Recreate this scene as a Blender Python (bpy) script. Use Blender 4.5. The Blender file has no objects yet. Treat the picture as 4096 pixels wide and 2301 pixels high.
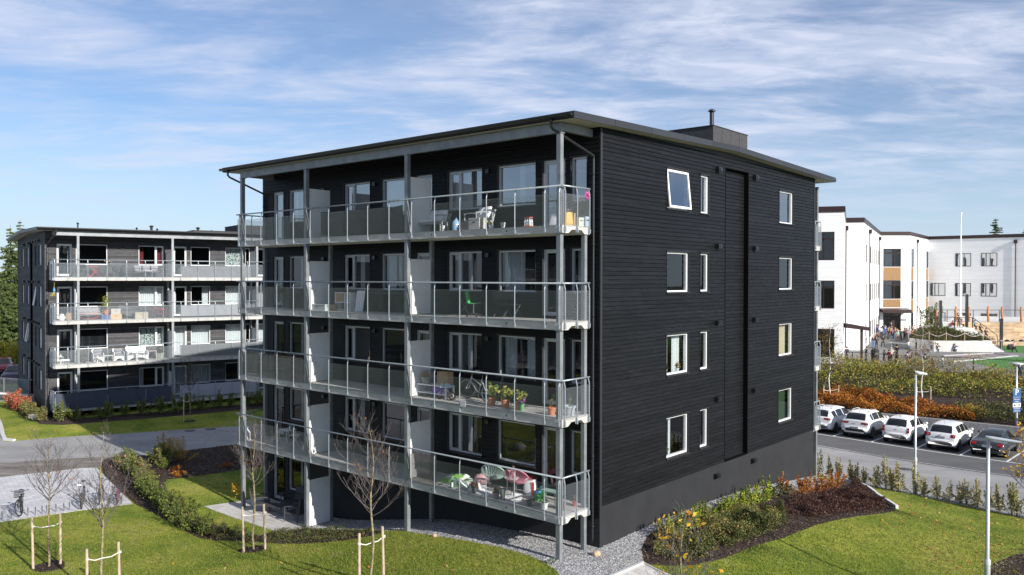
import bpy, bmesh, math, random
import numpy as np
from mathutils import Vector, Matrix, noise
from mathutils.geometry import delaunay_2d_cdt
random.seed(7); rng = np.random.default_rng(7)
R = math.radians; PI = math.pi
scn = bpy.context.scene; COL = scn.collection
# ---------------------------------------------------------------- camera
cam = bpy.data.cameras.new("camera"); camo = bpy.data.objects.new("camera", cam); COL.objects.link(camo)
cam.sensor_width = 36; cam.lens = 3308.68/4096*36; cam.clip_start = .5; cam.clip_end = 4000
camo.location = (0, 0, 10); camo.rotation_mode = 'XYZ'
camo.matrix_world = Matrix.Translation((0,0,10)) @ Matrix.Rotation(R(90)-.0113, 4, 'X') @ Matrix.Rotation(.0015, 4, 'Z')
scn.camera = camo
scn.render.resolution_x = 1024; scn.render.resolution_y = 575
scn.view_settings.view_transform = 'Standard'; scn.view_settings.look = 'None'
scn.view_settings.exposure = 0.68; scn.view_settings.gamma = 1; scn.view_settings.use_curve_mapping = False
# ---------------------------------------------------------------- sun and sky
SUN_EL = R(25.0); SUN_AZ = math.atan2(-.725, .69)      # direction (x,y) towards the sun
sv = Vector((math.cos(SUN_EL)*math.cos(SUN_AZ), math.cos(SUN_EL)*math.sin(SUN_AZ), math.sin(SUN_EL)))
sun = bpy.data.lights.new("sun", 'SUN'); sun.energy = 4.6; sun.angle = R(.5); sun.color = (1, .95, .87)
suno = bpy.data.objects.new("sun", sun); COL.objects.link(suno)
suno.rotation_euler = (-sv).to_track_quat('-Z', 'Y').to_euler(); suno.location = (40, -40, 60)
w = bpy.data.worlds.new("World"); scn.world = w; w.use_nodes = True
nt = w.node_tree; nd = nt.nodes; lk = nt.links; nd.clear()
def N(nodes, t, **kw):
    n = nodes.new(t)
    for k, v in kw.items():
        if k == 'inp':
            for kk, vv in v.items(): n.inputs[kk].default_value = vv
        else: setattr(n, k, v)
    return n
sky = N(nd, 'ShaderNodeTexSky', sky_type='NISHITA', sun_disc=False, sun_elevation=SUN_EL, sun_rotation=R(90)-SUN_AZ, air_density=1.0, dust_density=.1, ozone_density=3.0, altitude=100)
tc = N(nd, 'ShaderNodeTexCoord')
sep = N(nd, 'ShaderNodeSeparateXYZ'); lk.new(tc.outputs['Generated'], sep.inputs[0])
zc = N(nd, 'ShaderNodeMath', operation='MAXIMUM', inp={1: .0}); lk.new(sep.outputs['Z'], zc.inputs[0])
za = N(nd, 'ShaderNodeMath', operation='ADD', inp={1: .09}); lk.new(zc.outputs[0], za.inputs[0])
dx = N(nd, 'ShaderNodeMath', operation='DIVIDE'); lk.new(sep.outputs['X'], dx.inputs[0]); lk.new(za.outputs[0], dx.inputs[1])
dy = N(nd, 'ShaderNodeMath', operation='DIVIDE'); lk.new(sep.outputs['Y'], dy.inputs[0]); lk.new(za.outputs[0], dy.inputs[1])
cmb = N(nd, 'ShaderNodeCombineXYZ'); lk.new(dx.outputs[0], cmb.inputs[0]); lk.new(dy.outputs[0], cmb.inputs[1])
def cloud(scale, rot, loc, strength=.6, detail=7, rough=.6, dist=.4):
    mp = N(nd, 'ShaderNodeMapping'); mp.inputs['Scale'].default_value = scale; mp.inputs['Rotation'].default_value = (0, 0, rot); mp.inputs['Location'].default_value = loc
    lk.new(cmb.outputs[0], mp.inputs[0])
    n = N(nd, 'ShaderNodeTexNoise', inp={'Scale': 1.0, 'Detail': detail, 'Roughness': rough, 'Distortion': dist}); lk.new(mp.outputs[0], n.inputs['Vector'])
    return n
n1 = cloud((.30, .62, 1), R(-8), (3.1, 1.7, 0), detail=3, rough=.5, dist=.2)      # big veil
n2 = cloud((1.25, 2.2, 1), R(-16), (.6, 2.2, 0), detail=11, rough=.60, dist=.35)   # streaks
n3 = cloud((3.2, 6.0, 1), R(-20), (4.6, .2, 0), detail=6, rough=.6, dist=.6)      # ripples
def mr(src, a, b, c=0., d=1.):
    m = N(nd, 'ShaderNodeMapRange', interpolation_type='SMOOTHSTEP', inp={1: a, 2: b, 3: c, 4: d}); lk.new(src, m.inputs[0]); return m.outputs[0]
def ma(op, a, b):
    m = N(nd, 'ShaderNodeMath', operation=op)
    for i, q in enumerate((a, b)):
        if isinstance(q, (int, float)): m.inputs[i].default_value = q
        else: lk.new(q, m.inputs[i])
    return m.outputs[0]
veil = mr(n1.outputs[0], .27, .52)
strk = mr(n2.outputs[0], .37, .64)
rip = mr(n3.outputs[0], .35, .7, .62, 1.)
side = mr(sep.outputs['X'], -.7, .0, .72, 1.)
mask = ma('MULTIPLY', ma('MULTIPLY', ma('ADD', ma('MULTIPLY', veil, ma('ADD', ma('MULTIPLY', strk, .62), .26)), ma('MULTIPLY', strk, .20)), rip), side)
hz = mr(sep.outputs['Z'], .03, .17, .3, 1.)
mask = ma('MULTIPLY', ma('MINIMUM', mask, .92), hz)
hs = N(nd, 'ShaderNodeHueSaturation', inp={'Saturation': 1.0, 'Value': 1.0}); lk.new(sky.outputs[0], hs.inputs['Color'])
skt = N(nd, 'ShaderNodeMix', data_type='RGBA', blend_type='MULTIPLY'); skt.inputs[0].default_value = 1.0; skt.inputs[7].default_value = (.90, .97, 1.10, 1); lk.new(hs.outputs[0], skt.inputs[6])
mx = N(nd, 'ShaderNodeMix', data_type='RGBA'); lk.new(mask, mx.inputs[0]); lk.new(skt.outputs[2], mx.inputs[6]); mx.inputs[7].default_value = (6.5, 7.0, 8.5, 1)
hzm = mr(sep.outputs['Z'], .0, .20, .75, 0.)
mx2 = N(nd, 'ShaderNodeMix', data_type='RGBA'); lk.new(hzm, mx2.inputs[0]); lk.new(mx.outputs[2], mx2.inputs[6]); mx2.inputs[7].default_value = (5.3, 6.6, 8.2, 1)
bg = N(nd, 'ShaderNodeBackground', inp={'Strength': .070}); lk.new(mx2.outputs[2], bg.inputs[0])
wo = N(nd, 'ShaderNodeOutputWorld'); lk.new(bg.outputs[0], wo.inputs[0])
# ---------------------------------------------------------------- helpers
class MB:
    def __init__(s, T=None): s.v = []; s.f = []; s.m = []; s.cm = 0; s.T = T
    def add(s, vs, fs):
        o = len(s.v)
        if s.T is not None: vs = [tuple(s.T @ Vector(v)) for v in vs]
        s.v += [tuple(v) for v in vs]; s.f += [tuple(i+o for i in f) for f in fs]; s.m += [s.cm]*len(fs); return s
    def box(s, a, b):
        x0, y0, z0 = a; x1, y1, z1 = b
        return s.add([(x0,y0,z0),(x1,y0,z0),(x1,y1,z0),(x0,y1,z0),(x0,y0,z1),(x1,y0,z1),(x1,y1,z1),(x0,y1,z1)],
              [(0,3,2,1),(4,5,6,7),(0,1,5,4),(1,2,6,5),(2,3,7,6),(3,0,4,7)])
    def bx(s, c, d, rz=0, rx=0, ry=0):
        M = Matrix.Translation(c) @ Matrix.Rotation(rz, 4, 'Z') @ Matrix.Rotation(ry, 4, 'Y') @ Matrix.Rotation(rx, 4, 'X')
        h = [q/2 for q in d]; vs = [M @ Vector((sx*h[0], sy*h[1], sz*h[2])) for sx, sy, sz in ((-1,-1,-1),(1,-1,-1),(1,1,-1),(-1,1,-1),(-1,-1,1),(1,-1,1),(1,1,1),(-1,1,1))]
        return s.add(vs, [(0,3,2,1),(4,5,6,7),(0,1,5,4),(1,2,6,5),(2,3,7,6),(3,0,4,7)])
    def tube(s, pts, r, n=7, cap=True, closed=False):
        P = [Vector(p) for p in pts]; m = len(P); rr = r if isinstance(r, (list, tuple)) else [r]*m
        vs = []; up = None
        for i, p in enumerate(P):
            if closed: t = (P[(i+1) % m]-P[i-1])
            else: t = (P[min(i+1, m-1)]-P[max(i-1, 0)])
            if t.length < 1e-9: t = Vector((0,0,1))
            t.normalize()
            if up is None: up = Vector((0,0,1)) if abs(t.z) < .9 else Vector((1,0,0))
            a = t.cross(up)
            if a.length < 1e-4: a = t.cross(Vector((0,1,0)))
            a.normalize(); b = a.cross(t).normalized(); up = b
            for k in range(n):
                q = 2*PI*k/n; vs.append(p+(a*math.cos(q)+b*math.sin(q))*rr[i])
        fs = []
        for i in range(m if closed else m-1):
            for k in range(n):
                j = (i+1) % m; fs.append((i*n+k, i*n+(k+1) % n, j*n+(k+1) % n, j*n+k))
        if cap and not closed: fs.append(tuple(range(n))[::-1]); fs.append(tuple((m-1)*n+k for k in range(n)))
        return s.add(vs, fs)
    def lathe(s, prof, n=16, c=(0,0,0), M=None):
        vs = []; M = M or Matrix.Translation(c)
        for r, z in prof:
            for k in range(n): vs.append(M @ Vector((r*math.cos(2*PI*k/n), r*math.sin(2*PI*k/n), z)))
        fs = [(i*n+k, i*n+(k+1) % n, (i+1)*n+(k+1) % n, (i+1)*n+k) for i in range(len(prof)-1) for k in range(n)]
        if prof[0][0] > 1e-4: fs.append(tuple(range(n))[::-1])
        if prof[-1][0] > 1e-4: fs.append(tuple((len(prof)-1)*n+k for k in range(n)))
        return s.add(vs, fs)
    def torus(s, c, R_, r, M=None, n=24, m=6):
        M = M or Matrix.Identity(4); pts = [Vector(c)+(M @ Vector((R_*math.cos(2*PI*k/n), R_*math.sin(2*PI*k/n), 0))) for k in range(n)]
        return s.tube(pts, r, m, False, True)
    def prism(s, poly, z0, z1):      # polygon in xy extruded in z
        n = len(poly); vs = [(x, y, z0) for x, y in poly]+[(x, y, z1) for x, y in poly]
        return s.add(vs, [tuple(range(n))[::-1], tuple(range(n, 2*n))]+[(i, (i+1) % n, n+(i+1) % n, n+i) for i in range(n)])
    def grid(s, fn, nu, nv):
        vs = [fn(i/nu, j/nv) for j in range(nv+1) for i in range(nu+1)]
        return s.add(vs, [(j*(nu+1)+i, j*(nu+1)+i+1, (j+1)*(nu+1)+i+1, (j+1)*(nu+1)+i) for j in range(nv) for i in range(nu)])
    def mesh(s, name, mats, smooth=False):
        me = bpy.data.meshes.new(name); me.from_pydata(s.v, [], s.f)
        for m in (mats if isinstance(mats, (list, tuple)) else [mats]): me.materials.append(m)
        if len(set(s.m)) > 1: me.polygons.foreach_set('material_index', s.m)
        if smooth: me.polygons.foreach_set('use_smooth', [True]*len(s.f))
        me.update(); return me
    def build(s, name, mats, parent=None, loc=None, rz=0, smooth=False):
        return link(name, s.mesh(name, mats, smooth), parent, loc, rz)
def link(name, me, parent=None, loc=None, rz=0, sc=None):
    o = bpy.data.objects.new(name, me); COL.objects.link(o)
    if parent: o.parent = parent
    if loc: o.location = loc
    if rz: o.rotation_euler = (0, 0, rz)
    if sc: o.scale = (sc, sc, sc) if isinstance(sc, (int, float)) else sc
    return o
def npmesh(name, V, F, mats, smooth=False):
    me = bpy.data.meshes.new(name); V = np.asarray(V, np.float32); F = np.asarray(F, np.int32)
    me.vertices.add(len(V)); me.vertices.foreach_set('co', V.ravel())
    k = F.shape[1]; me.loops.add(F.size); me.loops.foreach_set('vertex_index', F.ravel())
    me.polygons.add(len(F)); me.polygons.foreach_set('loop_start', np.arange(len(F), dtype=np.int32)*k)
    try: me.polygons.foreach_set('loop_total', np.full(len(F), k, np.int32))
    except Exception: pass
    for m in (mats if isinstance(mats, (list, tuple)) else [mats]): me.materials.append(m)
    me.update(calc_edges=True); me.validate()
    if smooth: me.polygons.foreach_set('use_smooth', [True]*len(F))
    return me
def tag(o, label=None, cat=None, group=None, kind=None):
    if label: o['label'] = label
    if cat: o['category'] = cat
    if group: o['group'] = group
    if kind: o['kind'] = kind
    return o
def empty(name, loc=(0,0,0), rz=0, label=None, cat=None, group=None):
    o = bpy.data.objects.new(name, None); COL.objects.link(o); o.location = loc; o.rotation_euler = (0, 0, rz); o.empty_display_size = .2
    return tag(o, label, cat, group)
def dup(root, loc, rz=0, label=None, sc=None, group=None):
    r = root.copy(); COL.objects.link(r); r.location = loc; r.rotation_euler = (0, 0, rz)
    if sc: r.scale = (sc, sc, sc) if isinstance(sc, (int, float)) else sc
    if label: r['label'] = label
    if group: r['group'] = group
    for ch in list(root.children):
        c = ch.copy(); COL.objects.link(c); c.parent = r
        for g in ch.children:
            d = g.copy(); COL.objects.link(d); d.parent = c
    return r
# ---------------------------------------------------------------- materials
MATS = {}
def mat(name, c, rough=.6, metal=0., c2=None, scale=6., det=4, bump=0., bscale=None, stretch=None, island=0., spec=.5, sharp=(.35,.65), coat=0.):
    if name in MATS: return MATS[name]
    m = bpy.data.materials.new(name); m.use_nodes = True; t = m.node_tree; n = t.nodes; l = t.links; b = n['Principled BSDF']
    b.inputs['Roughness'].default_value = rough; b.inputs['Metallic'].default_value = metal; b.inputs['Specular IOR Level'].default_value = spec
    if coat: b.inputs['Coat Weight'].default_value = coat
    out = None; c = tuple(c)+(1,)
    tcn = N(n, 'ShaderNodeTexCoord'); vec = tcn.outputs['Object']
    if stretch:
        mp = N(n, 'ShaderNodeMapping'); mp.inputs['Scale'].default_value = stretch; l.new(vec, mp.inputs[0]); vec = mp.outputs[0]
    b.inputs['Base Color'].default_value = c
    if c2 is not None:
        nz = N(n, 'ShaderNodeTexNoise', inp={'Scale': scale, 'Detail': det, 'Roughness': .6}); l.new(vec, nz.inputs['Vector'])
        r = N(n, 'ShaderNodeMapRange', inp={1: sharp[0], 2: sharp[1]}); l.new(nz.outputs[0], r.inputs[0])
        x = N(n, 'ShaderNodeMix', data_type='RGBA'); l.new(r.outputs[0], x.inputs[0]); x.inputs[6].default_value = c; x.inputs[7].default_value = tuple(c2)+(1,)
        out = x.outputs[2]
    if island:
        g = N(n, 'ShaderNodeNewGeometry'); r = N(n, 'ShaderNodeMapRange', inp={1: 0, 2: 1, 3: 1-island, 4: 1+island}); l.new(g.outputs['Random Per Island'], r.inputs[0])
        x = N(n, 'ShaderNodeVectorMath', operation='SCALE'); l.new(r.outputs[0], x.inputs['Scale'])
        if out: l.new(out, x.inputs[0])
        else: x.inputs[0].default_value = c[:3]
        out = x.outputs[0]
    if out: l.new(out, b.inputs['Base Color'])
    if bump:
        nz = N(n, 'ShaderNodeTexNoise', inp={'Scale': bscale or scale*4, 'Detail': 4}); l.new(vec, nz.inputs['Vector'])
        bp = N(n, 'ShaderNodeBump', inp={'Strength': bump, 'Distance': .02}); l.new(nz.outputs[0], bp.inputs['Height']); l.new(bp.outputs[0], b.inputs['Normal'])
    MATS[name] = m; return m
def leafmat(name, cols, rough=.55, trans=.25, pos=None):
    """leaves: each leaf an island with its own colour from the ramp, a little light passing through"""
    if name in MATS: return MATS[name]
    m = bpy.data.materials.new(name); m.use_nodes = True; t = m.node_tree; n = t.nodes; l = t.links; b = n['Principled BSDF']
    b.inputs['Roughness'].default_value = rough; b.inputs['Specular IOR Level'].default_value = .25
    g = N(n, 'ShaderNodeNewGeometry'); r = N(n, 'ShaderNodeValToRGB'); e = r.color_ramp.elements
    k = len(cols)
    for i, c in enumerate(cols):
        p = i/(k-1) if pos is None else pos[i]
        el = e[i] if i < 2 else e.new(p)
        el.position = p; el.color = tuple(c)+(1,)
    l.new(g.outputs['Random Per Island'], r.inputs[0]); l.new(r.outputs[0], b.inputs['Base Color'])
    tr = N(n, 'ShaderNodeBsdfTranslucent'); l.new(r.outputs[0], tr.inputs[0])
    ms = N(n, 'ShaderNodeMixShader', inp={0: trans}); l.new(b.outputs[0], ms.inputs[1]); l.new(tr.outputs[0], ms.inputs[2]); l.new(ms.outputs[0], n['Material Output'].inputs[0])
    MATS[name] = m; return m
def glassmat(name, tint=(.75,.8,.82), base_refl=.03, rough=.0):
    m = bpy.data.materials.new(name); m.use_nodes = True; t = m.node_tree; n = t.nodes; l = t.links; n.remove(n['Principled BSDF'])
    tr = N(n, 'ShaderNodeBsdfTransparent'); tr.inputs[0].default_value = tint+(1,)
    gl = N(n, 'ShaderNodeBsdfGlossy', inp={'Roughness': rough}); gl.inputs[0].default_value = (.95,.97,1,1)
    lw = N(n, 'ShaderNodeFresnel', inp={'IOR': 1.55}); ad = N(n, 'ShaderNodeMath', operation='ADD', inp={1: base_refl}, use_clamp=True); l.new(lw.outputs[0], ad.inputs[0])
    # slight waviness of double glazing
    tcn = N(n, 'ShaderNodeTexCoord'); nz = N(n, 'ShaderNodeTexNoise', inp={'Scale': .9, 'Detail': 1}); l.new(tcn.outputs['Object'], nz.inputs['Vector'])
    bp = N(n, 'ShaderNodeBump', inp={'Strength': .12, 'Distance': .02}); l.new(nz.outputs[0], bp.inputs['Height']); l.new(bp.outputs[0], gl.inputs['Normal'])
    ms = N(n, 'ShaderNodeMixShader'); l.new(ad.outputs[0], ms.inputs[0]); l.new(tr.outputs[0], ms.inputs[1]); l.new(gl.outputs[0], ms.inputs[2]); l.new(ms.outputs[0], n['Material Output'].inputs[0])
    MATS[name] = m; return m
def siding_mat(name, c, c2, rough=.5, isl=.26):
    """painted boards: per-board tone, grain along the board, pale scuffs of its own shape"""
    m = bpy.data.materials.new(name); m.use_nodes = True; t = m.node_tree; n = t.nodes; l = t.links; b = n['Principled BSDF']
    b.inputs['Roughness'].default_value = rough; b.inputs['Specular IOR Level'].default_value = .2
    tcn = N(n, 'ShaderNodeTexCoord'); mp = N(n, 'ShaderNodeMapping'); mp.inputs['Scale'].default_value = (.8, .8, 9); l.new(tcn.outputs['Object'], mp.inputs[0])
    nz = N(n, 'ShaderNodeTexNoise', inp={'Scale': 2.2, 'Detail': 6, 'Roughness': .65}); l.new(mp.outputs[0], nz.inputs['Vector'])
    r = N(n, 'ShaderNodeMapRange', inp={1: .35, 2: .68}); l.new(nz.outputs[0], r.inputs[0])
    x = N(n, 'ShaderNodeMix', data_type='RGBA'); l.new(r.outputs[0], x.inputs[0]); x.inputs[6].default_value = c+(1,); x.inputs[7].default_value = c2+(1,)
    n4 = N(n, 'ShaderNodeTexNoise', inp={'Scale': 5.5, 'Detail': 5, 'Roughness': .7}); mp4 = N(n, 'ShaderNodeMapping'); mp4.inputs['Scale'].default_value = (3.4, 3.4, .8); l.new(tcn.outputs['Object'], mp4.inputs[0]); l.new(mp4.outputs[0], n4.inputs['Vector'])
    r4 = N(n, 'ShaderNodeMapRange', inp={1: .60, 2: .74, 3: 0, 4: .6}); l.new(n4.outputs[0], r4.inputs[0])
    x4 = N(n, 'ShaderNodeMix', data_type='RGBA'); l.new(r4.outputs[0], x4.inputs[0]); l.new(x.outputs[2], x4.inputs[6]); x4.inputs[7].default_value = (c2[0]*3.4, c2[1]*3.3, c2[2]*3.2, 1)
    g = N(n, 'ShaderNodeNewGeometry'); ri = N(n, 'ShaderNodeMapRange', inp={1: 0, 2: 1, 3: 1-isl, 4: 1+isl}); l.new(g.outputs['Random Per Island'], ri.inputs[0])
    vs = N(n, 'ShaderNodeVectorMath', operation='SCALE'); l.new(x4.outputs[2], vs.inputs[0]); l.new(ri.outputs[0], vs.inputs['Scale']); l.new(vs.outputs[0], b.inputs['Base Color'])
    bp = N(n, 'ShaderNodeBump', inp={'Strength': .35, 'Distance': .01}); l.new(nz.outputs[0], bp.inputs['Height']); l.new(bp.outputs[0], b.inputs['Normal'])
    MATS[name] = m; return m
M_SID = siding_mat('black_boards', (.0036,.004,.0052), (.0095,.0102,.012))
M_SIDG = siding_mat('weathered_grey_boards', (.042,.043,.047), (.085,.085,.09), .7, .3)
M_PLINTH = mat('plinth_render', (.0095,.0102,.012), .85, c2=(.015,.0158,.018), scale=1.2, det=6, bump=.15, bscale=60)
M_CONC = mat('balcony_concrete', (.35,.34,.325), .85, c2=(.52,.50,.475), scale=1.6, det=8, bump=.25, bscale=30, stretch=(1,1,1.6))
M_FLOORC = mat('balcony_floor', (.36,.35,.335), .85, c2=(.46,.45,.43), scale=2.5, det=5)
M_GALV = mat('galvanised_steel', (.17,.185,.20), .5, .3, c2=(.27,.285,.30), scale=2.2, det=8, sharp=(.35,.7))
M_RAIL = mat('rail_steel', (.26,.30,.33), .42, .4, c2=(.34,.38,.41), scale=14)
M_MESH = mat('expanded_metal', (.50,.565,.635), .5, .3, c2=(.56,.63,.69), scale=30)
M_BLACK = mat('black_metal', (.014,.015,.018), .35, .2, coat=.3)
M_DARK = mat('dark_trim', (.02,.021,.024), .5)
M_ROOF = mat('roof_felt', (.035,.036,.04), .85, c2=(.055,.056,.06), scale=8, bump=.3, bscale=80)
M_FASCIA = mat('fascia_steel', (.035,.037,.043), .45, .3, island=.15)
M_SOFFIT = mat('soffit_board', (.36,.34,.31), .8, c2=(.42,.40,.37), scale=3)
M_FRAME = mat('white_frame', (.72,.73,.75), .35)
M_FRAMEG = mat('grey_frame', (.48,.50,.52), .38, .2)
M_SCREEN = mat('screen_panel', (.70,.71,.72), .6, c2=(.76,.77,.78), scale=5)
M_GLASS = glassmat('window_glass')
M_GLASSB = glassmat('window_glass_sky', base_refl=.28)
M_RECESS_SHADE = mat('recess_shade_black', (.003,.003,.0035), .9, spec=.1)  # shade of the gable recess returns put into the colour, near black
M_CURT = mat('white_curtain', (.72,.72,.72), .9)
M_CURTB = mat('cream_curtain', (.62,.52,.36), .9)
M_CURTG = mat('green_curtain', (.04,.09,.035), .9)
M_CURTR = mat('red_curtain', (.22,.03,.04), .9)
M_CURTP = mat('patterned_curtain', (.60,.62,.60), .9, c2=(.10,.14,.12), scale=9, det=2, sharp=(.52,.56))
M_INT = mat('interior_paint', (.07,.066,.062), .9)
M_WOODL = mat('light_wood', (.42,.30,.19), .7, c2=(.55,.42,.29), scale=4, stretch=(1,1,5))
M_WHITE = mat('white_paint', (.78,.78,.78), .4)
M_PLA = mat('black_plastic', (.02,.02,.022), .5)
M_RUB = mat('rubber', (.02,.02,.02), .85)
M_CHROME = mat('bright_metal', (.7,.7,.72), .2, 1.)
M_TERRA = mat('terracotta', (.42,.15,.07), .8, c2=(.52,.22,.12), scale=20)
M_SOIL = mat('soil', (.045,.032,.025), .95, c2=(.09,.065,.05), scale=30, bump=.8)
M_BARK = mat('sapling_bark', (.16,.135,.10), .85, c2=(.34,.27,.12), scale=14, det=4, sharp=(.45,.6))
M_TWIG = mat('twig_bark', (.055,.045,.045), .85, c2=(.13,.11,.105), scale=10)
M_BIRCH = mat('birch_bark', (.72,.70,.66), .8, c2=(.12,.10,.09), scale=9, sharp=(.56,.62), stretch=(1,1,4))
M_STAKE = mat('stake_wood', (.36,.26,.17), .8, c2=(.50,.42,.33), scale=5, stretch=(6,6,1))
# ---------------------------------------------------------------- apartment blocks
def siding(mb, O, ud, nd_, u0, u1, z0, z1, opens, pitch=.139, t=.022, t2=.008, seed=1, maxlen=5., gap=.017):
    """lapped boards in the plane through O, along ud, proud along nd_; opens = (ua,ub,za,zb)"""
    O = Vector(O); ud = Vector(ud); nn = Vector(nd_); rr = random.Random(seed)
    def P(u, d, z): return O+ud*u+nn*d+Vector((0,0,z))
    z = z0
    while z < z1-1e-4:
        za, zb = z, min(z+pitch, z1); br = sorted({za, zb} | {q for o in opens for q in (o[2], o[3]) if za < q < zb})
        joints = []; u = u0+rr.uniform(.5, maxlen)
        while u < u1: joints.append(u); u += rr.uniform(2.2, maxlen)
        for a, b in zip(br, br[1:]):
            mid = (a+b)/2; iv = [(u0, u1)]
            for o in opens:
                if o[2] < mid < o[3]:
                    iv = [q for (p0, p1) in iv for q in ((p0, min(p1, o[0])), (max(p0, o[1]), p1)) if q[1]-q[0] > 1e-3]
            da = t+(t2-t)*(a-za)/pitch; db = t+(t2-t)*(b-za)/pitch
            for p0, p1 in iv:
                cuts = [p0]+[j for j in joints if p0+.1 < j < p1-.1]+[p1]
                for q0, q1 in zip(cuts, cuts[1:]):
                    if b == zb and b-a > gap*1.5:
                        c_ = b-gap; dc = t+(t2-t)*(c_-za)/pitch
                        vs = [P(q0,da,a), P(q1,da,a), P(q1,dc,c_), P(q0,dc,c_), P(q1,-.012,c_), P(q0,-.012,c_), P(q1,-.012,b), P(q0,-.012,b)]; fs = [(0,1,2,3),(3,2,4,5),(5,4,6,7)]
                    else: vs = [P(q0,da,a), P(q1,da,a), P(q1,db,b), P(q0,db,b)]; fs = [(0,1,2,3)]
                    if a == za: k = len(vs); vs += [P(q0,-.012,a), P(q1,-.012,a)]; fs.append((k,k+1,1,0))
                    mb.add(vs, fs)
        z += pitch
def basis(O, ud, nn):
    M = Matrix.Identity(4); ud = Vector(ud); nn = Vector(nn)
    for i in range(3): M[i][0] = ud[i]; M[i][1] = nn[i]; M[i][2] = (0,0,1)[i]; M[i][3] = O[i]
    return M
def ring(mb, u0, u1, z0, z1, w_, d0, d1):
    mb.box((u0,d0,z0),(u0+w_,d1,z1)); mb.box((u1-w_,d0,z0),(u1,d1,z1)); mb.box((u0+w_,d0,z0),(u1-w_,d1,z0+w_)); mb.box((u0+w_,d0,z1-w_),(u1-w_,d1,z1))
def curtain_mb(T, u0, u1, z0, z1, d, amp=.03, wl=.13, pinch=0., seed=0):
    mb = MB(T); rr = random.Random(seed); ph = rr.uniform(0, 6); n = max(8, int((u1-u0)/.022)); n = min(n, 60)
    def f(s, t):
        u = u0+(u1-u0)*s; zz = z0+(z1-z0)*t
        if pinch:
            k = 1-abs(pinch)*math.sin(PI*min(1, max(0, (1-t)*1.25)))
            u = (u0 if pinch > 0 else u1)+(u-(u0 if pinch > 0 else u1))*k
        return (u, d+amp*math.sin((u0+(u1-u0)*s)*2*PI/wl+ph+.6*math.sin(s*9)), zz)
    mb.grid(f, n, 6); return mb
def window(parent, T, u0, u1, z0, z1, frame=None, div=None, door=False, curt='', glass=None, seed=0, sill=True, open_=0., cm=None, label=None):
    """u,d,z in the basis T (d outward).  window > pane, curtain, sill, sash"""
    frame = frame or M_FRAMEG; fw = .055
    rv = MB(T); ring(rv, u0-.012, u1+.012, z0-.012, z1+.012, .014, -.20, .030); T0 = T; T = T @ Matrix.Translation((0,-.065,0))
    mb = MB(T); ring(mb, u0, u1, z0, z1, fw, -.11, .012)
    if div: mb.box((div-.045,-.10,z0+fw),(div+.045,.006,z1-fw))
    if div or door:      # sash ring inside
        a, b = (u0+fw+.004, u1-fw-.004) if door else (((div+.05), u1-fw-.004) if (div-u0) > (u1-div) else (u0+fw+.004, div-.05))
        ring(mb, a, b, z0+fw+.004, z1-fw-.004, .06 if door else .045, -.08, -.01)
    w_ = mb.build('balcony_door' if door else 'window', frame, parent)
    if label: w_['label'] = label
    rv.build('reveal', M_DARK, w_)
    if door:
        h = MB(T); h.tube([(u0+.115,.0,z0+1.0),(u0+.115,.05,z0+1.0),(u0+.22,.05,z0+1.0)], .011, 6); h.build('handle', M_CHROME, w_)
    if open_:
        H = T @ Matrix.Translation((0,.0,z1-fw)) @ Matrix.Rotation(R(open_), 4, 'X') @ Matrix.Translation((0,0,-(z1-fw)))
        s = MB(H); ring(s, u0+.02, u1-.02, z0+.02, z1-.03, .075, .016, .06); s.build('open_sash', frame, w_)
        g = MB(H); g.add([(u0+.09,.035,z0+.09),(u1-.09,.035,z0+.09),(u1-.09,.035,z1-.1),(u0+.09,.035,z1-.1)], [(0,1,2,3)]); g.build('pane', glass or M_GLASS, w_)
    else:
        g = MB(T); g.add([(u0+fw-.01,-.05,z0+fw-.01),(u1-fw+.01,-.05,z0+fw-.01),(u1-fw+.01,-.05,z1-fw+.01),(u0+fw-.01,-.05,z1-fw+.01)], [(0,1,2,3)]); g.build('pane', glass or M_GLASS, w_)
    if sill and not door:
        s = MB(T0); s.box((u0-.03,.0,z0-.045),(u1+.03,.075,z0-.012)); s.build('sill', M_DARK, w_); s = MB(T0); s.box((u0-.02,.0,z1+.012),(u1+.02,.05,z1+.04)); s.build('drip_cap', M_DARK, w_)
    W = u1-u0; cm = cm or M_CURT; k = 0
    for c in curt:
        a = {'l': (u0+.05, u0+.05+W*.2, .0), 'r': (u1-.05-W*.2, u1-.05, .0), 'L': (u0+.05, u0+.05+W*.34, .0), 'Q': (u1-.05-W*.34, u1-.05, 0.), 'f': (u0+.04, u1-.04, 0.), 'm': (u0+W*.42, u0+W*.56, 0.), 'h': (u0+.04, u0+W*.55, 0.)}[c]
        curtain_mb(T, a[0], a[1], z0-.05, z1, -.26-.03*k, pinch=a[2], seed=seed+k).build('curtain', cm, w_); k += 1
    return w_
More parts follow.
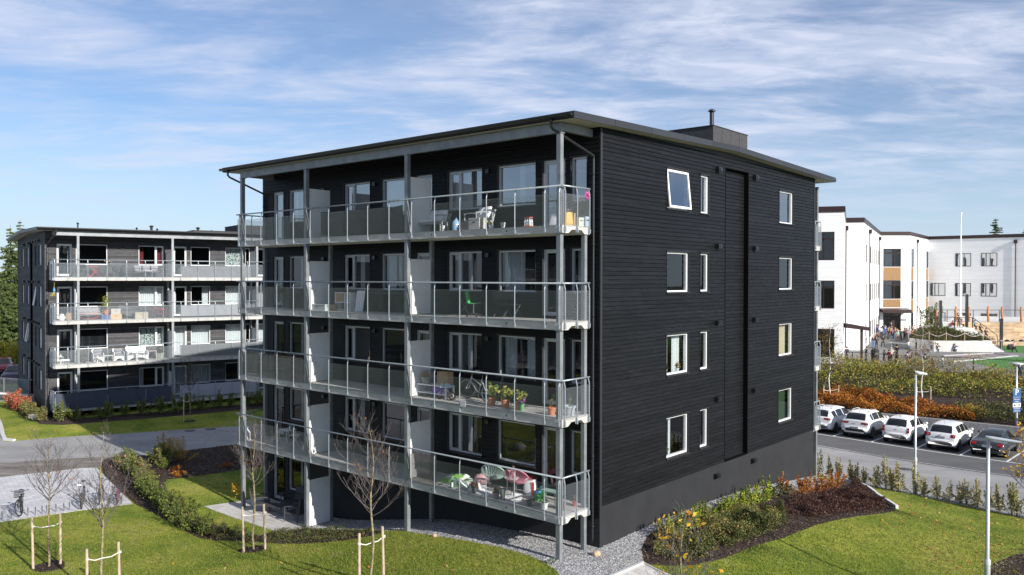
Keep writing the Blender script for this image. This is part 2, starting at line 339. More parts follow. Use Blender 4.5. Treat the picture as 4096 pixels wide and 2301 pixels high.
def expanded_mesh(segs, z0, z1, px, pz, w_, mats, name='mesh_panel', parent=None):
    """diamond steel mesh: zigzag ribbons between posts; segs = ((x,y),(x,y))"""
    V = []; F = []; o = 0
    for (xa, ya), (xb, yb) in segs:
        L = math.hypot(xb-xa, yb-ya); n = max(2, int(round(L/px))*2); rows = max(2, int(round((z1-z0)/pz)))
        t = np.arange(n+1)/n; X = xa+(xb-xa)*t; Y = ya+(yb-ya)*t; nx, ny = -(yb-ya)/L, (xb-xa)/L
        for r in range(rows+1):
            zz = z0+(z1-z0)*r/rows; s = np.where((np.arange(n+1)+r) % 2 == 0, 1., -1.)*pz*.5*.88
            if r == rows: s = np.minimum(s, 0)
            if r == 0: s = np.maximum(s, 0)
            lo = np.stack([X+nx*.004, Y+ny*.004, zz+s-w_/2], 1); hi = np.stack([X-nx*.004, Y-ny*.004, zz+s+w_/2], 1)
            V.append(lo); V.append(hi); i = np.arange(n)+o
            F.append(np.stack([i, i+1, i+1+n+1, i+n+1], 1)); o += 2*(n+1)
    return link(name, npmesh(name, np.concatenate(V), np.concatenate(F), mats), parent)
def railing_post_mesh():
    mb = MB(); mb.tube([(0,-.035,-.17),(0,-.035,.98),(0,-.01,1.07),(0,0,1.12)], .019, 7)
    mb.box((-.05,-.012,-.19),(.05,.0,-.05)); mb.box((-.026,-.062,-.20),(.026,-.012,-.06))
    mb.add([(-.035,-.004,1.15),(.035,-.004,1.15),(0,-.012,1.04),(-.035,.006,1.15),(.035,.006,1.15),(0,-.002,1.04)], [(0,1,2),(3,5,4),(0,2,5,3),(1,4,5,2)])
    return mb.mesh('railing_post', M_RAIL)
def balcony(root, zb, x0, x1, dep, post_xs, side='R', cell=(.060,.045,.0085), both=True, name='balcony', rear=False, clip=None):
    """slab with edge beams (profile cut out at the ends) and its railing; y=0 front edge"""
    zt = zb+.23
    prof = [(0,zb),(.30,zb),(.47,zb+.115),(dep-.42,zb+.115),(dep-.27,zb),(dep,zb),(dep,zt),(0,zt)]
    mb = MB(); n = len(prof)
    vs = [(x0,y,z) for y, z in prof]+[(x1,y,z) for y, z in prof]
    mb.add(vs, [tuple(range(n)), tuple(range(n, 2*n))[::-1]]+[(i, n+i, n+(i+1) % n, (i+1) % n) for i in range(n)])
    mb.box((x0+.35, dep, zb+.10), (x1-.35, dep+.285, zt-.004))
    sl = mb.build(name, M_CONC, root)
    fl = MB(); fl.box((x0+.03,.05,zt),(x1-.03,dep-.02,zt+.012)); fl.build('floor_slab', M_FLOORC, sl)
    h = MB(); zr = zb+1.40
    h.tube([(x0-.06,-.02,zr),(x1+.02,-.02,zr)], .027, 9); h.tube([(x1+.02,-.045,zr),(x1+.02,dep-.02,zr)], .027, 9); h.tube([(x0-.02,-.045,zr),(x0-.02,dep-.02,zr)], .027, 9)
    h.build('handrail', M_RAIL, sl, smooth=True)
    pm = railing_post_mesh.m
    for x in post_xs: link('railing_post', pm, sl, (x, -.004, zt))
    for y in (.10, .70, dep-.06):
        o = link('railing_post', pm, sl, (x1+.004, y, zt), rz=PI/2)
        if both: link('railing_post', pm, sl, (x0-.004, y, zt), rz=-PI/2)
    y_ = -.028
    segs = [((x0, y_), (x1, y_)), ((x1+.026, .02), (x1+.026, dep)), ((x0-.026, .02), (x0-.026, dep))]
    expanded_mesh(segs, zt-.03, zt+.94, *cell, M_MESH, parent=sl)
    return sl
def column(root, x, y, z0, z1, s=.15, name='column'):
    mb = MB(); mb.box((x-s/2,y-s/2,z0),(x+s/2,y+s/2,z1)); mb.box((x-s/2-.03,y-s/2-.03,z1-.02),(x+s/2+.03,y+s/2+.03,z1+.0)); return mb.build(name, M_GALV, root)
railing_post_mesh.m = railing_post_mesh()
A = 1.69
def apartment(name, label, loc, rz, c):
    root = empty(name, loc, rz, label, 'apartment building')
    wx0, wx1, W = c['wx0'], c['wx1'], c['W']; bx0, bx1 = c['bx0'], c['bx1']; zb = c['slabs']; clad = c['clad']; zt = c['eave']; rdg = zt+.25
    sm = c['siding']; base = c['base']
    Tf = basis((0,A,0), (1,0,0), (0,-1,0))
    # front wall
    ops = [(o['u0'], o['u1'], o['z0'], o['z1']) for o in c['front']]
    mb = MB(); siding(mb, (0,A,0), (1,0,0), (0,-1,0), wx0, wx1, c.get('front_clad', clad), zt-.12, ops, seed=3)
    f = mb.build('wall', sm, root)
    gx, gd = (wx1, 1) if c['gside'] == 'R' else (wx0, -1)
    Tg = basis((gx,A,0), (0,1,0), (gd,0,0))
    gops = [(o['u0'], o['u1'], o['z0'], o['z1']) for o in c['gable']]; rc = c['recess']
    mb = MB(); siding(mb, (gx,A,0), (0,1,0), (gd,0,0), 0, W, clad, zt-.12, gops+[rc], seed=5)
    siding(mb, (gx-gd*.19,A,0), (0,1,0), (gd,0,0), rc[0]-.02, rc[1]+.02, rc[2], rc[3], [], seed=9)
    M = Tg; mb2 = MB(M); 
    mb2.add([(0,.0,zt-.12),(W,.0,zt-.12),(W,.0,zt-.05),(W/2,.0,rdg-.03),(0,.0,zt-.05)], [(0,1,2,3,4)])
    mb2.box((-.01,-.02,clad-.02),(.09,.032,zt-.1)); mb2.box((W-.09,-.02,clad-.02),(W+.01,.032,zt-.1))
    mb.build('gable_wall', sm, root)
    rl = MB(M)
    for u in (rc[0]-.03, rc[1]): rl.box((u,-.20,rc[2]),(u+.03,.026,rc[3]))
    rl.box((rc[0],-.20,rc[3]),(rc[1],.026,rc[3]+.03)); rl.box((rc[0],-.20,rc[2]-.03),(rc[1],.03,rc[2])); rl.build('recess_lining', M_RECESS_SHADE, root)
    ot = wx0 if c['gside'] == 'R' else wx1
    mb2.build('corner_trim', M_DARK, root)
    mb = MB(); siding(mb, (ot,A,0), (0,1,0), (-gd,0,0), 0, W, clad, zt-.05, [], pitch=.278); siding(mb, (0,A+W,0), (1,0,0), (0,1,0), wx0, wx1, clad, zt-.05, [], pitch=.278)
    mb.build('rear_wall', sm, root)
    mb = MB(); mb.box((ot-(.02 if ot == wx0 else -.02)-.05,A-.012,base),(ot+.05,A+.05,zt-.1))
    mb.build('corner_board', M_DARK, root)
    # plinth
    mb = MB(); e = .0
    p = c['plinth_front']      # list of (x, ztop)
    for (xa, xb, zl, zt_) in p: mb.box((xa, A+.01, zl), (xb, A+.25, zt_))
    ga, gb_ = sorted((gx+gd*.012, gx-gd*.25)); mb.box((ga, A+.011, base), (gb_, A+W-.002, clad-.003))
    oa, ob = sorted((ot-gd*.01*-1, ot+gd*.25)); mb.box((oa, A+.26, base), (ob, A+W-.26, clad-.003)); mb.box((wx0+.26, A+W-.25, base), (wx1-.26, A+W, clad-.003))
    mb.build('plinth', M_PLINTH, root)
    # interior: core and floor plates
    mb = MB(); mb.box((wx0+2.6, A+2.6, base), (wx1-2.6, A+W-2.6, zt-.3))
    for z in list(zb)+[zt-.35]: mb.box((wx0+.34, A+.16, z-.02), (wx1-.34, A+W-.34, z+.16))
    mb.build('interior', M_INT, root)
    # openings
    for i, o in enumerate(c['front']):
        o = dict(o); u0, u1, z0, z1 = o.pop('u0'), o.pop('u1'), o.pop('z0'), o.pop('z1'); window(root, Tf, u0, u1, z0, z1, seed=i, **o)
    for i, o in enumerate(c['gable']):
        o = dict(o); u0, u1, z0, z1 = o.pop('u0'), o.pop('u1'), o.pop('z0'), o.pop('z1'); window(root, Tg, u0, u1, z0, z1, frame=M_FRAME, seed=50+i, **o)
    # roof
    y0, y1, ym = -.2, A+W+1.64, A+W/2; rx0, rx1 = c['rx0'], c['rx1']; th = .19
    mb = MB(); pr = [(y0,zt),(ym,rdg),(y1,zt),(y1,zt-th),(ym,rdg-th),(y0,zt-th)]
    mb.add([(rx0+.02,y,z+.012) for y, z in pr[:3]]+[(rx1-.02,y,z+.012) for y, z in pr[:3]]+[(rx0+.02,y,z-.03) for y, z in pr[:3]]+[(rx1-.02,y,z-.03) for y, z in pr[:3]],
        [(0,3,4,1),(1,4,5,2),(6,7,10,9),(7,8,11,10),(0,6,9,3),(2,5,11,8),(0,1,7,6),(1,2,8,7),(3,9,10,4),(4,10,11,5)])
    rf = mb.build('roof', M_ROOF, root)
    for x in (rx0, rx1):
        mb = MB(); s = 1 if x == rx1 else -1
        for (ya, za, yb, zb_) in ((y0, zt, ym, rdg), (ym, rdg, y1, zt)):
            n = 5
            for k in range(n):
                t0, t1 = k/n, (k+1)/n-.0012; a = (ya+(yb-ya)*t0, za+(zb_-za)*t0); b = (ya+(yb-ya)*t1, za+(zb_-za)*t1); xi = x-s*.03
                mb.add([(x,a[0],a[1]-th),(x,b[0],b[1]-th),(x,b[0],b[1]+.02),(x,a[0],a[1]+.02),(xi,a[0],a[1]-th),(xi,b[0],b[1]-th),(xi,b[0],b[1]+.02),(xi,a[0],a[1]+.02)],
                    [(0,1,2,3),(7,6,5,4),(3,2,6,7),(0,4,5,1),(0,3,7,4),(1,5,6,2)])
        mb.build('fascia', M_FASCIA, rf)
    mb = MB(); mb.add([(rx0+.03,y,z) for y, z in ((y0,zt-th),(ym,rdg-th),(y1,zt-th))]+[(rx1-.03,y,z) for y, z in ((y0,zt-th),(ym,rdg-th),(y1,zt-th))], [(0,1,4,3),(1,2,5,4)])
    mb.build('soffit', M_SOFFIT, rf)
    mb = MB(); mb.box((rx0,y0-.02,zt-th+.02),(rx1,y0+.01,zt+.015)); mb.box((rx0,y1-.01,zt-th),(rx1,y1+.02,zt+.015)); mb.build('eaves_board', M_DARK, rf)
    for yy, sg in ((y0-.09, -1), (y1+.09, 1)):
        mb = MB(); n = 8; prof = [(yy+.065*math.cos(PI+PI*k/n), zt-th+.13+.075*math.sin(PI+PI*k/n)) for k in range(n+1)]
        xs = [rx0-.05+(rx1-rx0+.03)*k/12 for k in range(13)]
        for xa, xb in zip(xs, xs[1:]):
            for (ya, za), (yb, zb_) in zip(prof, prof[1:]): mb.add([(xa,ya,za),(xb-.004,ya,za),(xb-.004,yb,zb_),(xa,yb,zb_)], [(0,1,2,3)])
            mb.tube([(xa,yy-sg*-.07,zt-th+.135),(xb-.004,yy-sg*-.07,zt-th+.135)], .012, 6)
            mb.box((xa-.012,yy-.072,zt-th+.05),(xa+.012,yy+.072,zt-th+.06))
        for x in (rx0-.05, rx1-.03): mb.add([(x,y,z) for y, z in prof], [tuple(range(n+1))])
        mb.build('gutter', M_BLACK, rf, smooth=False)
    # front beam over the top balcony and columns
    mb = MB(); mb.box((c['beam'][0],.03,zt-.50),(c['beam'][1],.17,zt-th-.012)); mb.box((c['beam'][0],.17,zt-.44),(c['beam'][0]+.12,A-.03,zt-th-.015)); mb.box((c['beam'][1]-.12,.17,zt-.44),(c['beam'][1],A-.03,zt-th-.015)); mb.build('roof_beam', M_GALV, root)
    for x in c['cols']:
        lv = [c['ground'](x)-.1]+[z for z in zb]+[zt-.50]
        for k in range(len(lv)-1):
            z0 = lv[k] if k == 0 else lv[k]+.24
            if lv[k+1]-z0 > .3: column(root, x, .10, z0, lv[k+1])
    for x in c['rcols']:
        lv = [c['ground'](x)-.1]+[z for z in zb]
        for k in range(len(lv)-1):
            z0 = lv[k] if k == 0 else lv[k]+.24
            if lv[k+1]-z0 > .3: column(root, x, c['dep']-.12, z0, lv[k+1], .13)
    for k, z in enumerate(zb):
        b = balcony(root, z, bx0, bx1, c['dep'], c['posts'], cell=c['cell'])
        for x in c['screens']:
            s = MB(); s.box((x-.012,.19,z+.27),(x+.012,c['dep']-.16,z+.23+1.99)); s.build('partition_screen', M_SCREEN, b)
        nt_ = MB(); x = bx0+(bx1-bx0)*.33      # slab joint, drilled holes
        for q in c['holes']: nt_.lathe([(.03,0),(.03,.004)], 10, M=Matrix.Translation((q,-.001,z+.13)) @ Matrix.Rotation(R(90), 4, 'X'))
        for q in c['joints']: nt_.box((q-.008,-.002,z+.11),(q+.008,.02,z+.235)); nt_.box((q-.008,-.002,z+.10),(q+.15,.02,z+.114)); nt_.box((q+.134,-.002,z-.001),(q+.15,.02,z+.10))
        nt_.build('slab_joint', M_DARK, b)
    for k, z in enumerate(zb):      # rear balconies
        if c.get('rear'):
            M = Matrix.Translation((0,A+W,0)); pr = MB(); y_ = A+W
            bx1 = c['bx1']-.07; pr.box((wx0+.6, y_, z), (bx1, y_+1.45, z+.23)); rb = pr.build('balcony', M_CONC, root)
            h = MB(); h.tube([(bx1,y_+.1,z+1.4),(bx1,y_+1.5,z+1.4),(wx0+.6,y_+1.5,z+1.4)], .027, 8); h.build('handrail', M_RAIL, rb)
            for y in (y_+.15, y_+.75, y_+1.4): link('railing_post', railing_post_mesh.m, rb, (bx1+.004, y, z+.23), rz=PI/2)
            expanded_mesh([((bx1+.026, y_+.05), (bx1+.026, y_+1.46)), ((bx1, y_+1.48), (bx1-5, y_+1.48))], z+.2, z+1.17, *c['cell'], M_MESH, parent=rb)
    if c.get('rear'):
        for x in (bx1-.17, bx1-6.7, bx1-12.8): column(root, x, A+W+1.35, base, zt-.4)
    # vents
    for (v, z) in c['vents']:
        mb = MB(Tg); mb.box((v,0,z),(v+.30,.17,z+.16)); mb.box((v+.02,.17,z+.02),(v+.28,.18,z+.14)); mb.lathe([(.05,0),(.05,.02)], 12, M=Matrix.Translation((v+.15,.175,z+.08)) @ Matrix.Rotation(R(-90), 4, 'X')); mb.build('vent', M_BLACK, root)
    for (u, z) in c['fvents']:
        mb = MB(Tf); mb.box((u,0,z),(u+.16,.10,z+.14)); mb.build('vent', M_BLACK, root)
    # downpipes
    for (xa, xb, y, zb_) in c['pipes']:
        mb = MB(); mb.lathe([(.06,zt-.14),(.045,zt-.26)], 10, (xa,y,0)); mb.tube([(xa,y,zt-.2),(xa,y,zt-.36),(xa+(xb-xa)*.06,y+(A-.08-y)*.05,zt-.44),(xb,A-.08,zt-1.02),(xb,A-.08,zt-1.14),(xb,A-.08,zb_+.12),(xb,A-.14,zb_)], .043, 10)
        z = zt-1.6
        while z > zb_+.3: mb.tube([(xb,A-.08,z-.03),(xb,A-.08,z+.03)], .052, 10); mb.box((xb-.015,A-.07,z-.01),(xb+.015,A+.0,z+.01)); z -= 2.2
        mb.build('downpipe', M_BLACK, root, smooth=True)
    # roof gear
    for (x0_, y0_, x1_, y1_, z1_) in c['boxes']:
        mb = MB(); mb.box((x0_,y0_,zt+.02),(x1_,y1_,z1_)); mb.box((x0_-.03,y0_-.03,z1_),(x1_+.03,y1_+.03,z1_+.03))
        for q in (.25,.5,.75): mb.box((x1_,y0_+(y1_-y0_)*q-.01,zt+.03),(x1_+.012,y0_+(y1_-y0_)*q+.01,z1_)); mb.box((x0_+(x1_-x0_)*q-.01,y0_-.012,zt+.03),(x0_+(x1_-x0_)*q+.01,y0_,z1_))
        mb.build('stair_housing', M_ROOF, rf)
    for (x, y, z0, z1, r) in c['flues']:
        mb = MB(); mb.lathe([(r,z0),(r,z1),(r*1.15,z1)], 14, (x,y,0)); mb.lathe([(r*.3,z1+.0),(r*1.75,z1+.05),(r*1.75,z1+.1),(r*.9,z1+.16),(.0,z1+.18)], 16, (x,y,0)); mb.build('chimney', M_BLACK, rf, smooth=False)
    return root
TH = .714
D_ = dict
# ---- the black block in front
F = [11.58, 8.68, 5.78, 2.88]
fr = []
CU = [  # per level: door1, A, B, C, door2, D, E, doorF, G
 ['l', 'lr', 'r', 'f', '', 'rh', 'm', '', ''],
 ['l', 'mr', 'm', 'Lm', '', 'lm', 'mh', '', 'f'],
 ['', 'm', 'l', '', 'L', 'm', 'LQ', '', 'r'],
 ['', 'm', 'm', '', '', 'm', '', '', '']]
for L_, f in enumerate(F):
    cu = CU[L_]
    def a(u0, u1, z0, z1, **k): fr.append(D_(u0=-u0, u1=-u1, z0=f+z0, z1=f+z1, **k))
    gl = M_GLASSB if L_ == 0 else M_GLASS
    a(17.73, 16.88, .10, 2.26, door=True, curt=cu[0], glass=gl); a(16.50, 15.36, .86, 2.26, curt=cu[1], glass=gl)
    a(12.57, 10.90, .86, 2.26, div=-12.02, curt=cu[2], glass=gl); a(10.21, 8.72, .86, 2.26, curt=cu[3], glass=gl)
    a(8.22, 7.32, .10, 2.26, door=True, curt=cu[4], glass=gl); a(6.50, 4.81, .86, 2.26, div=-5.95, curt=cu[5], glass=gl)
    a(4.08, 2.39, .86, 2.26, curt=cu[6], glass=gl); a(2.09, 1.17, .10, 2.26, door=True, curt=cu[7], glass=gl); a(.94, .32, .86, 2.26, curt=cu[8], glass=gl)
fr.append(D_(u0=-17.75, u1=-16.88, z0=.03, z1=2.02, door=True)); fr.append(D_(u0=-16.55, u1=-15.39, z0=.62, z1=2.02, curt='m'))
ga = []
for L_, f in enumerate(F):
    ga.append(D_(u0=4.02, u1=5.58, z0=f+.84 if L_ else f+.86, z1=f+2.25, curt=['l', '', 'LQ', 'm'][L_], open_=6 if L_ == 0 else 0., glass=M_GLASSB if L_ == 0 else M_GLASS))
    ga.append(D_(u0=6.43, u1=7.08, z0=f+.84, z1=f+2.25, curt=['f', '', '', ''][L_], glass=M_GLASSB if L_ == 0 else M_GLASS))
    ga.append(D_(u0=13.50, u1=15.03, z0=f+.84, z1=f+2.25, curt=['l', '', 'f', 'f'][L_], cm=[M_CURT, M_CURT, M_CURTB, M_CURTG][L_], glass=M_GLASSB if L_ == 0 else M_GLASS))
XB = [-v for v in (.09,.64,1.83,3.03,4.22,5.42,6.57,7.76,8.95,10.14,11.30,12.48,13.63,14.81,15.98,17.18,17.70)]
def gmain(x):
    return float(np.interp(-x, [0, 3.5, 6.9, 9, 12.9, 18], [1.56, 1.4, 1.13, .7, -.03, -.05]))
cfg = D_(wx0=-18.48, wx1=.175, W=17.555, bx0=-17.857, bx1=0., dep=1.39, slabs=[2.65, 5.55, 8.45, 11.35], clad=2.87, front_clad=2.52, eave=14.84, base=-1.2, siding=M_SID, front=fr, gable=ga, gside='R',
    recess=(8.44, 10.43, 2.89, 14.27), plinth_front=[], rx0=-18.75, rx1=.58, beam=(-17.7, -.08), cols=[-.17, -6.93, -12.92, -17.62], rcols=[-.12, -6.93, -12.92, -17.72], ground=gmain,
    posts=XB, cell=(.060,.045,.0085), screens=[-6.93, -12.92], holes=[-16.5, -11.5, -5.6, -2.2], joints=[-13.3, -6.9], rear=True,
    vents=[(v, z-2.91*k) for v, z in ((7.58, 14.06), (10.82, 14.06)) for k in range(4)]+[(7.54, 2.40), (10.77, 2.45)],
    fvents=[(x, f+2.05) for f in F for x in (-14.0, -10.68, -4.6)], pipes=[(-.22, -.02, -.27, 1.75), (-18.2, -18.36, -.27, .1)],
    boxes=[(-8., 13.33, -2.0, 16.7, 16.63)], flues=[(-3.4, 15.9, 16.6, 17.75, .1)])
cfg['plinth_front'] = [(-18.48,-17.75,-1.2,2.5),(-17.75,-16.88,-1.2,.03),(-17.75,-16.88,2.02,2.5),(-16.88,-16.55,-1.2,2.5),(-16.55,-15.39,-1.2,.62),(-16.55,-15.39,2.02,2.5),(-15.39,.175,-1.2,2.5)]
BLK = (1.4893, 24.5321, 0)
block = apartment('apartment_block', 'large black timber-clad four-storey apartment block with balconies along its long side', BLK, -TH, cfg)
s = MB(); s.box((-12.932,.19,.01),(-12.908,1.32,1.87)); s.build('partition_screen', M_SCREEN, block)
# ---- the grey block on the left
ZL = [1.089+2.9*k for k in range(4)]; FL = [z+.23 for z in ZL[::-1]]; fr = []
CL = [['r', '', 'lr', '', '', 'f', '', 'l'], ['', '', 'fr', 'l', 'Q', 'f', '', 'f'], ['', 'f', 'f', 'f', 'f', 'f', '', 'f'], ['', '', 'l', 'f', 'f', '', '', '']]
CC = [[M_CURTP, M_CURT, M_CURTR, M_CURT, M_CURT, M_CURTP, M_CURT, M_CURTR], [M_CURT]*8, [M_CURT, M_DARK, M_CURTP, M_CURT, M_CURT, M_CURT, M_CURT, M_CURT], [M_CURT]*8]
for L_, f in enumerate(FL):
    spec = [(.39,1.32,.1,True,None),(1.55,3.52,.86,False,None),(5.53,7.23,.86,False,6.68),(7.90,8.82,.1,True,None),(9.10,10.51,.86,False,None),(11.60,13.0,.86,False,None),(13.12,13.5,.86,False,None),(13.85,14.75,.1,True,None),(15.6,17.2,.86,False,None),(18.2,19.6,.86,False,None)]
    for i, (u0, u1, z0, dr, dv) in enumerate(spec):
        fr.append(D_(u0=u0, u1=u1, z0=f+z0, z1=f+2.26, door=dr, div=dv, frame=M_FRAME, curt=CL[L_][i] if i < 8 else 'f', cm=CC[L_][i] if i < 8 else M_CURT))
ga = []
for L_, f in enumerate(FL):
    for i, (u0, u1) in enumerate(((1.82,3.38),(4.9,5.6),(9.5,10.9),(13.0,14.45))):
        ga.append(D_(u0=u0, u1=u1, z0=f+.84, z1=f+2.25, open_=9 if (L_, i) in ((1, 1), (2, 2)) else 0., curt=''))
cfg = D_(wx0=-.284, wx1=21., W=17.555, bx0=0., bx1=20.4, dep=1.39, slabs=ZL, clad=1.3, front_clad=.95, eave=13.28, base=-.6, siding=M_SIDG, front=fr, gable=ga, gside='L',
    recess=(7.15, 8.5, 1.32, 12.71), plinth_front=[(-.284, 21., -.6, .94)], rx0=-.95, rx1=21.3, beam=(.09, 20.2), cols=[1.45, 7.44, 13.48, 19.5], rcols=[1.41, 7.41, 13.40, 19.5], ground=lambda x: .5,
    posts=[.06,.81,2.02,3.20,4.42,5.62,6.78,7.98,9.18,10.37,11.57,12.76,13.9,15.1,16.3,17.5,18.7,19.9,20.3], cell=(.09,.066,.017), screens=[7.42, 13.44], holes=[.9, 5.1, 11., 16.], joints=[6.4, 14.], rear=False,
    vents=[(v, z-2.9*k) for v, z in ((2.9, 12.5), (4.3, 12.5), (6.0, 12.5), (8.9, 12.5), (12.1, 12.5)) for k in range(4)], fvents=[(x, f+2.0) for f in FL for x in (4.4, 11.1)],
    pipes=[(.12, -.16, -.27, .9)], boxes=[(10.6, 6.5, 14.2, 9.5, 13.75), (14.4, 7.5, 20., 11., 14.35)], flues=[(2.3, 6., 13.4, 13.85, .05), (6.7, 8., 13.4, 13.75, .05), (8.0, 9., 13.4, 14.0, .10), (8.3, 8.4, 13.4, 13.75, .05), (11.6, 9, 13.4, 14.0, .1), (12.7, 9, 13.4, 13.8, .05)])
blockL = apartment('apartment_block', 'smaller weathered grey apartment block across the road, behind on the left', (-30.036, 54.201, 0), .6268, cfg)
blockR = dup(blockL, (-47,1,0), R(107), 'grey apartment block outside the picture on the left, seen only mirrored in the windows')
CP = np.array([(-12.7,36.4,-0.05),(-10.4,34.5,-0.05),(-8.5,32.8,-0.03),(-5.5,30.2,0.70),(-3.9,28.8,1.13),(-1.4,26.6,1.40),(1.2,24.4,1.56),(-11.4,37.9,-0.05),(-9.1,36.0,-0.05),(-7.2,34.3,-0.03),(-4.2,31.7,0.70),(-2.6,30.3,1.13),(-0.0,28.1,1.40),(2.5,25.9,1.56),(2.9,25.8,1.62),(-9.2,40.4,0.00),(-5.9,44.2,0.10),(-1.0,49.2,0.20),(-11.6,33.9,-0.05),(4.8,27.9,1.65),(6.4,29.8,1.60),(8.1,31.7,1.55),(10.0,33.9,1.35),(12.0,36.2,1.10),(14.3,38.8,0.75),(7.8,25.7,1.35),(11.4,29.1,0.95),(14.1,32.2,0.75),(15.8,34.6,0.55),(-9.4,30.0,0.12),(-15.6,27.7,0.30),(-7.7,31.0,0.15),(-12.0,27.3,0.25),(-15.2,32.8,0.15),(-20.1,33.3,0.20),(-18.0,34.0,0.20),(-15.2,37.2,0.10),(-13.3,36.9,0.05),(-21.6,40.8,0.25),(-5.2,28.9,0.55),(-3.3,27.0,1.10),(-4.3,25.7,0.75),(-1.1,24.9,1.35),(1.5,23.6,1.50),(0.0,22.1,1.35),(4.0,24.0,1.45),(5.3,24.6,1.30),(7.2,25.0,1.00),(10.2,26.9,0.75),(12.9,26.4,0.50),(16.2,27.3,0.35),(13.5,35.6,0.45),(16.2,34.4,0.25),(18.5,32.8,0.10),(-14.0,18.0,0.50),(-6.0,14.0,0.90),(0.0,10.0,1.20),(8.0,12.0,1.00),(14.0,16.0,0.50),(0.0,-10.0,1.00),(-20.0,5.0,0.60),(20.0,5.0,0.30),(0.0,-60.0,1.00),(60.0,0.0,0.30),(-60.0,0.0,0.50),(15.9,40.5,0.00),(18.3,38.8,0.00),(21.4,34.4,0.00),(18.2,49.4,0.00),(25.7,41.4,0.00),(19.6,53.2,0.00),(27.6,44.5,0.00),(24.8,56.5,0.00),(28.6,48.3,0.00),(16.0,60.0,0.00),(8.0,58.0,0.05),(25.0,54.0,0.00),(33.0,47.0,0.00),(45.0,30.0,0.00),(30.0,30.0,0.00),(24.0,38.0,0.00),(-26.8,43.2,0.30),(-20.9,44.6,0.30),(-16.0,48.1,0.30),(-30.0,48.5,0.30),(-17.9,54.0,0.30),(-23.9,50.9,0.30),(-8.0,58.0,0.20),(0.0,60.0,0.10),(-26.1,52.3,0.50),(-20.0,57.6,0.60),(-31.5,54.8,0.55),(-36.3,58.6,0.60),(-31.0,53.5,0.75),(-18.0,62.0,0.80),(-8.0,70.0,0.80),(-32.0,60.0,0.90),(-42.0,70.0,0.90),(-50.0,60.0,0.60),(-60.0,90.0,0.80),(-20.0,100.0,1.00),(0.0,90.0,1.00),(-50.0,45.0,0.40),(-90.0,150.0,1.00),(0.0,160.0,2.00)])
# ---------------------------------------------------------------- terrain
def _phi(r): return np.where(r > 0, r*r*np.log(np.maximum(r, 1e-9)), 0)
_n = len(CP); _K = _phi(np.hypot(CP[:,None,0]-CP[None,:,0], CP[:,None,1]-CP[None,:,1]))+np.eye(_n)*2.0
_Q = np.c_[np.ones(_n), CP[:,:2]]; _w = np.linalg.solve(np.block([[_K,_Q],[_Q.T,np.zeros((3,3))]]), np.r_[CP[:,2],0,0,0])
def H(x, y):
    x = np.asarray(x, float); y = np.asarray(y, float)
    r = np.hypot(x[...,None]-CP[:,0], y[...,None]-CP[:,1]); z = _phi(r)@_w[:_n]+_w[_n]+_w[_n+1]*x+_w[_n+2]*y
    return z if z.ndim else float(z)
def inside(poly, X, Y):
    c = np.zeros(len(X), bool); n = len(poly)
    for i in range(n):
        x0, y0 = poly[i]; x1, y1 = poly[(i+1) % n]
        if y0 == y1: continue
        k = ((y0 > Y) != (y1 > Y)) & (X < (x1-x0)*(Y-y0)/(y1-y0)+x0); c ^= k
    return c
def smooth(poly, it=2, closed=True):
    for _ in range(it):
        q = []; n = len(poly)
        for i in range(n if closed else n-1):
            a = poly[i]; b = poly[(i+1) % n]; q += [(a[0]*.75+b[0]*.25, a[1]*.75+b[1]*.25), (a[0]*.25+b[0]*.75, a[1]*.25+b[1]*.75)]
        poly = q
    return poly
def sheets(regions, hf, pts, default):
    """one triangulated ground, cut exactly along the region outlines; returns {name: (V,F)}"""
    vs = []; es = []
    for nm, poly in regions:
        o = len(vs); P = []
        for i, a in enumerate(poly):
            b = poly[(i+1) % len(poly)]; L = math.dist(a, b); k = max(1, min(40, int(L/1.2)))
            P += [(a[0]+(b[0]-a[0])*j/k, a[1]+(b[1]-a[1])*j/k) for j in range(k)]
        vs += P; es += [(o+i, o+(i+1) % len(P)) for i in range(len(P))]
    vs += pts
    r = delaunay_2d_cdt([Vector(v) for v in vs], es, [], 0, 1e-4)
    V = np.array([tuple(v) for v in r[0]]); F = np.array([f for f in r[2] if len(f) == 3]); c = V[F].mean(1); lab = np.zeros(len(F), int)
    for i, (nm, poly) in enumerate(regions): lab[inside(poly, c[:,0], c[:,1])] = i+1
    Z = hf(V[:,0], V[:,1]); V3 = np.c_[V, Z]; out = {}
    a = V3[F[:,1]]-V3[F[:,0]]; b = V3[F[:,2]]-V3[F[:,0]]; fl = np.cross(a, b)[:,2] < 0; F[fl] = F[fl][:, ::-1]
    for nm in {default} | {n for n, _ in regions}:
        ids = [i+1 for i, (n, _) in enumerate(regions) if n == nm]+([0] if nm == default else [])
        out[nm] = (V3, F[np.isin(lab, ids)])
    return out
P_ROAD = [(-60,82),(-46,72),(-33.2,53.5),(-30.75,49.86),(-29.8,48.6),(-17.9,54),(-8,58.6),(4,63.5),(12,67),(16.6,62.2),(21.45,58.03),(31.05,50.04),(45,38.3),(90,1),(90,-25),(30,25.2),(21.44,34.4),(20.2,36.),(18.5,38.2),(16.3,41.),(13,45),(6,52),(-2,54),(-9,51.2),(-15.97,48.17),(-18.89,45.84),(-20.22,44.9),(-22.16,44.68),(-26.8,43.2),(-60,28)]
P_DIRT = [(-26.8,43.3),(-22.16,44.75),(-20.2,44.9),(-21.15,42.2),(-21.9,42.2),(-25,40.2),(-60,24),(-60,28.1)]
P_PAVE = [(-60,24),(-25,40.15),(-21.9,42.16),(-21.21,42.18),(-16.52,35.96),(-18.1,34.83),(-20.52,33.0),(-45,14.5)]
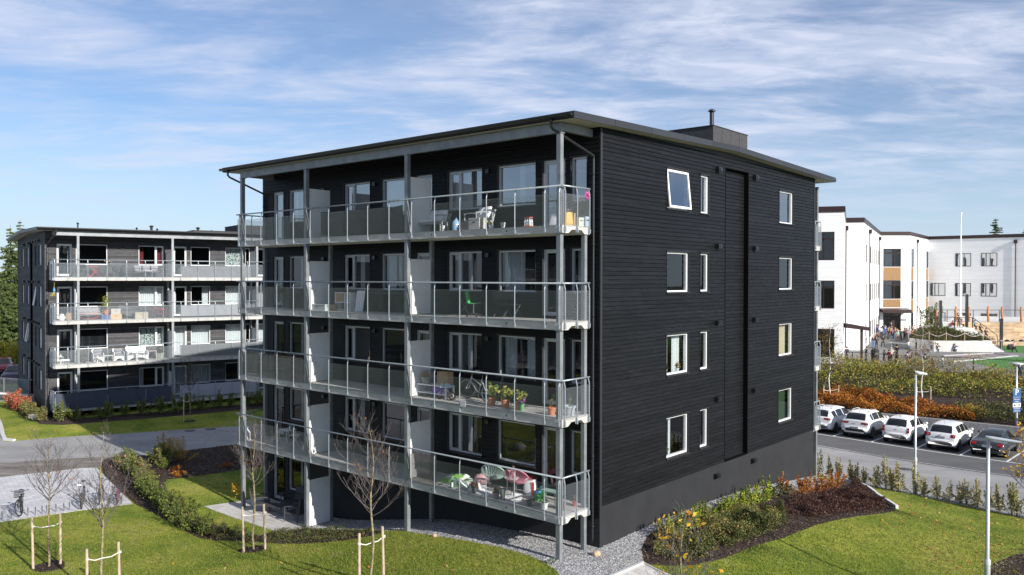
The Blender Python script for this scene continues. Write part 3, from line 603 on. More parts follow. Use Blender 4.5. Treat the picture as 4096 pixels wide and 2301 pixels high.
P_BED = [(-21.21,42.18),(-21.9,44.72),(-20.22,44.9),(-18.89,45.9),(-15.97,48.2),(-9,51.2),(-8,48),(-14.02,42.3),(-16.25,40.41),(-16.9,40.08),(-16.07,38.35),(-14.89,36.4),(-13.86,35.18),(-11.63,33.04),(-9.9,31.95),(-9.1,32.5),(-8.3,33.1),(-6.78,32.02),(-4.4,29.75),(-5.17,29.6),(-6.36,29.85),(-8.02,30.45),(-10.06,31.2),(-11.52,31.24),(-12.24,31.75),(-13.74,33.3),(-15.18,34.82),(-16.52,35.96)]
P_PATIO = [(-13.42,36.06),(-12.23,37.05),(-11.3,37.95),(-7.1,34.3),(-8.3,33.12),(-9.08,32.5)]
P_GRAV = [(-8.3,33.1),(-7.1,34.3),(-2,33),(3.2,26.6),(14.1,39.3),(15.3,38.6),(12.1,35.0),(8.1,30.7),(4.95,27.7),(4.4,26.85),(4.05,25.76),(3.95,24.67),(2.93,23.6),(0,20.6),(-1,21),(1.4,23.5),(1.25,24.05),(.85,24.74),(.35,25.41),(-.47,26.25),(-2.36,27.78),(-4.0,29.4),(-4.4,29.75),(-6.78,32.02)]
P_TILE = [(2.93,23.6),(3.93,24.66),(4.31,24.22),(4.56,23.97),(6.2,22.2),(3,18),(0,20.6)]
P_BEDR = [(3.98,24.6),(4.05,25.76),(4.4,26.85),(4.95,27.7),(8.1,30.7),(12.1,35),(15.3,38.6),(16.0,40.8),(16.95,40.2),(16.27,36.76),(16.15,34.71),(15.82,34.03),(14.9,33.1),(13.62,32.03),(12.28,30.93),(11.02,29.89),(10.17,29.06),(8.3,27.2),(6.65,25.68),(5.39,24.87),(4.64,24.64)]
P_CORN = [(15.0,26.1),(16.3,27.9),(17.6,29.0),(19.2,30.1),(21,30.6),(25,27),(19,21)]
P_BEDL = [(-35.5,58.8),(-32.84,55.95),(-30.1,52.6),(-28.6,52.5),(-15,61),(-16,62.6),(-28.2,54.9),(-30.3,56),(-33.7,60)]
TREES = [((-15.56,27.72),.55), ((-9.39,30.03),.5), ((-12.15,24.45),.5), ((-4.12,24.32),.5), ((-21.42,54.9),.4), ((25.4,36.6),.4)]
def disc(c, r): return [(c[0]+r*(1+.18*math.sin(3*a+c[0]))*math.cos(a), c[1]+r*(1+.2*math.cos(2*a+c[1]))*math.sin(a)) for a in [2*PI*k/14 for k in range(14)]]
P_PARK = [(10.0,63.5),(12.5,59),(14.5,53.2),(18.25,49.44),(21.74,46.0),(25.7,41.39),(30,36),(90,-20),(90,1),(45,38.3),(31.05,50.04),(21.45,58.03),(16.6,62.2)]
P_BOUNCE = [(-90,6),(-24,16),(-12,13),(0,4),(20,3),(40,8),(60,-10),(90,-60),(-90,-60)]  # unseen asphalt added behind the camera to keep bounced light neutral
regs = [('road', P_BOUNCE), ('road', P_ROAD), ('car_park', P_PARK), ('dirt_path', P_DIRT), ('paving', P_PAVE), ('planting_bed', smooth(P_BED, 1)), ('patio', P_PATIO), ('gravel', P_GRAV), ('stone_path', P_TILE), ('planting_bed', P_BEDR), ('planting_bed', P_CORN), ('planting_bed', P_BEDL)]+[('planting_bed', disc(*t)) for t in TREES]
pts = []
for x in np.arange(-60, 70.1, 4.): pts += [(x+rng.uniform(-.3,.3), y+rng.uniform(-.3,.3)) for y in np.arange(-40, 120, 4.)]
for x in np.arange(-30, 28, 1.): pts += [(x+rng.uniform(-.2,.2), y+rng.uniform(-.2,.2)) for y in np.arange(18, 62, 1.)]
pts += [(x, y) for x in (-900,-300,-120,120,300,900) for y in (-900,-300,-100,140,300,1500)]
def Hf(x, y):
    d = np.hypot(x, y-30); k = np.clip((d-70)/60, 0, 1); return H(x, y)*(1-k)+.6*k
ground = sheets(regs, Hf, pts, 'lawn')
def gmat(name, fn):
    m = bpy.data.materials.new(name); m.use_nodes = True; t = m.node_tree; n = t.nodes; l = t.links; b = n['Principled BSDF']; b.inputs['Roughness'].default_value = .9; b.inputs['Specular IOR Level'].default_value = .25
    tcn = N(n, 'ShaderNodeTexCoord'); fn(n, l, b, tcn.outputs['Object']); MATS[name] = m; return m
def nz(n, l, v, s, d=4, r=.6, st=None, rot=0):
    if st or rot:
        mp = N(n, 'ShaderNodeMapping'); mp.inputs['Scale'].default_value = st or (1,1,1); mp.inputs['Rotation'].default_value = (0,0,rot); l.new(v, mp.inputs[0]); v = mp.outputs[0]
    q = N(n, 'ShaderNodeTexNoise', inp={'Scale': s, 'Detail': d, 'Roughness': r}); l.new(v, q.inputs['Vector']); return q.outputs[0]
def ramp(n, l, f, stops):
    r = N(n, 'ShaderNodeValToRGB'); e = r.color_ramp.elements
    for i, (p, c) in enumerate(stops):
        el = e[i] if i < 2 else e.new(p)
        el.position = p; el.color = tuple(c)+(1,)
    l.new(f, r.inputs[0]); return r.outputs[0]
def mixc(n, l, f, a, b, bt='MIX'):
    x = N(n, 'ShaderNodeMix', data_type='RGBA', blend_type=bt)
    for s, q in ((0, f), (6, a), (7, b)):
        if isinstance(q, (int, float)): x.inputs[s].default_value = q
        elif isinstance(q, tuple): x.inputs[s].default_value = q+(1,)
        else: l.new(q, x.inputs[s])
    return x.outputs[2]
def mrn(n, l, f, a, b, c=0., d=1.):
    r = N(n, 'ShaderNodeMapRange', inp={1: a, 2: b, 3: c, 4: d}); l.new(f, r.inputs[0]); return r.outputs[0]
def bumpn(n, l, b, f, s, dist=.02):
    q = N(n, 'ShaderNodeBump', inp={'Strength': s, 'Distance': dist}); l.new(f, q.inputs['Height']); l.new(q.outputs[0], b.inputs['Normal'])
def f_lawn(n, l, b, v):
    a = ramp(n, l, nz(n, l, v, .45, 5, .6), [(.30, (.085,.14,.014)), (.44, (.165,.215,.025)), (.58, (.26,.28,.044)), (.74, (.32,.29,.085))])
    f = ramp(n, l, nz(n, l, v, 7., 5, .75), [(.32, (.42,.46,.38)), (.6, (1.25,1.2,1.1))])
    c = mixc(n, l, .85, a, f, 'MULTIPLY')
    dry = mrn(n, l, nz(n, l, v, .8, 7, .75, (1.6,.7,1), .5), .58, .70, 0, .85); c = mixc(n, l, dry, c, (.30,.25,.12)); c = mixc(n, l, mrn(n, l, nz(n, l, v, 1.9, 5, .7), .56, .66, 0, .55), c, (.05,.09,.012))
    l.new(c, b.inputs['Base Color']); bumpn(n, l, b, nz(n, l, v, 40, 4, .7), .9, .04)
def f_road(n, l, b, v, cc=((.24,.238,.24),(.35,.345,.34))):
    c = ramp(n, l, nz(n, l, v, .35, 5, .6, (1,1.8,1), .7), [(.3, cc[0]), (.7, cc[1])])
    f = ramp(n, l, nz(n, l, v, 45, 3, .7), [(.3, (.6,.6,.6)), (.7, (1.3,1.3,1.3))]); c = mixc(n, l, .6, c, f, 'MULTIPLY')
    vo = N(n, 'ShaderNodeTexVoronoi', feature='DISTANCE_TO_EDGE', inp={'Scale': .22}); 
    mp = N(n, 'ShaderNodeMapping'); l.new(v, mp.inputs[0]); nn = N(n, 'ShaderNodeTexNoise', inp={'Scale': 1.2, 'Detail': 5}); l.new(v, nn.inputs['Vector']); ad = N(n, 'ShaderNodeVectorMath', operation='ADD'); l.new(v, ad.inputs[0]); l.new(nn.outputs['Color'], ad.inputs[1]); l.new(ad.outputs[0], vo.inputs['Vector'])
    cr = mrn(n, l, vo.outputs['Distance'], .0, .006, .55, 0.); c = mixc(n, l, cr, c, (.05,.05,.052))
    l.new(c, b.inputs['Base Color']); bumpn(n, l, b, nz(n, l, v, 60, 3), .3)
def f_park(n, l, b, v): f_road(n, l, b, v, ((.10,.10,.104),(.14,.139,.140)))
def f_dirt(n, l, b, v):
    c = ramp(n, l, nz(n, l, v, 1.1, 7, .7, (.5,1.5,1), .4), [(.3, (.10,.082,.072)), (.5, (.20,.18,.165)), (.68, (.28,.26,.25))]); l.new(c, b.inputs['Base Color']); bumpn(n, l, b, nz(n, l, v, 25, 6), .7)
def brick(n, l, v, rot, w_, h_, c1, c2, mo, off=.5, ms=.006):
    mp = N(n, 'ShaderNodeMapping'); mp.inputs['Rotation'].default_value = (0,0,rot); l.new(v, mp.inputs[0])
    q = N(n, 'ShaderNodeTexBrick', offset=off, inp={'Scale': 1., 'Mortar Size': ms, 'Brick Width': w_, 'Row Height': h_, 'Mortar Smooth': .1, 'Bias': 0.}); q.inputs['Color1'].default_value = c1+(1,); q.inputs['Color2'].default_value = c2+(1,); q.inputs['Mortar'].default_value = mo+(1,); l.new(mp.outputs[0], q.inputs['Vector']); return q
def f_pave(n, l, b, v):
    q = brick(n, l, v, -.65, .42, .28, (.46,.46,.48), (.58,.58,.60), (.22,.21,.20)); c = mixc(n, l, mrn(n, l, nz(n, l, v, 1.5, 6), .35, .7, .0, .35), q.outputs[0], (.30,.28,.27)); l.new(c, b.inputs['Base Color']); bumpn(n, l, b, q.outputs['Fac'], -.4, .01)
def f_patio(n, l, b, v):
    q = brick(n, l, v, TH, .42, .28, (.42,.40,.38), (.52,.50,.48), (.18,.17,.15)); l.new(q.outputs[0], b.inputs['Base Color']); bumpn(n, l, b, q.outputs['Fac'], -.4, .01)
def f_grav(n, l, b, v):
    vo = N(n, 'ShaderNodeTexVoronoi', inp={'Scale': 24.}); l.new(v, vo.inputs['Vector']); s = N(n, 'ShaderNodeSeparateColor'); l.new(vo.outputs['Color'], s.inputs[0])
    c = ramp(n, l, s.outputs[0], [(0, (.09,.09,.10)), (.35, (.19,.19,.205)), (.7, (.33,.33,.34)), (.9, (.46,.44,.42)), (1, (.55,.56,.58))])
    c = mixc(n, l, mrn(n, l, nz(n, l, v, .5, 4), .5, .75, 0, .5), c, (.24,.20,.15), 'MIX'); l.new(c, b.inputs['Base Color']); bumpn(n, l, b, vo.outputs['Distance'], -1., .06)
def f_soil(n, l, b, v):
    c = ramp(n, l, nz(n, l, v, 14, 6, .8), [(.32, (.018,.012,.010)), (.55, (.065,.045,.037)), (.75, (.14,.11,.10))]); l.new(c, b.inputs['Base Color']); bumpn(n, l, b, nz(n, l, v, 18, 6, .8), 1., .08)
def f_far(n, l, b, v): l.new(ramp(n, l, nz(n, l, v, .06, 6, .7), [(.35, (.03,.042,.018)), (.6, (.08,.09,.04))]), b.inputs['Base Color'])
GM = {'far_ground': gmat('far_field', f_far), 'lawn': gmat('grass_ground', f_lawn), 'road': gmat('asphalt', f_road), 'car_park': gmat('dark_asphalt', f_park), 'dirt_path': gmat('dirt', f_dirt), 'paving': gmat('paving_stones', f_pave), 'patio': gmat('patio_stones', f_patio), 'stone_path': MATS['patio_stones'], 'gravel': gmat('gravel', f_grav), 'planting_bed': gmat('bark_soil', f_soil)}
V_, F0 = ground['lawn']; cd = V_[F0].mean(1); far_ = (np.hypot(cd[:,0], cd[:,1]-30) > 62); ground['far_ground'] = (V_, F0[far_]); ground['lawn'] = (V_, F0[~far_])
for nm, (V, F_) in ground.items():
    used = np.unique(F_); mp_ = np.zeros(len(V), int); mp_[used] = np.arange(len(used))
    o = link(nm, npmesh(nm, V[used], mp_[F_], GM[nm], smooth=True)); tag(o, kind='structure')
def at(x, y, dz=0): return (x, y, H(x, y)+dz)
# kerbs and paint
def strip(name, line, w_, h, m, dz=0, seg=1.0, hf=H, gap=0.0, label=None, cat=None, kind='structure'):
    mb = MB()
    for (xa, ya), (xb, yb) in zip(line, line[1:]):
        L = math.dist((xa,ya),(xb,yb)); n = max(1, round(L/seg)); ux, uy = (xb-xa)/L, (yb-ya)/L; px, py = -uy*w_/2, ux*w_/2
        for k in range(n):
            t0, t1 = k/n, (k+1)/n-gap/L; a = (xa+(xb-xa)*t0, ya+(yb-ya)*t0); b = (xa+(xb-xa)*t1, ya+(yb-ya)*t1); za, zb = hf(*a)+dz, hf(*b)+dz
            mb.add([(a[0]+px,a[1]+py,za-.05),(a[0]-px,a[1]-py,za-.05),(b[0]-px,b[1]-py,zb-.05),(b[0]+px,b[1]+py,zb-.05),(a[0]+px,a[1]+py,za+h),(a[0]-px,a[1]-py,za+h),(b[0]-px,b[1]-py,zb+h),(b[0]+px,b[1]+py,zb+h)],
                [(0,3,2,1),(4,5,6,7),(0,1,5,4),(1,2,6,5),(2,3,7,6),(3,0,4,7)])
    o = mb.build(name, m); return tag(o, label, cat, kind=kind)
M_GRAN = mat('granite_kerb', (.26,.26,.27), .8, c2=(.40,.40,.40), scale=6, island=.2)
M_PAINT = mat('road_paint', (.70,.70,.68), .7, c2=(.45,.45,.44), scale=12, sharp=(.55,.75))
def lw(a, b, n): return [(a[0]+(b[0]-a[0])*k/n, a[1]+(b[1]-a[1])*k/n) for k in range(n+1)]
strip('kerb', [(14.5,53.2),(18.25,49.44),(21.74,46.0),(25.7,41.39),(30,36)], .14, .035, M_GRAN, gap=.012)
strip('kerb', [(-36,57.5),(-33.2,53.5),(-30.75,49.86),(-30.1,49.0),(-29.4,48.8)], .22, .11, mat('pale_kerb', (.5,.5,.49), .8, island=.1), seg=.9, gap=.012)
strip('road_marking', [(14.9,58.3),(28.6,43.5)], .11, .006, M_PAINT, seg=.8)
HD = (math.cos(R(46.5)), math.sin(R(46.5)))
for p in ((17.2,55.8),(18.75,54.15),(20.38,52.4),(22.03,50.62),(23.8,48.7),(25.46,46.9),(27.08,45.15)): strip('road_marking', [(p[0]+HD[0]*.07,p[1]+HD[1]*.07),(p[0]+HD[0]*5,p[1]+HD[1]*5)], .10, .006, M_PAINT, seg=.8)
strip('kerb', [(-8.35,33.05),(-9.08,32.47),(-13.42,36.03)], .07, .02, M_CONC, seg=.5, gap=.006)
strip('kerb', [(4.60,23.93),(4.31,24.2),(3.93,24.66)], .06, .03, M_CONC, seg=.5, gap=.006)
strip('kerb', [(0,20.6),(2.93,23.6),(3.93,24.66)], .10, .05, mat('pale_kerb', (.5,.5,.49), .8), seg=1, gap=.01)
tag(strip('garden_wall', [(15.6,41.25),(16.05,40.88),(16.98,40.25),(16.30,36.76),(16.17,34.6)], .12, .14, mat('pale_concrete', (.55,.54,.53), .8, c2=(.68,.67,.66), scale=3), seg=.6, kind=None), 'low pale concrete edging wall round the far end of the dark red planting bed', 'garden wall')
strip('kerb', [(-20.52,32.97),(-18.1,34.80),(-16.52,35.93)], .08, .02, M_GRAN, seg=1, gap=.01)
for x, y, lb in ((-20.4,52.3,'round manhole cover in the shaded road, left one'),(-19.3,52.9,'round manhole cover in the shaded road, right one'),(21.0,44.0,'round manhole cover in the right road')):
    m = MB(); m.lathe([(.33,0),(.33,.012),(.27,.012),(.26,.006),(0,.006)], 24); tag(m.build('manhole_cover', mat('cast_iron', (.06,.058,.056), .7), None, at(x, y, .0)), lb, 'manhole cover')
# grass blades on the near lawn
def tri_sample(V, F_, n, sel=None):
    T = V[F_]; c = T.mean(1); ar = .5*np.linalg.norm(np.cross(T[:,1]-T[:,0], T[:,2]-T[:,0]), axis=1)
    if sel is not None: ar = ar*sel(c)
    k = rng.choice(len(F_), n, p=ar/ar.sum()); u = rng.random((n,1)); v = rng.random((n,1)); s = u+v > 1; u = np.where(s, 1-u, u); v = np.where(s, 1-v, v)
    return T[k,0]+(T[k,1]-T[k,0])*u+(T[k,2]-T[k,0])*v
M_GRASS = leafmat('grass_blades', [(.09,.15,.018),(.16,.215,.028),(.25,.265,.05),(.34,.31,.09)], .7, .3, pos=[0,.45,.8,1])
def blades(V, F_, n, sel, h=.048, w_=.011):
    B = tri_sample(V, F_, n, sel); a = rng.random(n)*2*PI; ln = rng.normal(0, .5, (n,2)); hh = h*(.5+rng.random(n))
    t = np.stack([np.cos(a)*w_, np.sin(a)*w_, np.zeros(n)], 1); tip = B+np.stack([ln[:,0]*hh, ln[:,1]*hh, hh], 1)
    Vv = np.stack([B-t, B+t, tip], 1).reshape(-1, 3); return Vv, np.arange(3*n).reshape(-1, 3)
def nearsel(c):
    d = np.hypot(c[:,0], c[:,1]); vis = (np.abs(c[:,0]) < c[:,1]*.66) & (c[:,1] > 19); return vis*(1/(1+((d-24)/9).clip(0)**2))
Vb, Fb = blades(*ground['lawn'], 260000, nearsel)
o = link('grass', npmesh('grass', Vb, Fb, M_GRASS)); tag(o, 'short yellow green lawn grass around the black block', 'grass', kind='stuff')
# loose stones and fallen leaves
def scatter_leaves(name, pos, s, cols, label, cat):
    n = len(pos); a = rng.random(n)*2*PI; u = np.stack([np.cos(a), np.sin(a), rng.normal(0,.25,n)], 1)*s; v = np.stack([-np.sin(a), np.cos(a), rng.normal(0,.25,n)], 1)*s*.6
    P = pos+np.array([0,0,s*.5]); Vv = np.stack([P-u, P-v, P+u, P+v], 1).reshape(-1,3); o = link(name, npmesh(name, Vv, np.arange(4*n).reshape(-1,4), leafmat(name+'_m', cols, .6, .2))); tag(o, label, cat, kind='stuff')
scatter_leaves('fallen_leaves', tri_sample(*ground['lawn'], 420, lambda c: ((c[:,1] > 18) & (c[:,1] < 42) & (np.abs(c[:,0]) < c[:,1]*.66))*(np.where(c[:,0] > 14, 14., .6))), .065, [(.55,.33,.04),(.45,.20,.05),(.35,.10,.06),(.6,.5,.2)], 'scattered yellow fallen leaves on the lawn', 'leaves')
scatter_leaves('bark_chips', tri_sample(*ground['planting_bed'], 26000, lambda c: (c[:,1] < 52)*1.), .045, [(.02,.013,.010),(.06,.04,.03),(.12,.08,.06),(.22,.17,.14)], 'brown bark chips covering the planting beds', 'bark chips')
def pebbles(n):
    B = tri_sample(*ground['gravel'], n, lambda c: (c[:,1] < 36)*1.); s = .012+.018*rng.random((n,1)); V6 = np.array([(1,0,0),(0,1,0),(-1,0,0),(0,-1,0),(0,0,1.)]); a = rng.random(n)*2*PI; ca, sa = np.cos(a)[:,None], np.sin(a)[:,None]
    x = V6[None,:,0]*ca-V6[None,:,1]*sa; y = V6[None,:,0]*sa+V6[None,:,1]*ca; z = np.repeat(V6[None,:,2]*.8, n, 0)
    P = B[:,None,:]+np.stack([x,y,z], 2)*s[:,:,None]*(.7+.6*rng.random((n,5,1))); F5 = np.array([(0,1,4),(1,2,4),(2,3,4),(3,0,4)]); Ff = (np.arange(n)[:,None,None]*5+F5).reshape(-1,3); return P.reshape(-1,3), Ff
Vp, Fp = pebbles(26000)
o = link('gravel_stones', npmesh('gravel_stones', Vp, Fp, leafmat('pebble', [(.10,.10,.11),(.22,.22,.23),(.36,.36,.37),(.55,.54,.52)], .8, 0.))); tag(o, 'grey crushed stones of the gravel strip along the black block', 'gravel', kind='stuff')
def boulder(x, y, r, c, lab, nm='stone'):
    bm = bmesh.new(); bmesh.ops.create_icosphere(bm, subdivisions=3, radius=r)
    for v in bm.verts: v.co *= 1+.25*noise.noise(v.co*2/r+Vector((x,y,0))); v.co.z *= .75
    me = bpy.data.meshes.new(nm); bm.to_mesh(me); bm.free(); me.materials.append(mat('stone_'+lab[:12].replace(' ', '_'), c, .85, c2=tuple(q*.6 for q in c), scale=20)); me.polygons.foreach_set('use_smooth', [True]*len(me.polygons))
    return tag(link(nm, me, None, (x, y, H(x,y)+r*.4)), lab, 'stone')
boulder(2.58, 25.06, .13, (.55,.42,.28), 'round tan stone lying on the gravel by the wall corner')
boulder(19.6, 37.3, .12, (.6,.58,.55), 'pale stone on the grass beside the tall lamp post foot')
boulder(-18.1, 25.2, .34, (.42,.40,.38), 'flat grey rock half sunk in the lawn at lower left')
boulder(-2.6, 27.9, .08, (.62,.42,.26), 'small pinkish stone at the edge of gravel and lawn')
# ---------------------------------------------------------------- vegetation
def leaf_arrays(P, size, aspect=.55, up=.0, r=None):
    r = r or rng; n = len(P); d = r.normal(size=(n,3)); d[:,2] = d[:,2]*.7+up; d /= np.linalg.norm(d, axis=1, keepdims=True); e = r.normal(size=(n,3)); e -= (e*d).sum(1, keepdims=True)*d; e /= np.linalg.norm(e, axis=1, keepdims=True)
    s = (size*(.6+.8*r.random((n,1)))); u = d*s*.5; v = e*s*.5*aspect
    return np.stack([P-u, P-v, P+u, P+v], 1).reshape(-1,3), np.arange(4*n).reshape(-1,4)
def leaves(name, P, size, m, parent=None, aspect=.55, up=0.):
    V, F_ = leaf_arrays(np.asarray(P), size, aspect, up); return link(name, npmesh(name, V, F_, m), parent)
L_OLIVE = leafmat('olive_leaves', [(.08,.10,.025),(.17,.18,.05),(.28,.24,.09),(.34,.18,.09)], pos=[0,.5,.85,1])
L_GREEN = leafmat('hedge_leaves', [(.05,.08,.018),(.11,.15,.03),(.21,.23,.05),(.34,.30,.08)], pos=[0,.5,.85,1])
L_YELG = leafmat('yellow_green_leaves', [(.12,.19,.025),(.28,.35,.04),(.50,.48,.06)])
L_RED = leafmat('red_leaves', [(.22,.04,.03),(.46,.10,.06),(.56,.26,.14),(.42,.36,.14)], pos=[0,.45,.8,1])
L_ORANGE = leafmat('orange_leaves', [(.16,.045,.012),(.36,.11,.018),(.48,.20,.03),(.20,.17,.03)], pos=[0,.4,.8,1])
L_PURP = leafmat('dark_red_leaves', [(.025,.012,.012),(.07,.032,.028),(.16,.09,.06)])
L_DGREEN = leafmat('dark_green_leaves', [(.03,.048,.015),(.075,.095,.028),(.15,.15,.05),(.22,.13,.06)], pos=[0,.5,.85,1])
L_YEL = leafmat('yellow_leaves', [(.48,.28,.025),(.62,.42,.04),(.55,.22,.03)])
L_PINK = leafmat('pink_red_leaves', [(.35,.05,.06),(.45,.14,.16),(.4,.12,.03)])
L_SPR = leafmat('spruce_needles', [(.03,.055,.02),(.075,.115,.035),(.16,.19,.05)], .7, .12)
def blob(n, rx, ry, h, z0=.0, seed=0, k=9, spiky=.0):
    """uneven shrub volume: upright shoots of leaves round many stem tips"""
    r = np.random.default_rng(seed); c = r.normal(size=(k,2))*[rx*.42, ry*.42]; hh = h*(1-.45*(np.hypot(c[:,0]/rx, c[:,1]/ry)))*(.65+.45*r.random(k)); i = r.integers(0, k, n); t = r.random(n)**.75
    w_ = (.42-.30*t*spiky-.12*t)*min(rx, ry); P = np.c_[c[i]*(.45+.75*t)[:,None]+r.normal(size=(n,2))*w_[:,None]*.55, z0+hh[i]*(.10+.9*t)]; return P, c, hh
def shrub_proto(name, lab, cat, grp, n, rx, ry, h, size, m, seed, k=9, spiky=.5, loc=(0,0,0)):
    o = empty(name, loc, 0, lab, cat, grp); P, c, hh = blob(n, rx, ry, h, 0, seed, k, spiky); leaves('foliage', P, size, m, o)
    mb = MB()
    for (x, y), q in zip(c, hh): mb.tube([(x*.15,y*.15,-.05),(x*.6,y*.6,q*.45),(x*1.15,y*1.15,q*.97)], [.010,.007,.003], 4, False)
    mb.build('stem', M_TWIG, o); return o
ORD = 'first second third fourth fifth sixth seventh eighth ninth tenth eleventh twelfth thirteenth fourteenth fifteenth sixteenth seventeenth eighteenth nineteenth twentieth'.split()
ORD += ['twenty-'+q for q in ORD[:9]]+['thirtieth']+['thirty-'+q for q in ORD[:9]]+['fortieth']+['forty-'+q for q in ORD[:9]]+['fiftieth']+['fifty-'+q for q in ORD[:9]]
def row(protos, line, step, rs, jit, labf, sc=(.8,1.2), zf=None):
    rr = random.Random(rs); first = set(); i = 0; out = []
    for (xa, ya), (xb, yb) in zip(line, line[1:]):
        L = math.dist((xa,ya),(xb,yb)); d = step*.5
        while d < L:
            x = xa+(xb-xa)*d/L+rr.uniform(-jit,jit); y = ya+(yb-ya)*d/L+rr.uniform(-jit,jit); p = protos[i % len(protos)] if rr.random() < .6 else rr.choice(protos); s = rr.uniform(*sc); z = (zf or H)(x, y)
            if id(p) not in first: first.add(id(p)); p.location = (x,y,z); p.rotation_euler = (0,0,rr.uniform(0,6)); p.scale = (s,s,s*rr.uniform(.9,1.15)); o = p
            else: o = dup(p, (x,y,z), rr.uniform(0,6), sc=(s,s,s*rr.uniform(.85,1.2)))
            o['label'] = labf(i, x, y); i += 1; d += step*rr.uniform(.8,1.2); out.append(o)
    return out
L_HEDR = leafmat('road_hedge_leaves', [(.18,.19,.07),(.36,.34,.15),(.52,.44,.22),(.50,.30,.20)], pos=[0,.45,.85,1])
# hedge by the road on the right
G = 'young hedge shrubs along the road on the right'
pr = [shrub_proto('hedge_shrub', '', 'shrub', G, 760, .40, .40, 1.2, .075, L_HEDR, s, 8, .8) for s in (1, 2, 3)]
row(pr, [(14.2,43.3),(16.2,41.2),(17.4,39.9),(18.5,38.5),(19.5,37.3),(20.5,35.9),(21.6,34.3),(23.5,32.6),(26,30.4)], .46, 4, .12, lambda i, x, y: ORD[i]+' olive shrub from the black block in the hedge along the right road')
G = 'hedge shrubs between bike parking and patio lawn'
pr = [shrub_proto('hedge_shrub', '', 'shrub', G, 950, .5, .5, .9, .07, L_GREEN, s, 9, .5) for s in (11, 12)]+[shrub_proto('hedge_shrub', '', 'shrub', G, 800, .45, .45, .8, .07, L_YELG if 0 else L_OLIVE, s, 9, .5) for s in (13,)]
row(pr, [(-20.7,44.2),(-18.6,43.6),(-17.6,41.9)], .62, 3, .25, lambda i, x, y: ORD[i]+' shrub from the road in the wide clump where the diagonal hedge begins', (.9,1.3))
row(pr[:1]+pr, [(-20.3,43.1),(-18.6,40.9),(-17.0,38.3),(-15.6,36.2),(-14.2,34.5),(-12.7,32.8),(-11.6,32.0)], .46, 5, .22, lambda i, x, y: ORD[i]+' shrub from the road end in the diagonal hedge beside the bike parking', (.85,1.2))
row([shrub_proto('hedge_shrub', '', 'shrub', G, 500, .4, .4, .5, .06, L_DGREEN, 14, 8, .3)], [(-12.2,32.4),(-9.9,31.7)], .5, 5, .1, lambda i, x, y: ORD[i]+' thin low shrub at the near end of the diagonal hedge', (.8,1.))
G = 'dark shrubs in the shaded bed by the road'
row([shrub_proto('bed_shrub', '', 'shrub', G, 600, .5, .5, .6, .07, L_DGREEN, 21, 8, .3), shrub_proto('bed_shrub', '', 'shrub', G, 500, .5, .5, .45, .07, L_ORANGE, 22, 8, .3)], [(-15.6,44.8),(-12,46.4),(-9.5,48.6)], 1.3, 6, .6, lambda i, x, y: ORD[i]+' low shrub from the left in the shaded bed behind the hedge')
row([shrub_proto('golden_shrub', '', 'shrub', 'golden shrubs at the hedge end', 900, .55, .55, 1.35, .08, leafmat('golden', [(.30,.24,.04),(.48,.36,.06),(.5,.22,.05)]), 26, 8, .5)], [(-19.2,45.0),(-17.0,43.6)], .75, 8, .15, lambda i, x, y: ORD[i]+' golden yellow shrub at the road end of the hedge', (.8,1.1))
row([shrub_proto('bed_shrub', '', 'shrub', 'orange shrubs in the shaded bed', 420, .5, .5, .45, .07, L_ORANGE, 23, 7, .3)], [(-17.1,41.6),(-16.2,40.6)], .7, 8, .2, lambda i, x, y: ORD[i]+' low orange shrub on bare soil where hedge meets shaded bed', (.8,1.))
row([shrub_proto('bed_shrub', '', 'shrub', 'orange shrubs in the shaded bed', 300, .5, .5, .35, .07, L_ORANGE, 24, 7, .3)], [(-15.2,42.4),(-12.8,43.6)], 1.1, 8, .2, lambda i, x, y: ORD[i]+' low orange shrub in the building shadow at the bed edge', (.8,1.))
# hedge in front of the grey block
G = 'hedge shrubs in front of the grey block'
pr = [shrub_proto('hedge_shrub', '', 'shrub', G, 800, .62, .55, 1.35, .10, L_GREEN, s, 9, .7) for s in (31, 32, 33)]
row(pr, [(-29.6,53.2),(-15.5,62.1)], .95, 7, .25, lambda i, x, y: ORD[i]+' green shrub from the left in the hedge before the grey block', (.8,1.15))
G = 'red shrubs at the corner of the grey block'
pr = [shrub_proto('red_shrub', '', 'shrub', G, 900, .6, .6, 1.3, .10, L_RED, s, 9, .6) for s in (41, 42)]
row(pr, [(-35.9,59.6),(-34.9,58.3),(-33.6,57.0)], .62, 9, .22, lambda i, x, y: ORD[i]+' red autumn shrub from the wire fence, beside the grey gable', (.8,1.2))
G = 'yellowing shrubs at the corner of the grey block'
pr = [shrub_proto('autumn_shrub', '', 'shrub', G, 900, .6, .6, 1.1, .10, L_OLIVE, s, 9, .6) for s in (43, 44)]
row(pr, [(-33.6,56.9),(-31.9,55.1),(-30.6,53.5)], .55, 10, .3, lambda i, x, y: ORD[i]+' yellow green shrub after the red ones at the grey block corner', (.75,1.1))
tag(leaves('flowering_plant', blob(500, .6, .5, .7, 0, 5)[0], .08, leafmat('pale_blooms', [(.45,.42,.48),(.35,.37,.3),(.6,.58,.6)]), None), 'pale white and lilac flowering plant at the grey block corner', 'flowers').location = (-30.9,53.7,H(-30.9,53.7))
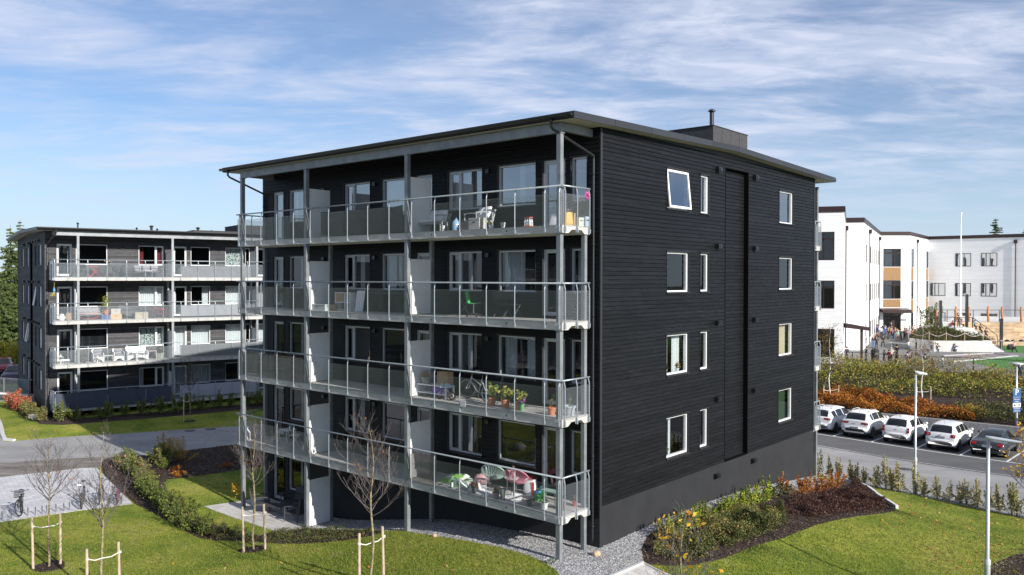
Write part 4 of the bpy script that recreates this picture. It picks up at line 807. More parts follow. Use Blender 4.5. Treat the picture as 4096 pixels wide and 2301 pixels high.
# along the gable of the black block
def gp(v, d):    # v along gable, d out from it
    c = (1.4893+.132+math.sin(TH)*(A+v)+math.cos(TH)*d, 24.5321-.115+math.cos(TH)*(A+v)-math.sin(TH)*d); return c
G = 'yellow green shrubs along the gable of the black block'
pr = [shrub_proto('gable_shrub', '', 'shrub', G, 620, .36, .36, 1.0, .075, L_YELG if s % 2 else L_GREEN, s, 8, .9) for s in (51, 52, 53)]
row(pr, [gp(2.2,1.15), gp(9.3,1.15)], .42, 12, .16, lambda i, x, y: ORD[i]+' yellow green shrub from the gravel corner along the black gable', (.7,1.15))
G = 'orange shrubs along the gable of the black block'
pr = [shrub_proto('orange_shrub', '', 'shrub', G, 420, .36, .36, 1.0, .075, L_ORANGE, s, 8, .8) for s in (54, 55)]
row([pr[0], pr[1]], [gp(11.0,1.2), gp(17.2,1.4)], .62, 13, .16, lambda i, x, y: ORD[i]+' orange shrub from the left near the far end of the black gable', (.7,1.15))
row([shrub_proto('gable_shrub', '', 'shrub', 'dark shrubs along the gable', 420, .36, .36, .9, .075, L_DGREEN, 56, 8, .8)], [gp(9.6,1.2), gp(11,1.2)], .5, 13, .1, lambda i, x, y: ORD[i]+' dark green shrub between the yellow green and orange ones of the gable', (.8,1.1))
def carpet(name, poly, n, size, m, hmax, clump, label, cat, hf=H, seed=0, sel=None, aspect=.55, up=.2):
    r = np.random.default_rng(seed); P = np.array(poly); lo, hi = P.min(0), P.max(0); pts_ = []; k = 0
    q = r.random((n*4,2))*(hi-lo)+lo; q = q[inside(poly, q[:,0], q[:,1])]
    nv = np.array([noise.noise(Vector((a*clump, b*clump, seed)))+.5*noise.noise(Vector((a*clump*2.3, b*clump*2.3, seed+9))) for a, b in q]); keep = nv+r.normal(size=len(q))*.18 > (-.5 if hf is not H else -.12)
    q = q[keep][:n]; nv = nv[keep][:n]; z = hf(q[:,0], q[:,1])+hmax*(.25+.75*np.clip(nv*1.6+.35, 0, 1))*r.random(len(q))**.6
    o = leaves(name, np.c_[q, z], size, m, None, aspect, up); return tag(o, label, cat, kind='stuff')
bedpoly = [gp(.9,1.9), gp(5,1.7), gp(9.5,1.9), (9.8,29.3), (8.3,27.7), (6.65,26.0), (5.39,25.1), (4.6,25.0)]
carpet('ground_cover', bedpoly, 36000, .06, L_DGREEN, .55, 1.1, 'dark green low shrubs covering the bed by the black gable', 'ground cover', seed=3)
carpet('ground_cover', [(4.3,25.1),(4.8,27.2),(8,30.2),(9.5,31.6),(9.6,29.2),(7.8,27.3),(6.2,26)], 12000, .06, L_OLIVE, .6, .9, 'rusty olive low shrubs in the near part of the bed', 'ground cover', seed=8)
carpet('ground_cover', [gp(9.3,1.9), gp(17.6,1.8), (16.5,40.2), (16.0,36.6), (15.9,34.6), (15.2,33.7), (13.4,32.3), (11.0,30.3), (9.9,30.2)], 34000, .06, L_PURP, .42, 1.0, 'dark red leaved ground cover filling the far end of the bed', 'ground cover', seed=5)
carpet('ground_cover', P_CORN, 8000, .05, L_OLIVE, .45, 1.2, 'yellowing low plants in the bed at the lower right corner', 'ground cover', seed=6)
carpet('ground_cover', [(-11.5,31.35),(-9.6,31.9),(-9.1,32.4),(-8.3,33.0),(-6.8,32.0),(-4.6,29.9),(-6.4,29.95),(-8.0,30.55),(-10,31.25)], 7000, .05, L_DGREEN, .22, 1.5, 'sparse dark creeping plants on the bark bed beside the gravel', 'ground cover', seed=7)
carpet('ground_cover', [(-14,43.),(-16.,45.5),(-15,47.6),(-9,50.6),(-8.2,48.2)], 5000, .06, L_DGREEN, .25, .9, 'dark low plants in the shaded bed behind the hedge', 'ground cover', seed=10)
# --- slope behind the car park and the school yard
WN = (.640,.769); W0 = (21.45,58.03)
def wd(x, y): return (x-W0[0])*WN[0]+(y-W0[1])*WN[1]
def yard(y): return 2.75+np.maximum(0, np.asarray(y)-85)*.017
def HS(x, y):
    d = wd(np.asarray(x, float), np.asarray(y, float)); t = np.clip(d/13, 0, 1); z = .93+(2.72-.93)*(t*t*(3-2*t)*.6+t*.4); z = np.where(d > 13, 2.72, z); return z if z.ndim else float(z)
mb = MB(); mb.grid(lambda s, t: (W0[0]+.769*(-14+64*s)+WN[0]*13.2*t, W0[1]-.640*(-14+64*s)+WN[1]*13.2*t, HS(W0[0]+.769*(-14+64*s)+WN[0]*13.2*t, W0[1]-.640*(-14+64*s)+WN[1]*13.2*t)), 60, 16)
tag(mb.build('slope', GM['planting_bed'], smooth=True), kind='structure')
def wp(s, d): return (W0[0]+.769*s+WN[0]*d, W0[1]-.640*s+WN[1]*d)
mb = MB(MB and basis((W0[0],W0[1],0), (.769,-.640,0), (WN[0],WN[1],0)))
for k in range(-5, 12): mb.box((k*3.5,-.02,-.3),(k*3.5+3.494,.22,.98)); 
tag(mb.build('retaining_wall', mat('grey_concrete', (.26,.26,.265), .8, c2=(.35,.35,.35), scale=2, stretch=(2,2,.5), bump=.1)), 'grey concrete retaining wall behind the parked cars', 'retaining wall')
L_SLOPE = leafmat('slope_leaves', [(.05,.08,.015),(.13,.17,.03),(.30,.28,.055),(.60,.42,.08)], pos=[0,.4,.75,1])
carpet('tall_perennials', [wp(-13,3.4), wp(4,5.2), wp(12,6.0), wp(20,5.0), wp(48,4), wp(48,13), wp(-13,13)], 95000, .15, L_SLOPE, 1.35, .35, 'tall green and yellow plants covering the slope below the school yard', 'plants', HS, 21, up=.8, aspect=.4)
carpet('tall_perennials', [wp(8.5,.6), wp(40,.6), wp(40,5.5), wp(14,6), wp(8,4)], 34000, .13, L_DGREEN, .95, .4, 'dark green shrubs on the slope right of the orange ones', 'plants', HS, 22)
carpet('orange_ground_cover', [wp(-13,.4), wp(9.8,.3), wp(9,2.6), wp(3,4.6), wp(-13,4.4)], 42000, .12, L_ORANGE, .85, .5, 'orange autumn shrubs massed above the retaining wall', 'plants', HS, 23)
carpet('dry_flower_stalks', [wp(-2,9), wp(30,9), wp(30,13.5), wp(-2,13.5)], 14000, .14, leafmat('straw_stalks', [(.30,.20,.06),(.45,.32,.10),(.20,.14,.06)]), 1.6, .5, 'straw coloured flower stalks along the top of the slope', 'plants', HS, 24, up=1.2, aspect=.3)
tag(leaves('fern', np.concatenate([blob(1300, 1.3, 1.2, .9, 0, 71, 14)[0]]), .13, leafmat('fern_leaves', [(.30,.17,.03),(.42,.30,.05),(.15,.14,.03)]), None, .3), 'orange yellow fern like bush above the wall by the parking sign', 'shrub').location = (*wp(9.2,1.6), HS(*wp(9.2,1.6)))
# ---- saplings
def branch(mb, tips, p, d, L, r, depth, rr, up=.25):
    n = 4 if depth > 1 else 3; pts_ = [p.copy()]; q = p.copy(); dd = d.copy()
    for i in range(n):
        dd = (dd+Vector((rr.uniform(-.22,.22), rr.uniform(-.22,.22), rr.uniform(-.05,.2)+up*.3))).normalized(); q = q+dd*(L/n); pts_.append(q.copy())
    mb.tube(pts_, [max(.0028, r*(1-.62*i/n)) for i in range(n+1)], 5 if depth > 1 else 3, False); tips.append(q.copy())
    if depth > 0:
        k = rr.randint(3, 5) if depth > 1 else rr.randint(3, 5)
        for j in range(k):
            t = rr.uniform(.25, 1.); i = min(n-1, int(t*n)); b = pts_[i].lerp(pts_[i+1], t*n-i); az = rr.uniform(0, 6.28); nd_ = (dd*.75+Vector((math.cos(az)*.75, math.sin(az)*.75, rr.uniform(-.05,.5)))).normalized()
            branch(mb, tips, b, nd_, L*rr.uniform(.42,.66), r*.58, depth-1, rr, up)
def sapling(x, y, h, c0, label, seed, lm, nleaf=40, spread=1., size=.07, m=None, name='sapling', droop=0., dens=1., group=None, z=None):
    rr = random.Random(seed); z = H(x, y) if z is None else z; o = empty(name, (x,y,z-.02), 0, label, 'tree', group); mb = MB(); tips = []
    pts_ = [Vector((.05*math.sin(i*1.3+seed), .05*math.cos(i*1.7+seed), h*i/10)) for i in range(11)]; pts_[0] = Vector((0,0,-.1))
    mb.tube(pts_, [.036*max(.10,1-.55*(i/10)-.75*max(0,i/10-c0/h))*h/4.5+.003 for i in range(11)], 8, False); mb.build('trunk', m or M_BARK, o, smooth=True)
    tw = MB(); nb = int(21*dens)
    for k in range(nb):
        t = c0/h+(.96-c0/h)*(k/nb)**1.5; i = min(9, int(t*10)); b = pts_[i].lerp(pts_[i+1], t*10-i); az = k*2.4+rr.uniform(-.4,.4); el = rr.uniform(.25,.8)+.15*t
        d = Vector((math.cos(az)*math.cos(el), math.sin(az)*math.cos(el), math.sin(el)))
        branch(tw, tips, b, d, (1-t*.66)*spread*rr.uniform(1.1,1.6), .022*(1.15-t), 2, rr, .25-droop)
    if not nleaf: tw.build('crown', M_TWIG, o)
    else:
        P = np.array([tuple(t) for t in tips]); r2 = np.random.default_rng(seed); P = P[r2.integers(0, len(P), nleaf)]+r2.normal(size=(nleaf,3))*.04; V_, F_ = leaf_arrays(P, size, .5, -.3); tw.cm = 1; tw.add([tuple(v) for v in V_], [tuple(f) for f in F_]); tw.build('crown', [M_TWIG, lm], o)
    return o
sapling(-15.56, 27.72, 4.3, 2.2, 'bare young tree staked on the lawn at far left, in front of the bicycles', 1, L_PINK, 14, 1.15)
sapling(-12.15, 24.45, 5.1, 2.2, 'bare young tree with a few pink leaves, second from the left', 2, L_PINK, 22, 1.3)
sapling(-9.39, 30.03, 4.6, 2.3, 'bare young tree in front of the patio furniture', 3, L_ORANGE, 22, 1.2)
sapling(-4.12, 24.32, 4.7, 2.15, 'bare young tree in front of the middle of the black block', 4, L_ORANGE, 12, 1.45)
sapling(-21.42, 54.9, 3.9, 2.0, 'bare young tree in front of the grey block', 5, L_PINK, 0, 1.0)
def drooping(x, y, h, c0, label, seed, lm, n, spread, size, c):
    return sapling(x, y, h, c0, label, seed, lm, n, spread, size)
sapling(3.2, 15.4, 4.25, 2.0, 'young tree with long drooping yellow leaves at the bottom edge below the planting bed', 6, L_YEL, 120, 1.1, .11)
sapling(19.15, 30.6, 4.3, 2.0, 'young tree with yellow leaves at the right edge of the picture', 7, L_YEL, 420, .95, .12)
sapling(-20.2, 20.3, 2.3, 1.0, 'small bush with yellow leaves at the bottom left corner', 8, L_YEL, 60, .5, .12, name='bush')
tag(leaves('yellow_bush', blob(130, .4, .4, 1.1, 0, 72, 7, .6)[0], .10, L_YEL, None), 'small yellow leaved bush at the patio corner column', 'shrub').location = (-12.35, 37.4, 0)
def support(stakes, zs, sap, label):
    o = empty('tree_support', at(*stakes[0]), 0, label, 'tree stakes', 'stakes holding the young lawn trees'); o.matrix_world = Matrix.Translation(at(*stakes[0])); b = Vector(at(*stakes[0]))
    for (x, y) in stakes:
        mb = MB(); g = H(x, y); lx, ly = random.uniform(-.05,.05), random.uniform(-.05,.05); mb.tube([(x-b.x,y-b.y,g-b.z-.15),(x-b.x+lx*.5,y-b.y+ly*.5,g-b.z+zs*.5),(x-b.x+lx,y-b.y+ly,g-b.z+zs)], [.043,.042,.04], 9); mb.build('stake', M_STAKE, o, smooth=False)
    mb = MB(); zz = zs-.30; p = [Vector((x, y, H(x, y)+zz))-b for x, y in stakes]; s = Vector((sap[0], sap[1], H(*sap)+zz-.08))-b
    for q in p: 
        mb.tube([q, q.lerp(s, .5)-Vector((0,0,.05)), s], .016, 5); mb.tube([q+Vector((0,0,-.03)), q+Vector((0,0,.03))], .05, 8)
    mb.build('strap', mat('white_strap', (.62,.60,.56), .9), o); return o
support([(-15.92,27.42),(-15.3,27.95)], 1.72, (-15.56,27.72), 'pair of wooden stakes strapped to the far left lawn tree')
support([(-12.42,24.1),(-11.80,24.82)], 1.72, (-12.15,24.45), 'pair of wooden stakes strapped to the second lawn tree from the left')
support([(-9.62,29.6),(-8.95,29.95)], 1.65, (-9.39,30.03), 'pair of wooden stakes strapped to the tree before the patio')
support([(-4.46,24.13),(-3.8,24.50)], 1.75, (-4.12,24.32), 'pair of wooden stakes strapped to the tree in front of the black block')
support([(-21.75,54.7)], 1.7, (-21.42,54.9), 'single stake beside the young tree of the grey block')
# birches on the slope
for i, (x, y, h, lab) in enumerate(((22.93,59.6,5.6,'slim white birch with sparse leaves nearest the black block'), (28.41,57.2,5.8,'slim white birch with sparse brown leaves behind the curved lamp post'), (36.4,55.9,5.6,'slim white birch at the right edge above the parking sign'))):
    sapling(x, y, h, 1.9, lab, 20+i, leafmat('birch_leaves', [(.22,.14,.04),(.36,.24,.06),(.16,.12,.03)]), 700, 1.0, .10, M_BIRCH, 'birch_tree', .5, 1.3, z=HS(x,y))
    o = support([(x-.55,y-.3),(x+.55,y-.1)], 1.2, (x,y), 'low wooden stakes on the slope at the birch '+('nearest the black block','behind the curved lamp post','at the right edge')[i]); o.location.z = HS(x, y)
# conifers
def conifer(x, y, h, r, label, seed, z=.8, name='spruce_tree', size=.30, n=1.):
    rr = random.Random(seed); r2 = np.random.default_rng(seed); o = empty(name, (x,y,z), 0, label, 'tree', None); mb = MB(); mb.tube([(0,0,-.2),(0,0,h*.5),(0,0,h)], [h*.014,h*.009,.02], 7, False)
    P = []; k = 0; zz = h*.06
    while zz < h*.985:
        t = zz/h; R_ = r*(1-t)**.8*(.75+.25*math.sin(zz*2.1+seed))*rr.uniform(.8,1.15)+.15; nb = 7 if t < .8 else 5
        for j in range(nb):
            az = rr.uniform(0, 6.28); L = R_*rr.uniform(.6,1.15); dr = rr.uniform(.1,.38)
            m_ = max(3, int(L*13*n)); s = np.linspace(.12, 1, m_); w_ = .22*L*(1-s*.5); px = np.cos(az)*L*s; py = np.sin(az)*L*s; pz = zz-L*dr*s**1.5+.12*L*s**3
            q = np.c_[px,py,pz]; q = np.repeat(q, 3, 0)+r2.normal(size=(3*m_,3))*np.repeat(w_, 3)[:,None]*[.5,.5,.32]; P.append(q)
            mb.tube([(0,0,zz),(px[-1]*.5,py[-1]*.5,zz-L*dr*.35),(px[-1],py[-1],pz[-1])], [.03,.02,.008], 3, False)
        zz += h*.018+.09
    mb.build('trunk', M_BARK if name == 'spruce_tree' else mat('pine_bark', (.22,.10,.05), .9), o); leaves('crown', np.concatenate(P), size, L_SPR, o, .35, -.35); return o
conifer(-59.4, 98, 15.4, 4.8, 'tall spruce at the left edge behind the grey block', 1)
conifer(-62.4, 105, 16.6, 4.6, 'tall spruce close behind the gable of the grey block', 2)
conifer(-63.4, 99, 13.8, 5.0, 'spruce partly cut by the left picture edge', 3)
conifer(-56.6, 92.5, 8.8, 4.0, 'shorter spruce low behind the cars at the left edge', 4)
conifer(-46.2, 140, 18.6, 3.2, 'spruce tip rising above the roof of the grey block', 5)
conifer(93.5, 160, 20.9, 8.5, 'lone pine standing behind the white school roof', 6, 1., 'pine_tree', .45, .6)
conifer(100.2, 160, 20.4, 8.5, 'pine behind the school at the right picture edge', 7, 1., 'pine_tree', .45, .6)
for i, (x, y, s) in enumerate(((-51.6,85.5,1.5),(-50.2,83.6,1.4),(-52.6,87.8,1.5),(-54.3,87,1.4),(-56.5,89.5,1.6))):
    P, c, hh = blob(1600, 1.6*s, 1.6*s, 2.1*s, 0, 80+i, 12, .1); o = empty('autumn_bush', (x,y,.6), 0, ('bright yellow autumn bush beside the grey block gable','yellow bush behind the purple car','yellow green bush at the rear corner of the grey block','yellow bush under the left spruces','olive yellow bush at the left picture edge')[i], 'bush'); leaves('foliage', P, .24, leafmat('bright_yellow_leaves', [(.14,.14,.02),(.42,.36,.03),(.55,.42,.04)]), o)
    mb = MB(); [mb.tube([(0,0,-.1),(q[0],q[1],h_)], [.04,.01], 4, False) for q, h_ in zip(c, hh)]; mb.build('stem', M_TWIG, o)
# ---------------------------------------------------------------- school
M_WSID = siding_mat('white_boards', (.82,.82,.82), (.75,.755,.76), .6, .04)
for nd2 in MATS['white_boards'].node_tree.nodes:
    if nd2.type == 'MIX' and nd2.inputs[7].default_value[0] > 1: nd2.inputs[7].default_value = (.60,.60,.60,1)
M_BRN = mat('brown_metal', (.035,.018,.018), .4, .2); M_OAK = mat('oak_panel', (.22,.12,.045), .6, c2=(.30,.175,.07), scale=3, stretch=(6,6,1)); M_DKG = mat('dark_frame', (.03,.028,.03), .4)
SC = [(8,77.2),(28.23,70.41),(33.8,83.97),(35.49,83.59),(48.29,108.57),(52.07,108.47),(60.62,120.53),(69.79,112.84),(96,90.9)]
school = empty('school', (28.23,70.41,0), 0, 'white three-storey school with brown framed windows and a glazed entrance', 'school building')
off = Vector((28.23,70.41,0))
SW = {0: [(19.2,20.59,11.59,14.01,'T'),(19.2,20.61,7.45,9.84,'T'),(19.2,20.63,3.29,5.71,'T'),(14,15.6,11.59,14.01,'T'),(14,15.6,7.45,9.84,'T')],
 3: [(u, u+1.1, z0, z1, 'N') for z0, z1 in ((11.75,13.6),(7.55,9.46),(3.5,5.3)) for u in (3.2,10.0,13.3,16.7,20.2,23.9)],
 4: [(.42,2.70,11.57,13.95,'E'),(.42,2.70,7.36,9.78,'E'),(.45,2.74,3.2,5.49,'D')],
 5: [(a, a+1.8, z0, z1, 'N') for a in (1.3,12.85) for z0, z1 in ((11.54,13.98),(7.3,9.75),(3.4,5.53))],
 6: [(3.56,5.57,11.76,13.64,'S'),(6.83,8.81,11.76,13.64,'S'),(.30,2.30,7.54,9.39,'S'),(3.56,5.57,7.54,9.39,'S'),(6.83,8.81,7.54,9.39,'S'),(.32,2.33,3.3,5.15,'S'),(3.6,5.6,3.3,5.15,'S'),(6.87,8.85,3.3,5.15,'S')], 7: [(4,6,11.76,13.64,'S'),(4,6,7.54,9.39,'S')]}
for i in range(len(SC)-1):
    P, Q = Vector((*SC[i],0)), Vector((*SC[i+1],0)); d = (Q-P); L = d.length; d.normalize(); nn = Vector((d.y,-d.x,0)); O = P-off
    T = basis(O, d, nn); ws = SW.get(i, []); opn = [w_[:4] for w_ in ws]
    mb = MB(); siding(mb, O, d, nn, 0, L, 2.4, 15.72, opn, pitch=.20, t=.012, seed=i, maxlen=6, gap=.008); mb.build('wall', M_WSID, school)
    mb = MB(T); mb.box((-.05,-.25,15.70),(L+.05,.10,16.17)); mb.build('parapet', M_BRN, school)
    mb = MB(T); mb.box((.0,-.22,1.5),(L,-.02,2.9)); 
    mb.box((.3,-2.6,2.0),(L-.3,-2.4,15.5))
    for z in (6.6,10.8): mb.box((.2,-2.5,z),(L-.2,-.12,z+.2))
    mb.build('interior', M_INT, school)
    for k, (u0, u1, z0, z1, ty) in enumerate(ws):
        m = MB(T); ring(m, u0, u1, z0, z1, .09, -.10, .03); W_ = u1-u0
        if ty in 'TE': zt_ = z0+(z1-z0)*.72; m.box((u0+.09,-.08,zt_),(u1-.09,.02,zt_+.13)); m.box((u0+W_*(.38 if ty == 'T' else .62)-.05,-.08,z0+.09),(u0+W_*(.38 if ty == 'T' else .62)+.05,.02,z1-.09))
        if ty == 'S': m.box((u0+W_*.3-.05,-.08,z0+.09),(u0+W_*.3+.05,.02,z1-.09)); m.box((u0+W_*.55-.03,-.08,z0+.09),(u0+W_*.55+.03,.02,z1-.09))
        if ty == 'N': m.box((u0+.09,-.08,z0+(z1-z0)*.72),(u1-.09,.02,z0+(z1-z0)*.72+.08))
        if ty == 'D': m.box((u0+.09,-.08,z0+1.75),(u1-.09,.03,z0+1.95)); m.box((u0+1.15,-.08,z0),(u0+1.5,.03,z0+1.75)); 
        wn = m.build('entrance_door' if ty == 'D' else 'window', M_BRN if ty in 'TED' else M_DKG, school)
        g = MB(T); g.add([(u0+.08,-.05,z0+.08),(u1-.08,-.05,z0+.08),(u1-.08,-.05,z1-.08),(u0+.08,-.05,z1-.08)], [(0,1,2,3)]); g.build('pane', M_GLASSB if i >= 5 else M_GLASS, wn)
        if ty in 'SEN' and (i, k) != (6, 99): curtain_mb(T, u0+.1, u0+W_*(.55 if ty == 'E' else .97), z0, z1, -.3, .05, .3, seed=k).build('curtain', M_CURT, wn)
    for (u0, u1, z0, z1) in {4: [(.42,2.70,9.80,11.50),(.42,2.70,6.25,7.30)], 5: [(a, a+1.8, z0, z1) for a in (1.3,12.85) for z0, z1 in ((9.8,11.5),(5.56,7.25))]}.get(i, []):
        m = MB(T); n = 6 if i == 4 else 3
        for j in range(n): m.box((u0+(u1-u0)*j/n,-.02,z0),(u0+(u1-u0)*(j+1)/n-.012,.035,z1))
        m.build('wood_panel', M_OAK, school)
    for u in {2: [.05], 3: [7.3, 24.9], 5: [5.3], 6: [11.0]}.get(i, []):
        m = MB(T); m.box((u-.2,.02,14.9),(u+.2,.32,15.35)); m.tube([(u,.12,15.0),(u,.12,3.0)], .06, 7); m.build('downpipe', M_BRN, school)
    if i == 4:
        m = MB(T); m.add([(-.1,0,6.15),(3.5,0,6.15),(3.5,1.5,5.95),(-.1,1.5,5.95),(-.1,0,5.75),(3.5,0,5.75),(3.5,1.5,5.55),(-.1,1.5,5.55)], [(0,1,2,3),(4,7,6,5),(0,3,7,4),(1,5,6,2),(3,2,6,7)]); m.build('canopy', M_BRN, school)
        m = MB(T); m.box((2.82,.02,4.50),(3.38,.06,4.74)); s = m.build('name_sign', mat('sign_teal', (.02,.09,.12), .5), school)
        m = MB(T); m.lathe([(.05,0),(.05,.005)], 10, M=T.inverted() @ T @ Matrix.Translation((2.93,.066,4.62)) @ Matrix.Rotation(R(-90), 4, 'X'));  m.box((3.03,.06,4.63),(3.3,.066,4.67)); m.box((3.03,.06,4.56),(3.22,.066,4.59)); m.build('lettering', M_WHITE, s)
m = MB(); roofpoly = [(SC[j][0]-off.x, SC[j][1]-off.y) for j in range(len(SC))]+[(75,75),(30,90),(-25,40)]
m.add([(x,y,15.9) for x, y in roofpoly], [tuple(range(len(roofpoly)))]); m.build('roof', M_ROOF, school)
# side canopy at the first wing (lean-to roof on a post) and its gate frame
o = empty('lean_to_canopy', (29.93,70.75,3.45), 0, 'brown sloping canopy on a single post at the corner of the school', 'canopy')
m = MB(); m.add([(-1.1,5.2,2.75),(.6,5.0,2.5),(.6,-.3,2.4),(-1.45,-.2,2.75),(-1.1,5.2,2.45),(.6,5.0,2.2),(.6,-.3,2.1),(-1.45,-.2,2.35)], [(0,1,2,3),(7,6,5,4),(3,2,6,7),(1,5,6,2),(0,4,5,1),(0,3,7,4)]); m.build('canopy_roof', M_BRN, o)
m = MB(); m.box((-.09,-.09,-.75),(.09,.09,2.2)); m.build('post', M_BRN, o)
# ---------------------------------------------------------------- school yard
def yz(x, y): return float(yard(y))
Y_ALL = [wp(-16,13.0), wp(50,13.0), (110,60), (110,130), (40,128), (10,90)]
P_TURF1 = smooth([(37.9,71.6),(46.4,76.9),(48.5,76.6),(75,62),(75,40),wp(28,13.1),wp(18,13.1)], 1); P_TURF2 = [(49.2,82.3),(52.8,89.5),(80,84),(80,66),(60,75),(50,79.5)]; P_SAND = [(38.5,73.6),(40.6,77.3),(46.7,80.2),(47.2,77.5),(38.6,72.3)]
yp = [(x+rng.uniform(-.5,.5), y+rng.uniform(-.5,.5)) for x in np.arange(12, 100, 5.) for y in np.arange(50, 126, 5.) if wd(x, y) > 13.2]
yd = sheets([('school_yard', Y_ALL), ('artificial_turf', P_TURF1), ('artificial_turf', P_TURF2), ('play_surface', P_SAND)], lambda x, y: yard(y), yp, 'none')
def f_turf(n, l, b, v):
    c = ramp(n, l, nz(n, l, v, .5, 4, .6, (1,5,1), .9), [(.35, (.045,.14,.035)), (.65, (.085,.21,.055))]); l.new(c, b.inputs['Base Color'])
def f_yard(n, l, b, v):
    c = ramp(n, l, nz(n, l, v, .25, 6, .6, (1,2.5,1), .3), [(.3, (.13,.125,.125)), (.7, (.22,.215,.21))]); l.new(c, b.inputs['Base Color'])
YM = {'school_yard': gmat('yard_asphalt', f_yard), 'artificial_turf': gmat('turf', f_turf), 'play_surface': GM['dirt_path']}
for nm in YM:
    V, F_ = yd[nm]; used = np.unique(F_); mp_ = np.zeros(len(V), int); mp_[used] = np.arange(len(used)); tag(link(nm, npmesh(nm, V[used], mp_[F_], YM[nm])), kind='structure')
for ln in ([(38.3,71.8),(46.6,77.1),(47.3,77.3)], [(40.4,77.4),(46.9,80.3),(47.3,77.3)]): strip('kerb', ln, .18, .10, M_GRAN, hf=yz, seg=1.5)
M_AMPH = mat('cast_concrete', (.50,.49,.47), .8, c2=(.62,.61,.585), scale=2, stretch=(3,3,.4), bump=.1)
def wall_strip(mb, line, tops, z0, th=.25):
    for k in range(len(line)-1):
        (xa,ya),(xb,yb) = line[k], line[k+1]; L = math.dist((xa,ya),(xb,yb)); px, py = -(yb-ya)/L*th, (xb-xa)/L*th
        mb.add([(xa,ya,z0),(xb,yb,z0),(xb+px,yb+py,z0),(xa+px,ya+py,z0),(xa,ya,tops[k]),(xb,yb,tops[k+1]),(xb+px,yb+py,tops[k+1]),(xa+px,ya+py,tops[k])], [(0,3,2,1),(4,5,6,7),(0,1,5,4),(1,2,6,5),(2,3,7,6),(3,0,4,7)])
amph = empty('amphitheatre', (45,84,2.7), 0, 'concrete and timber terrace with steps and sloping side walls in the school yard', 'terrace'); ao = Vector((45,84,2.7))
def rel(l): return [(x-45, y-84) for x, y in l]
mb = MB(); wall_strip(mb, rel([(44.3,92.0),(43.0,89.5),(42.1,87.5),(41.0,85),(41.2,83.4),(42.0,82.3),(46.98,81.95),(48.8,81.95)]), [.25,.65,1.0,1.2,1.17,1.13,1.13,.12], -.2); mb.build('front_wall', M_AMPH, amph)
mb = MB(); wall_strip(mb, rel([(46.0,92.5),(45.6,88.8),(47.2,87.9),(49.0,87.9),(51.4,87.9)]), [2.1,2.1,2.1,2.1,.1], -.2, .3)
mb.prism(rel([(45.7,88.9),(47.2,88.0),(49.0,88.0),(49.2,92.5),(46.0,92.5)]), -.2, 2.08); mb.build('platform', M_AMPH, amph)
mb = MB()
for k in range(6): mb.box((4.05+.42*k, 4.1, -.2), (4.05+.42*(k+1), 5.4, 2.0-.33*k))
mb.build('steps', M_AMPH, amph)
M_TIM = mat('bleached_timber', (.34,.23,.13), .8, c2=(.55,.42,.28), scale=1.2, island=.25, stretch=(.6,.6,4))
mb = MB()
for k in range(5):
    for j in range(7):
        x0 = 5.2+k*.15+j*2.0
        for q in range(3): mb.box((x0, 9.6-k*.75, 2.35-k*.47-.47+q*.157), (x0+1.98, 9.66-k*.75, 2.35-k*.47-.47+(q+1)*.157-.008))
        mb.box((x0, 9.62-k*.75, 2.32-k*.47), (x0+1.98, 10.4-k*.75, 2.36-k*.47))
mb.build('timber_tiers', M_TIM, amph); mb = MB(); mb.prism([(4.2,10.4),(26,10.4),(26,20),(15,27)], -.2, 2.36); mb.build('upper_terrace', M_AMPH, amph)
mb = MB()
for (x, y) in ((.9,5.2),(2.1,4.0),(4.0,3.95),(.6,8.2)): mb.tube([(x,y,1.4),(x,y,3.2)], .05, 6)
mb.tube([(.6,8.2,3.2),(.9,5.2,3.2),(2.1,4.0,3.2),(4.0,3.95,3.2),(6.6,3.9,1.3),(6.7,3.9,-.1)], .035, 6)
for z in (1.9,2.5): mb.tube([(.9,5.2,z),(2.1,4.0,z),(4.0,3.95,z)], .012, 4)
for k in range(9): mb.tube([(2+k*3.0,11.0,2.3),(2+k*3.0,11.0,3.75)], .04, 5)
mb.tube([(2,11.0,3.72),(26,11.0,3.72)], .03, 5); mb.build('railing', M_BLACK, amph)
L_MND = leafmat('mound_leaves', [(.03,.04,.012),(.07,.085,.02),(.13,.13,.04)])
def mound(s, t):
    y = 82.4+12.6*t; xl = float(np.interp(y, [82.3,83.4,85,87.5,92.5,99], [42.1,41.35,41.15,42.25,44.75,47.6])); xr = float(np.interp(y, [82.3,84,88,95], [48.4,47.6,46.6,50])); return (xl+(xr-xl)*s, y, float(np.interp(y, [82,86,89.5,92,96], [3.75,3.75,3.3,2.9,2.9]))*(1-s)+s*3.9+1.0*math.sin(min(1,t*2.2)*PI/2)*math.sin(PI*(.1+.8*s))*(1 if t < .45 else .7))
mb = MB(); mb.grid(lambda s, t: mound(s, t), 14, 12); tag(mb.build('planted_mound', GM['planting_bed'], smooth=True), kind='structure')
q = rng.random((9000,2)); P = np.array([mound(a, b) for a, b in q])+np.c_[np.zeros((9000,2)), .06+.4*rng.random(9000)*np.sin(q[:,0]*9+q[:,1]*14)**2]
tag(leaves('mound_plants', P, .16, L_MND, None), 'dark green ground cover on the mound behind the curved concrete wall', 'plants', kind='stuff')
o = tag(leaves('tall_shrub', blob(1500, 1.5, 1.3, 4.0, 0, 33, 10, .7)[0], .17, L_GREEN, None), 'tall loose green shrub on the planted mound by the school wall', 'shrub'); o.location = (48.4,95.5,4.0)
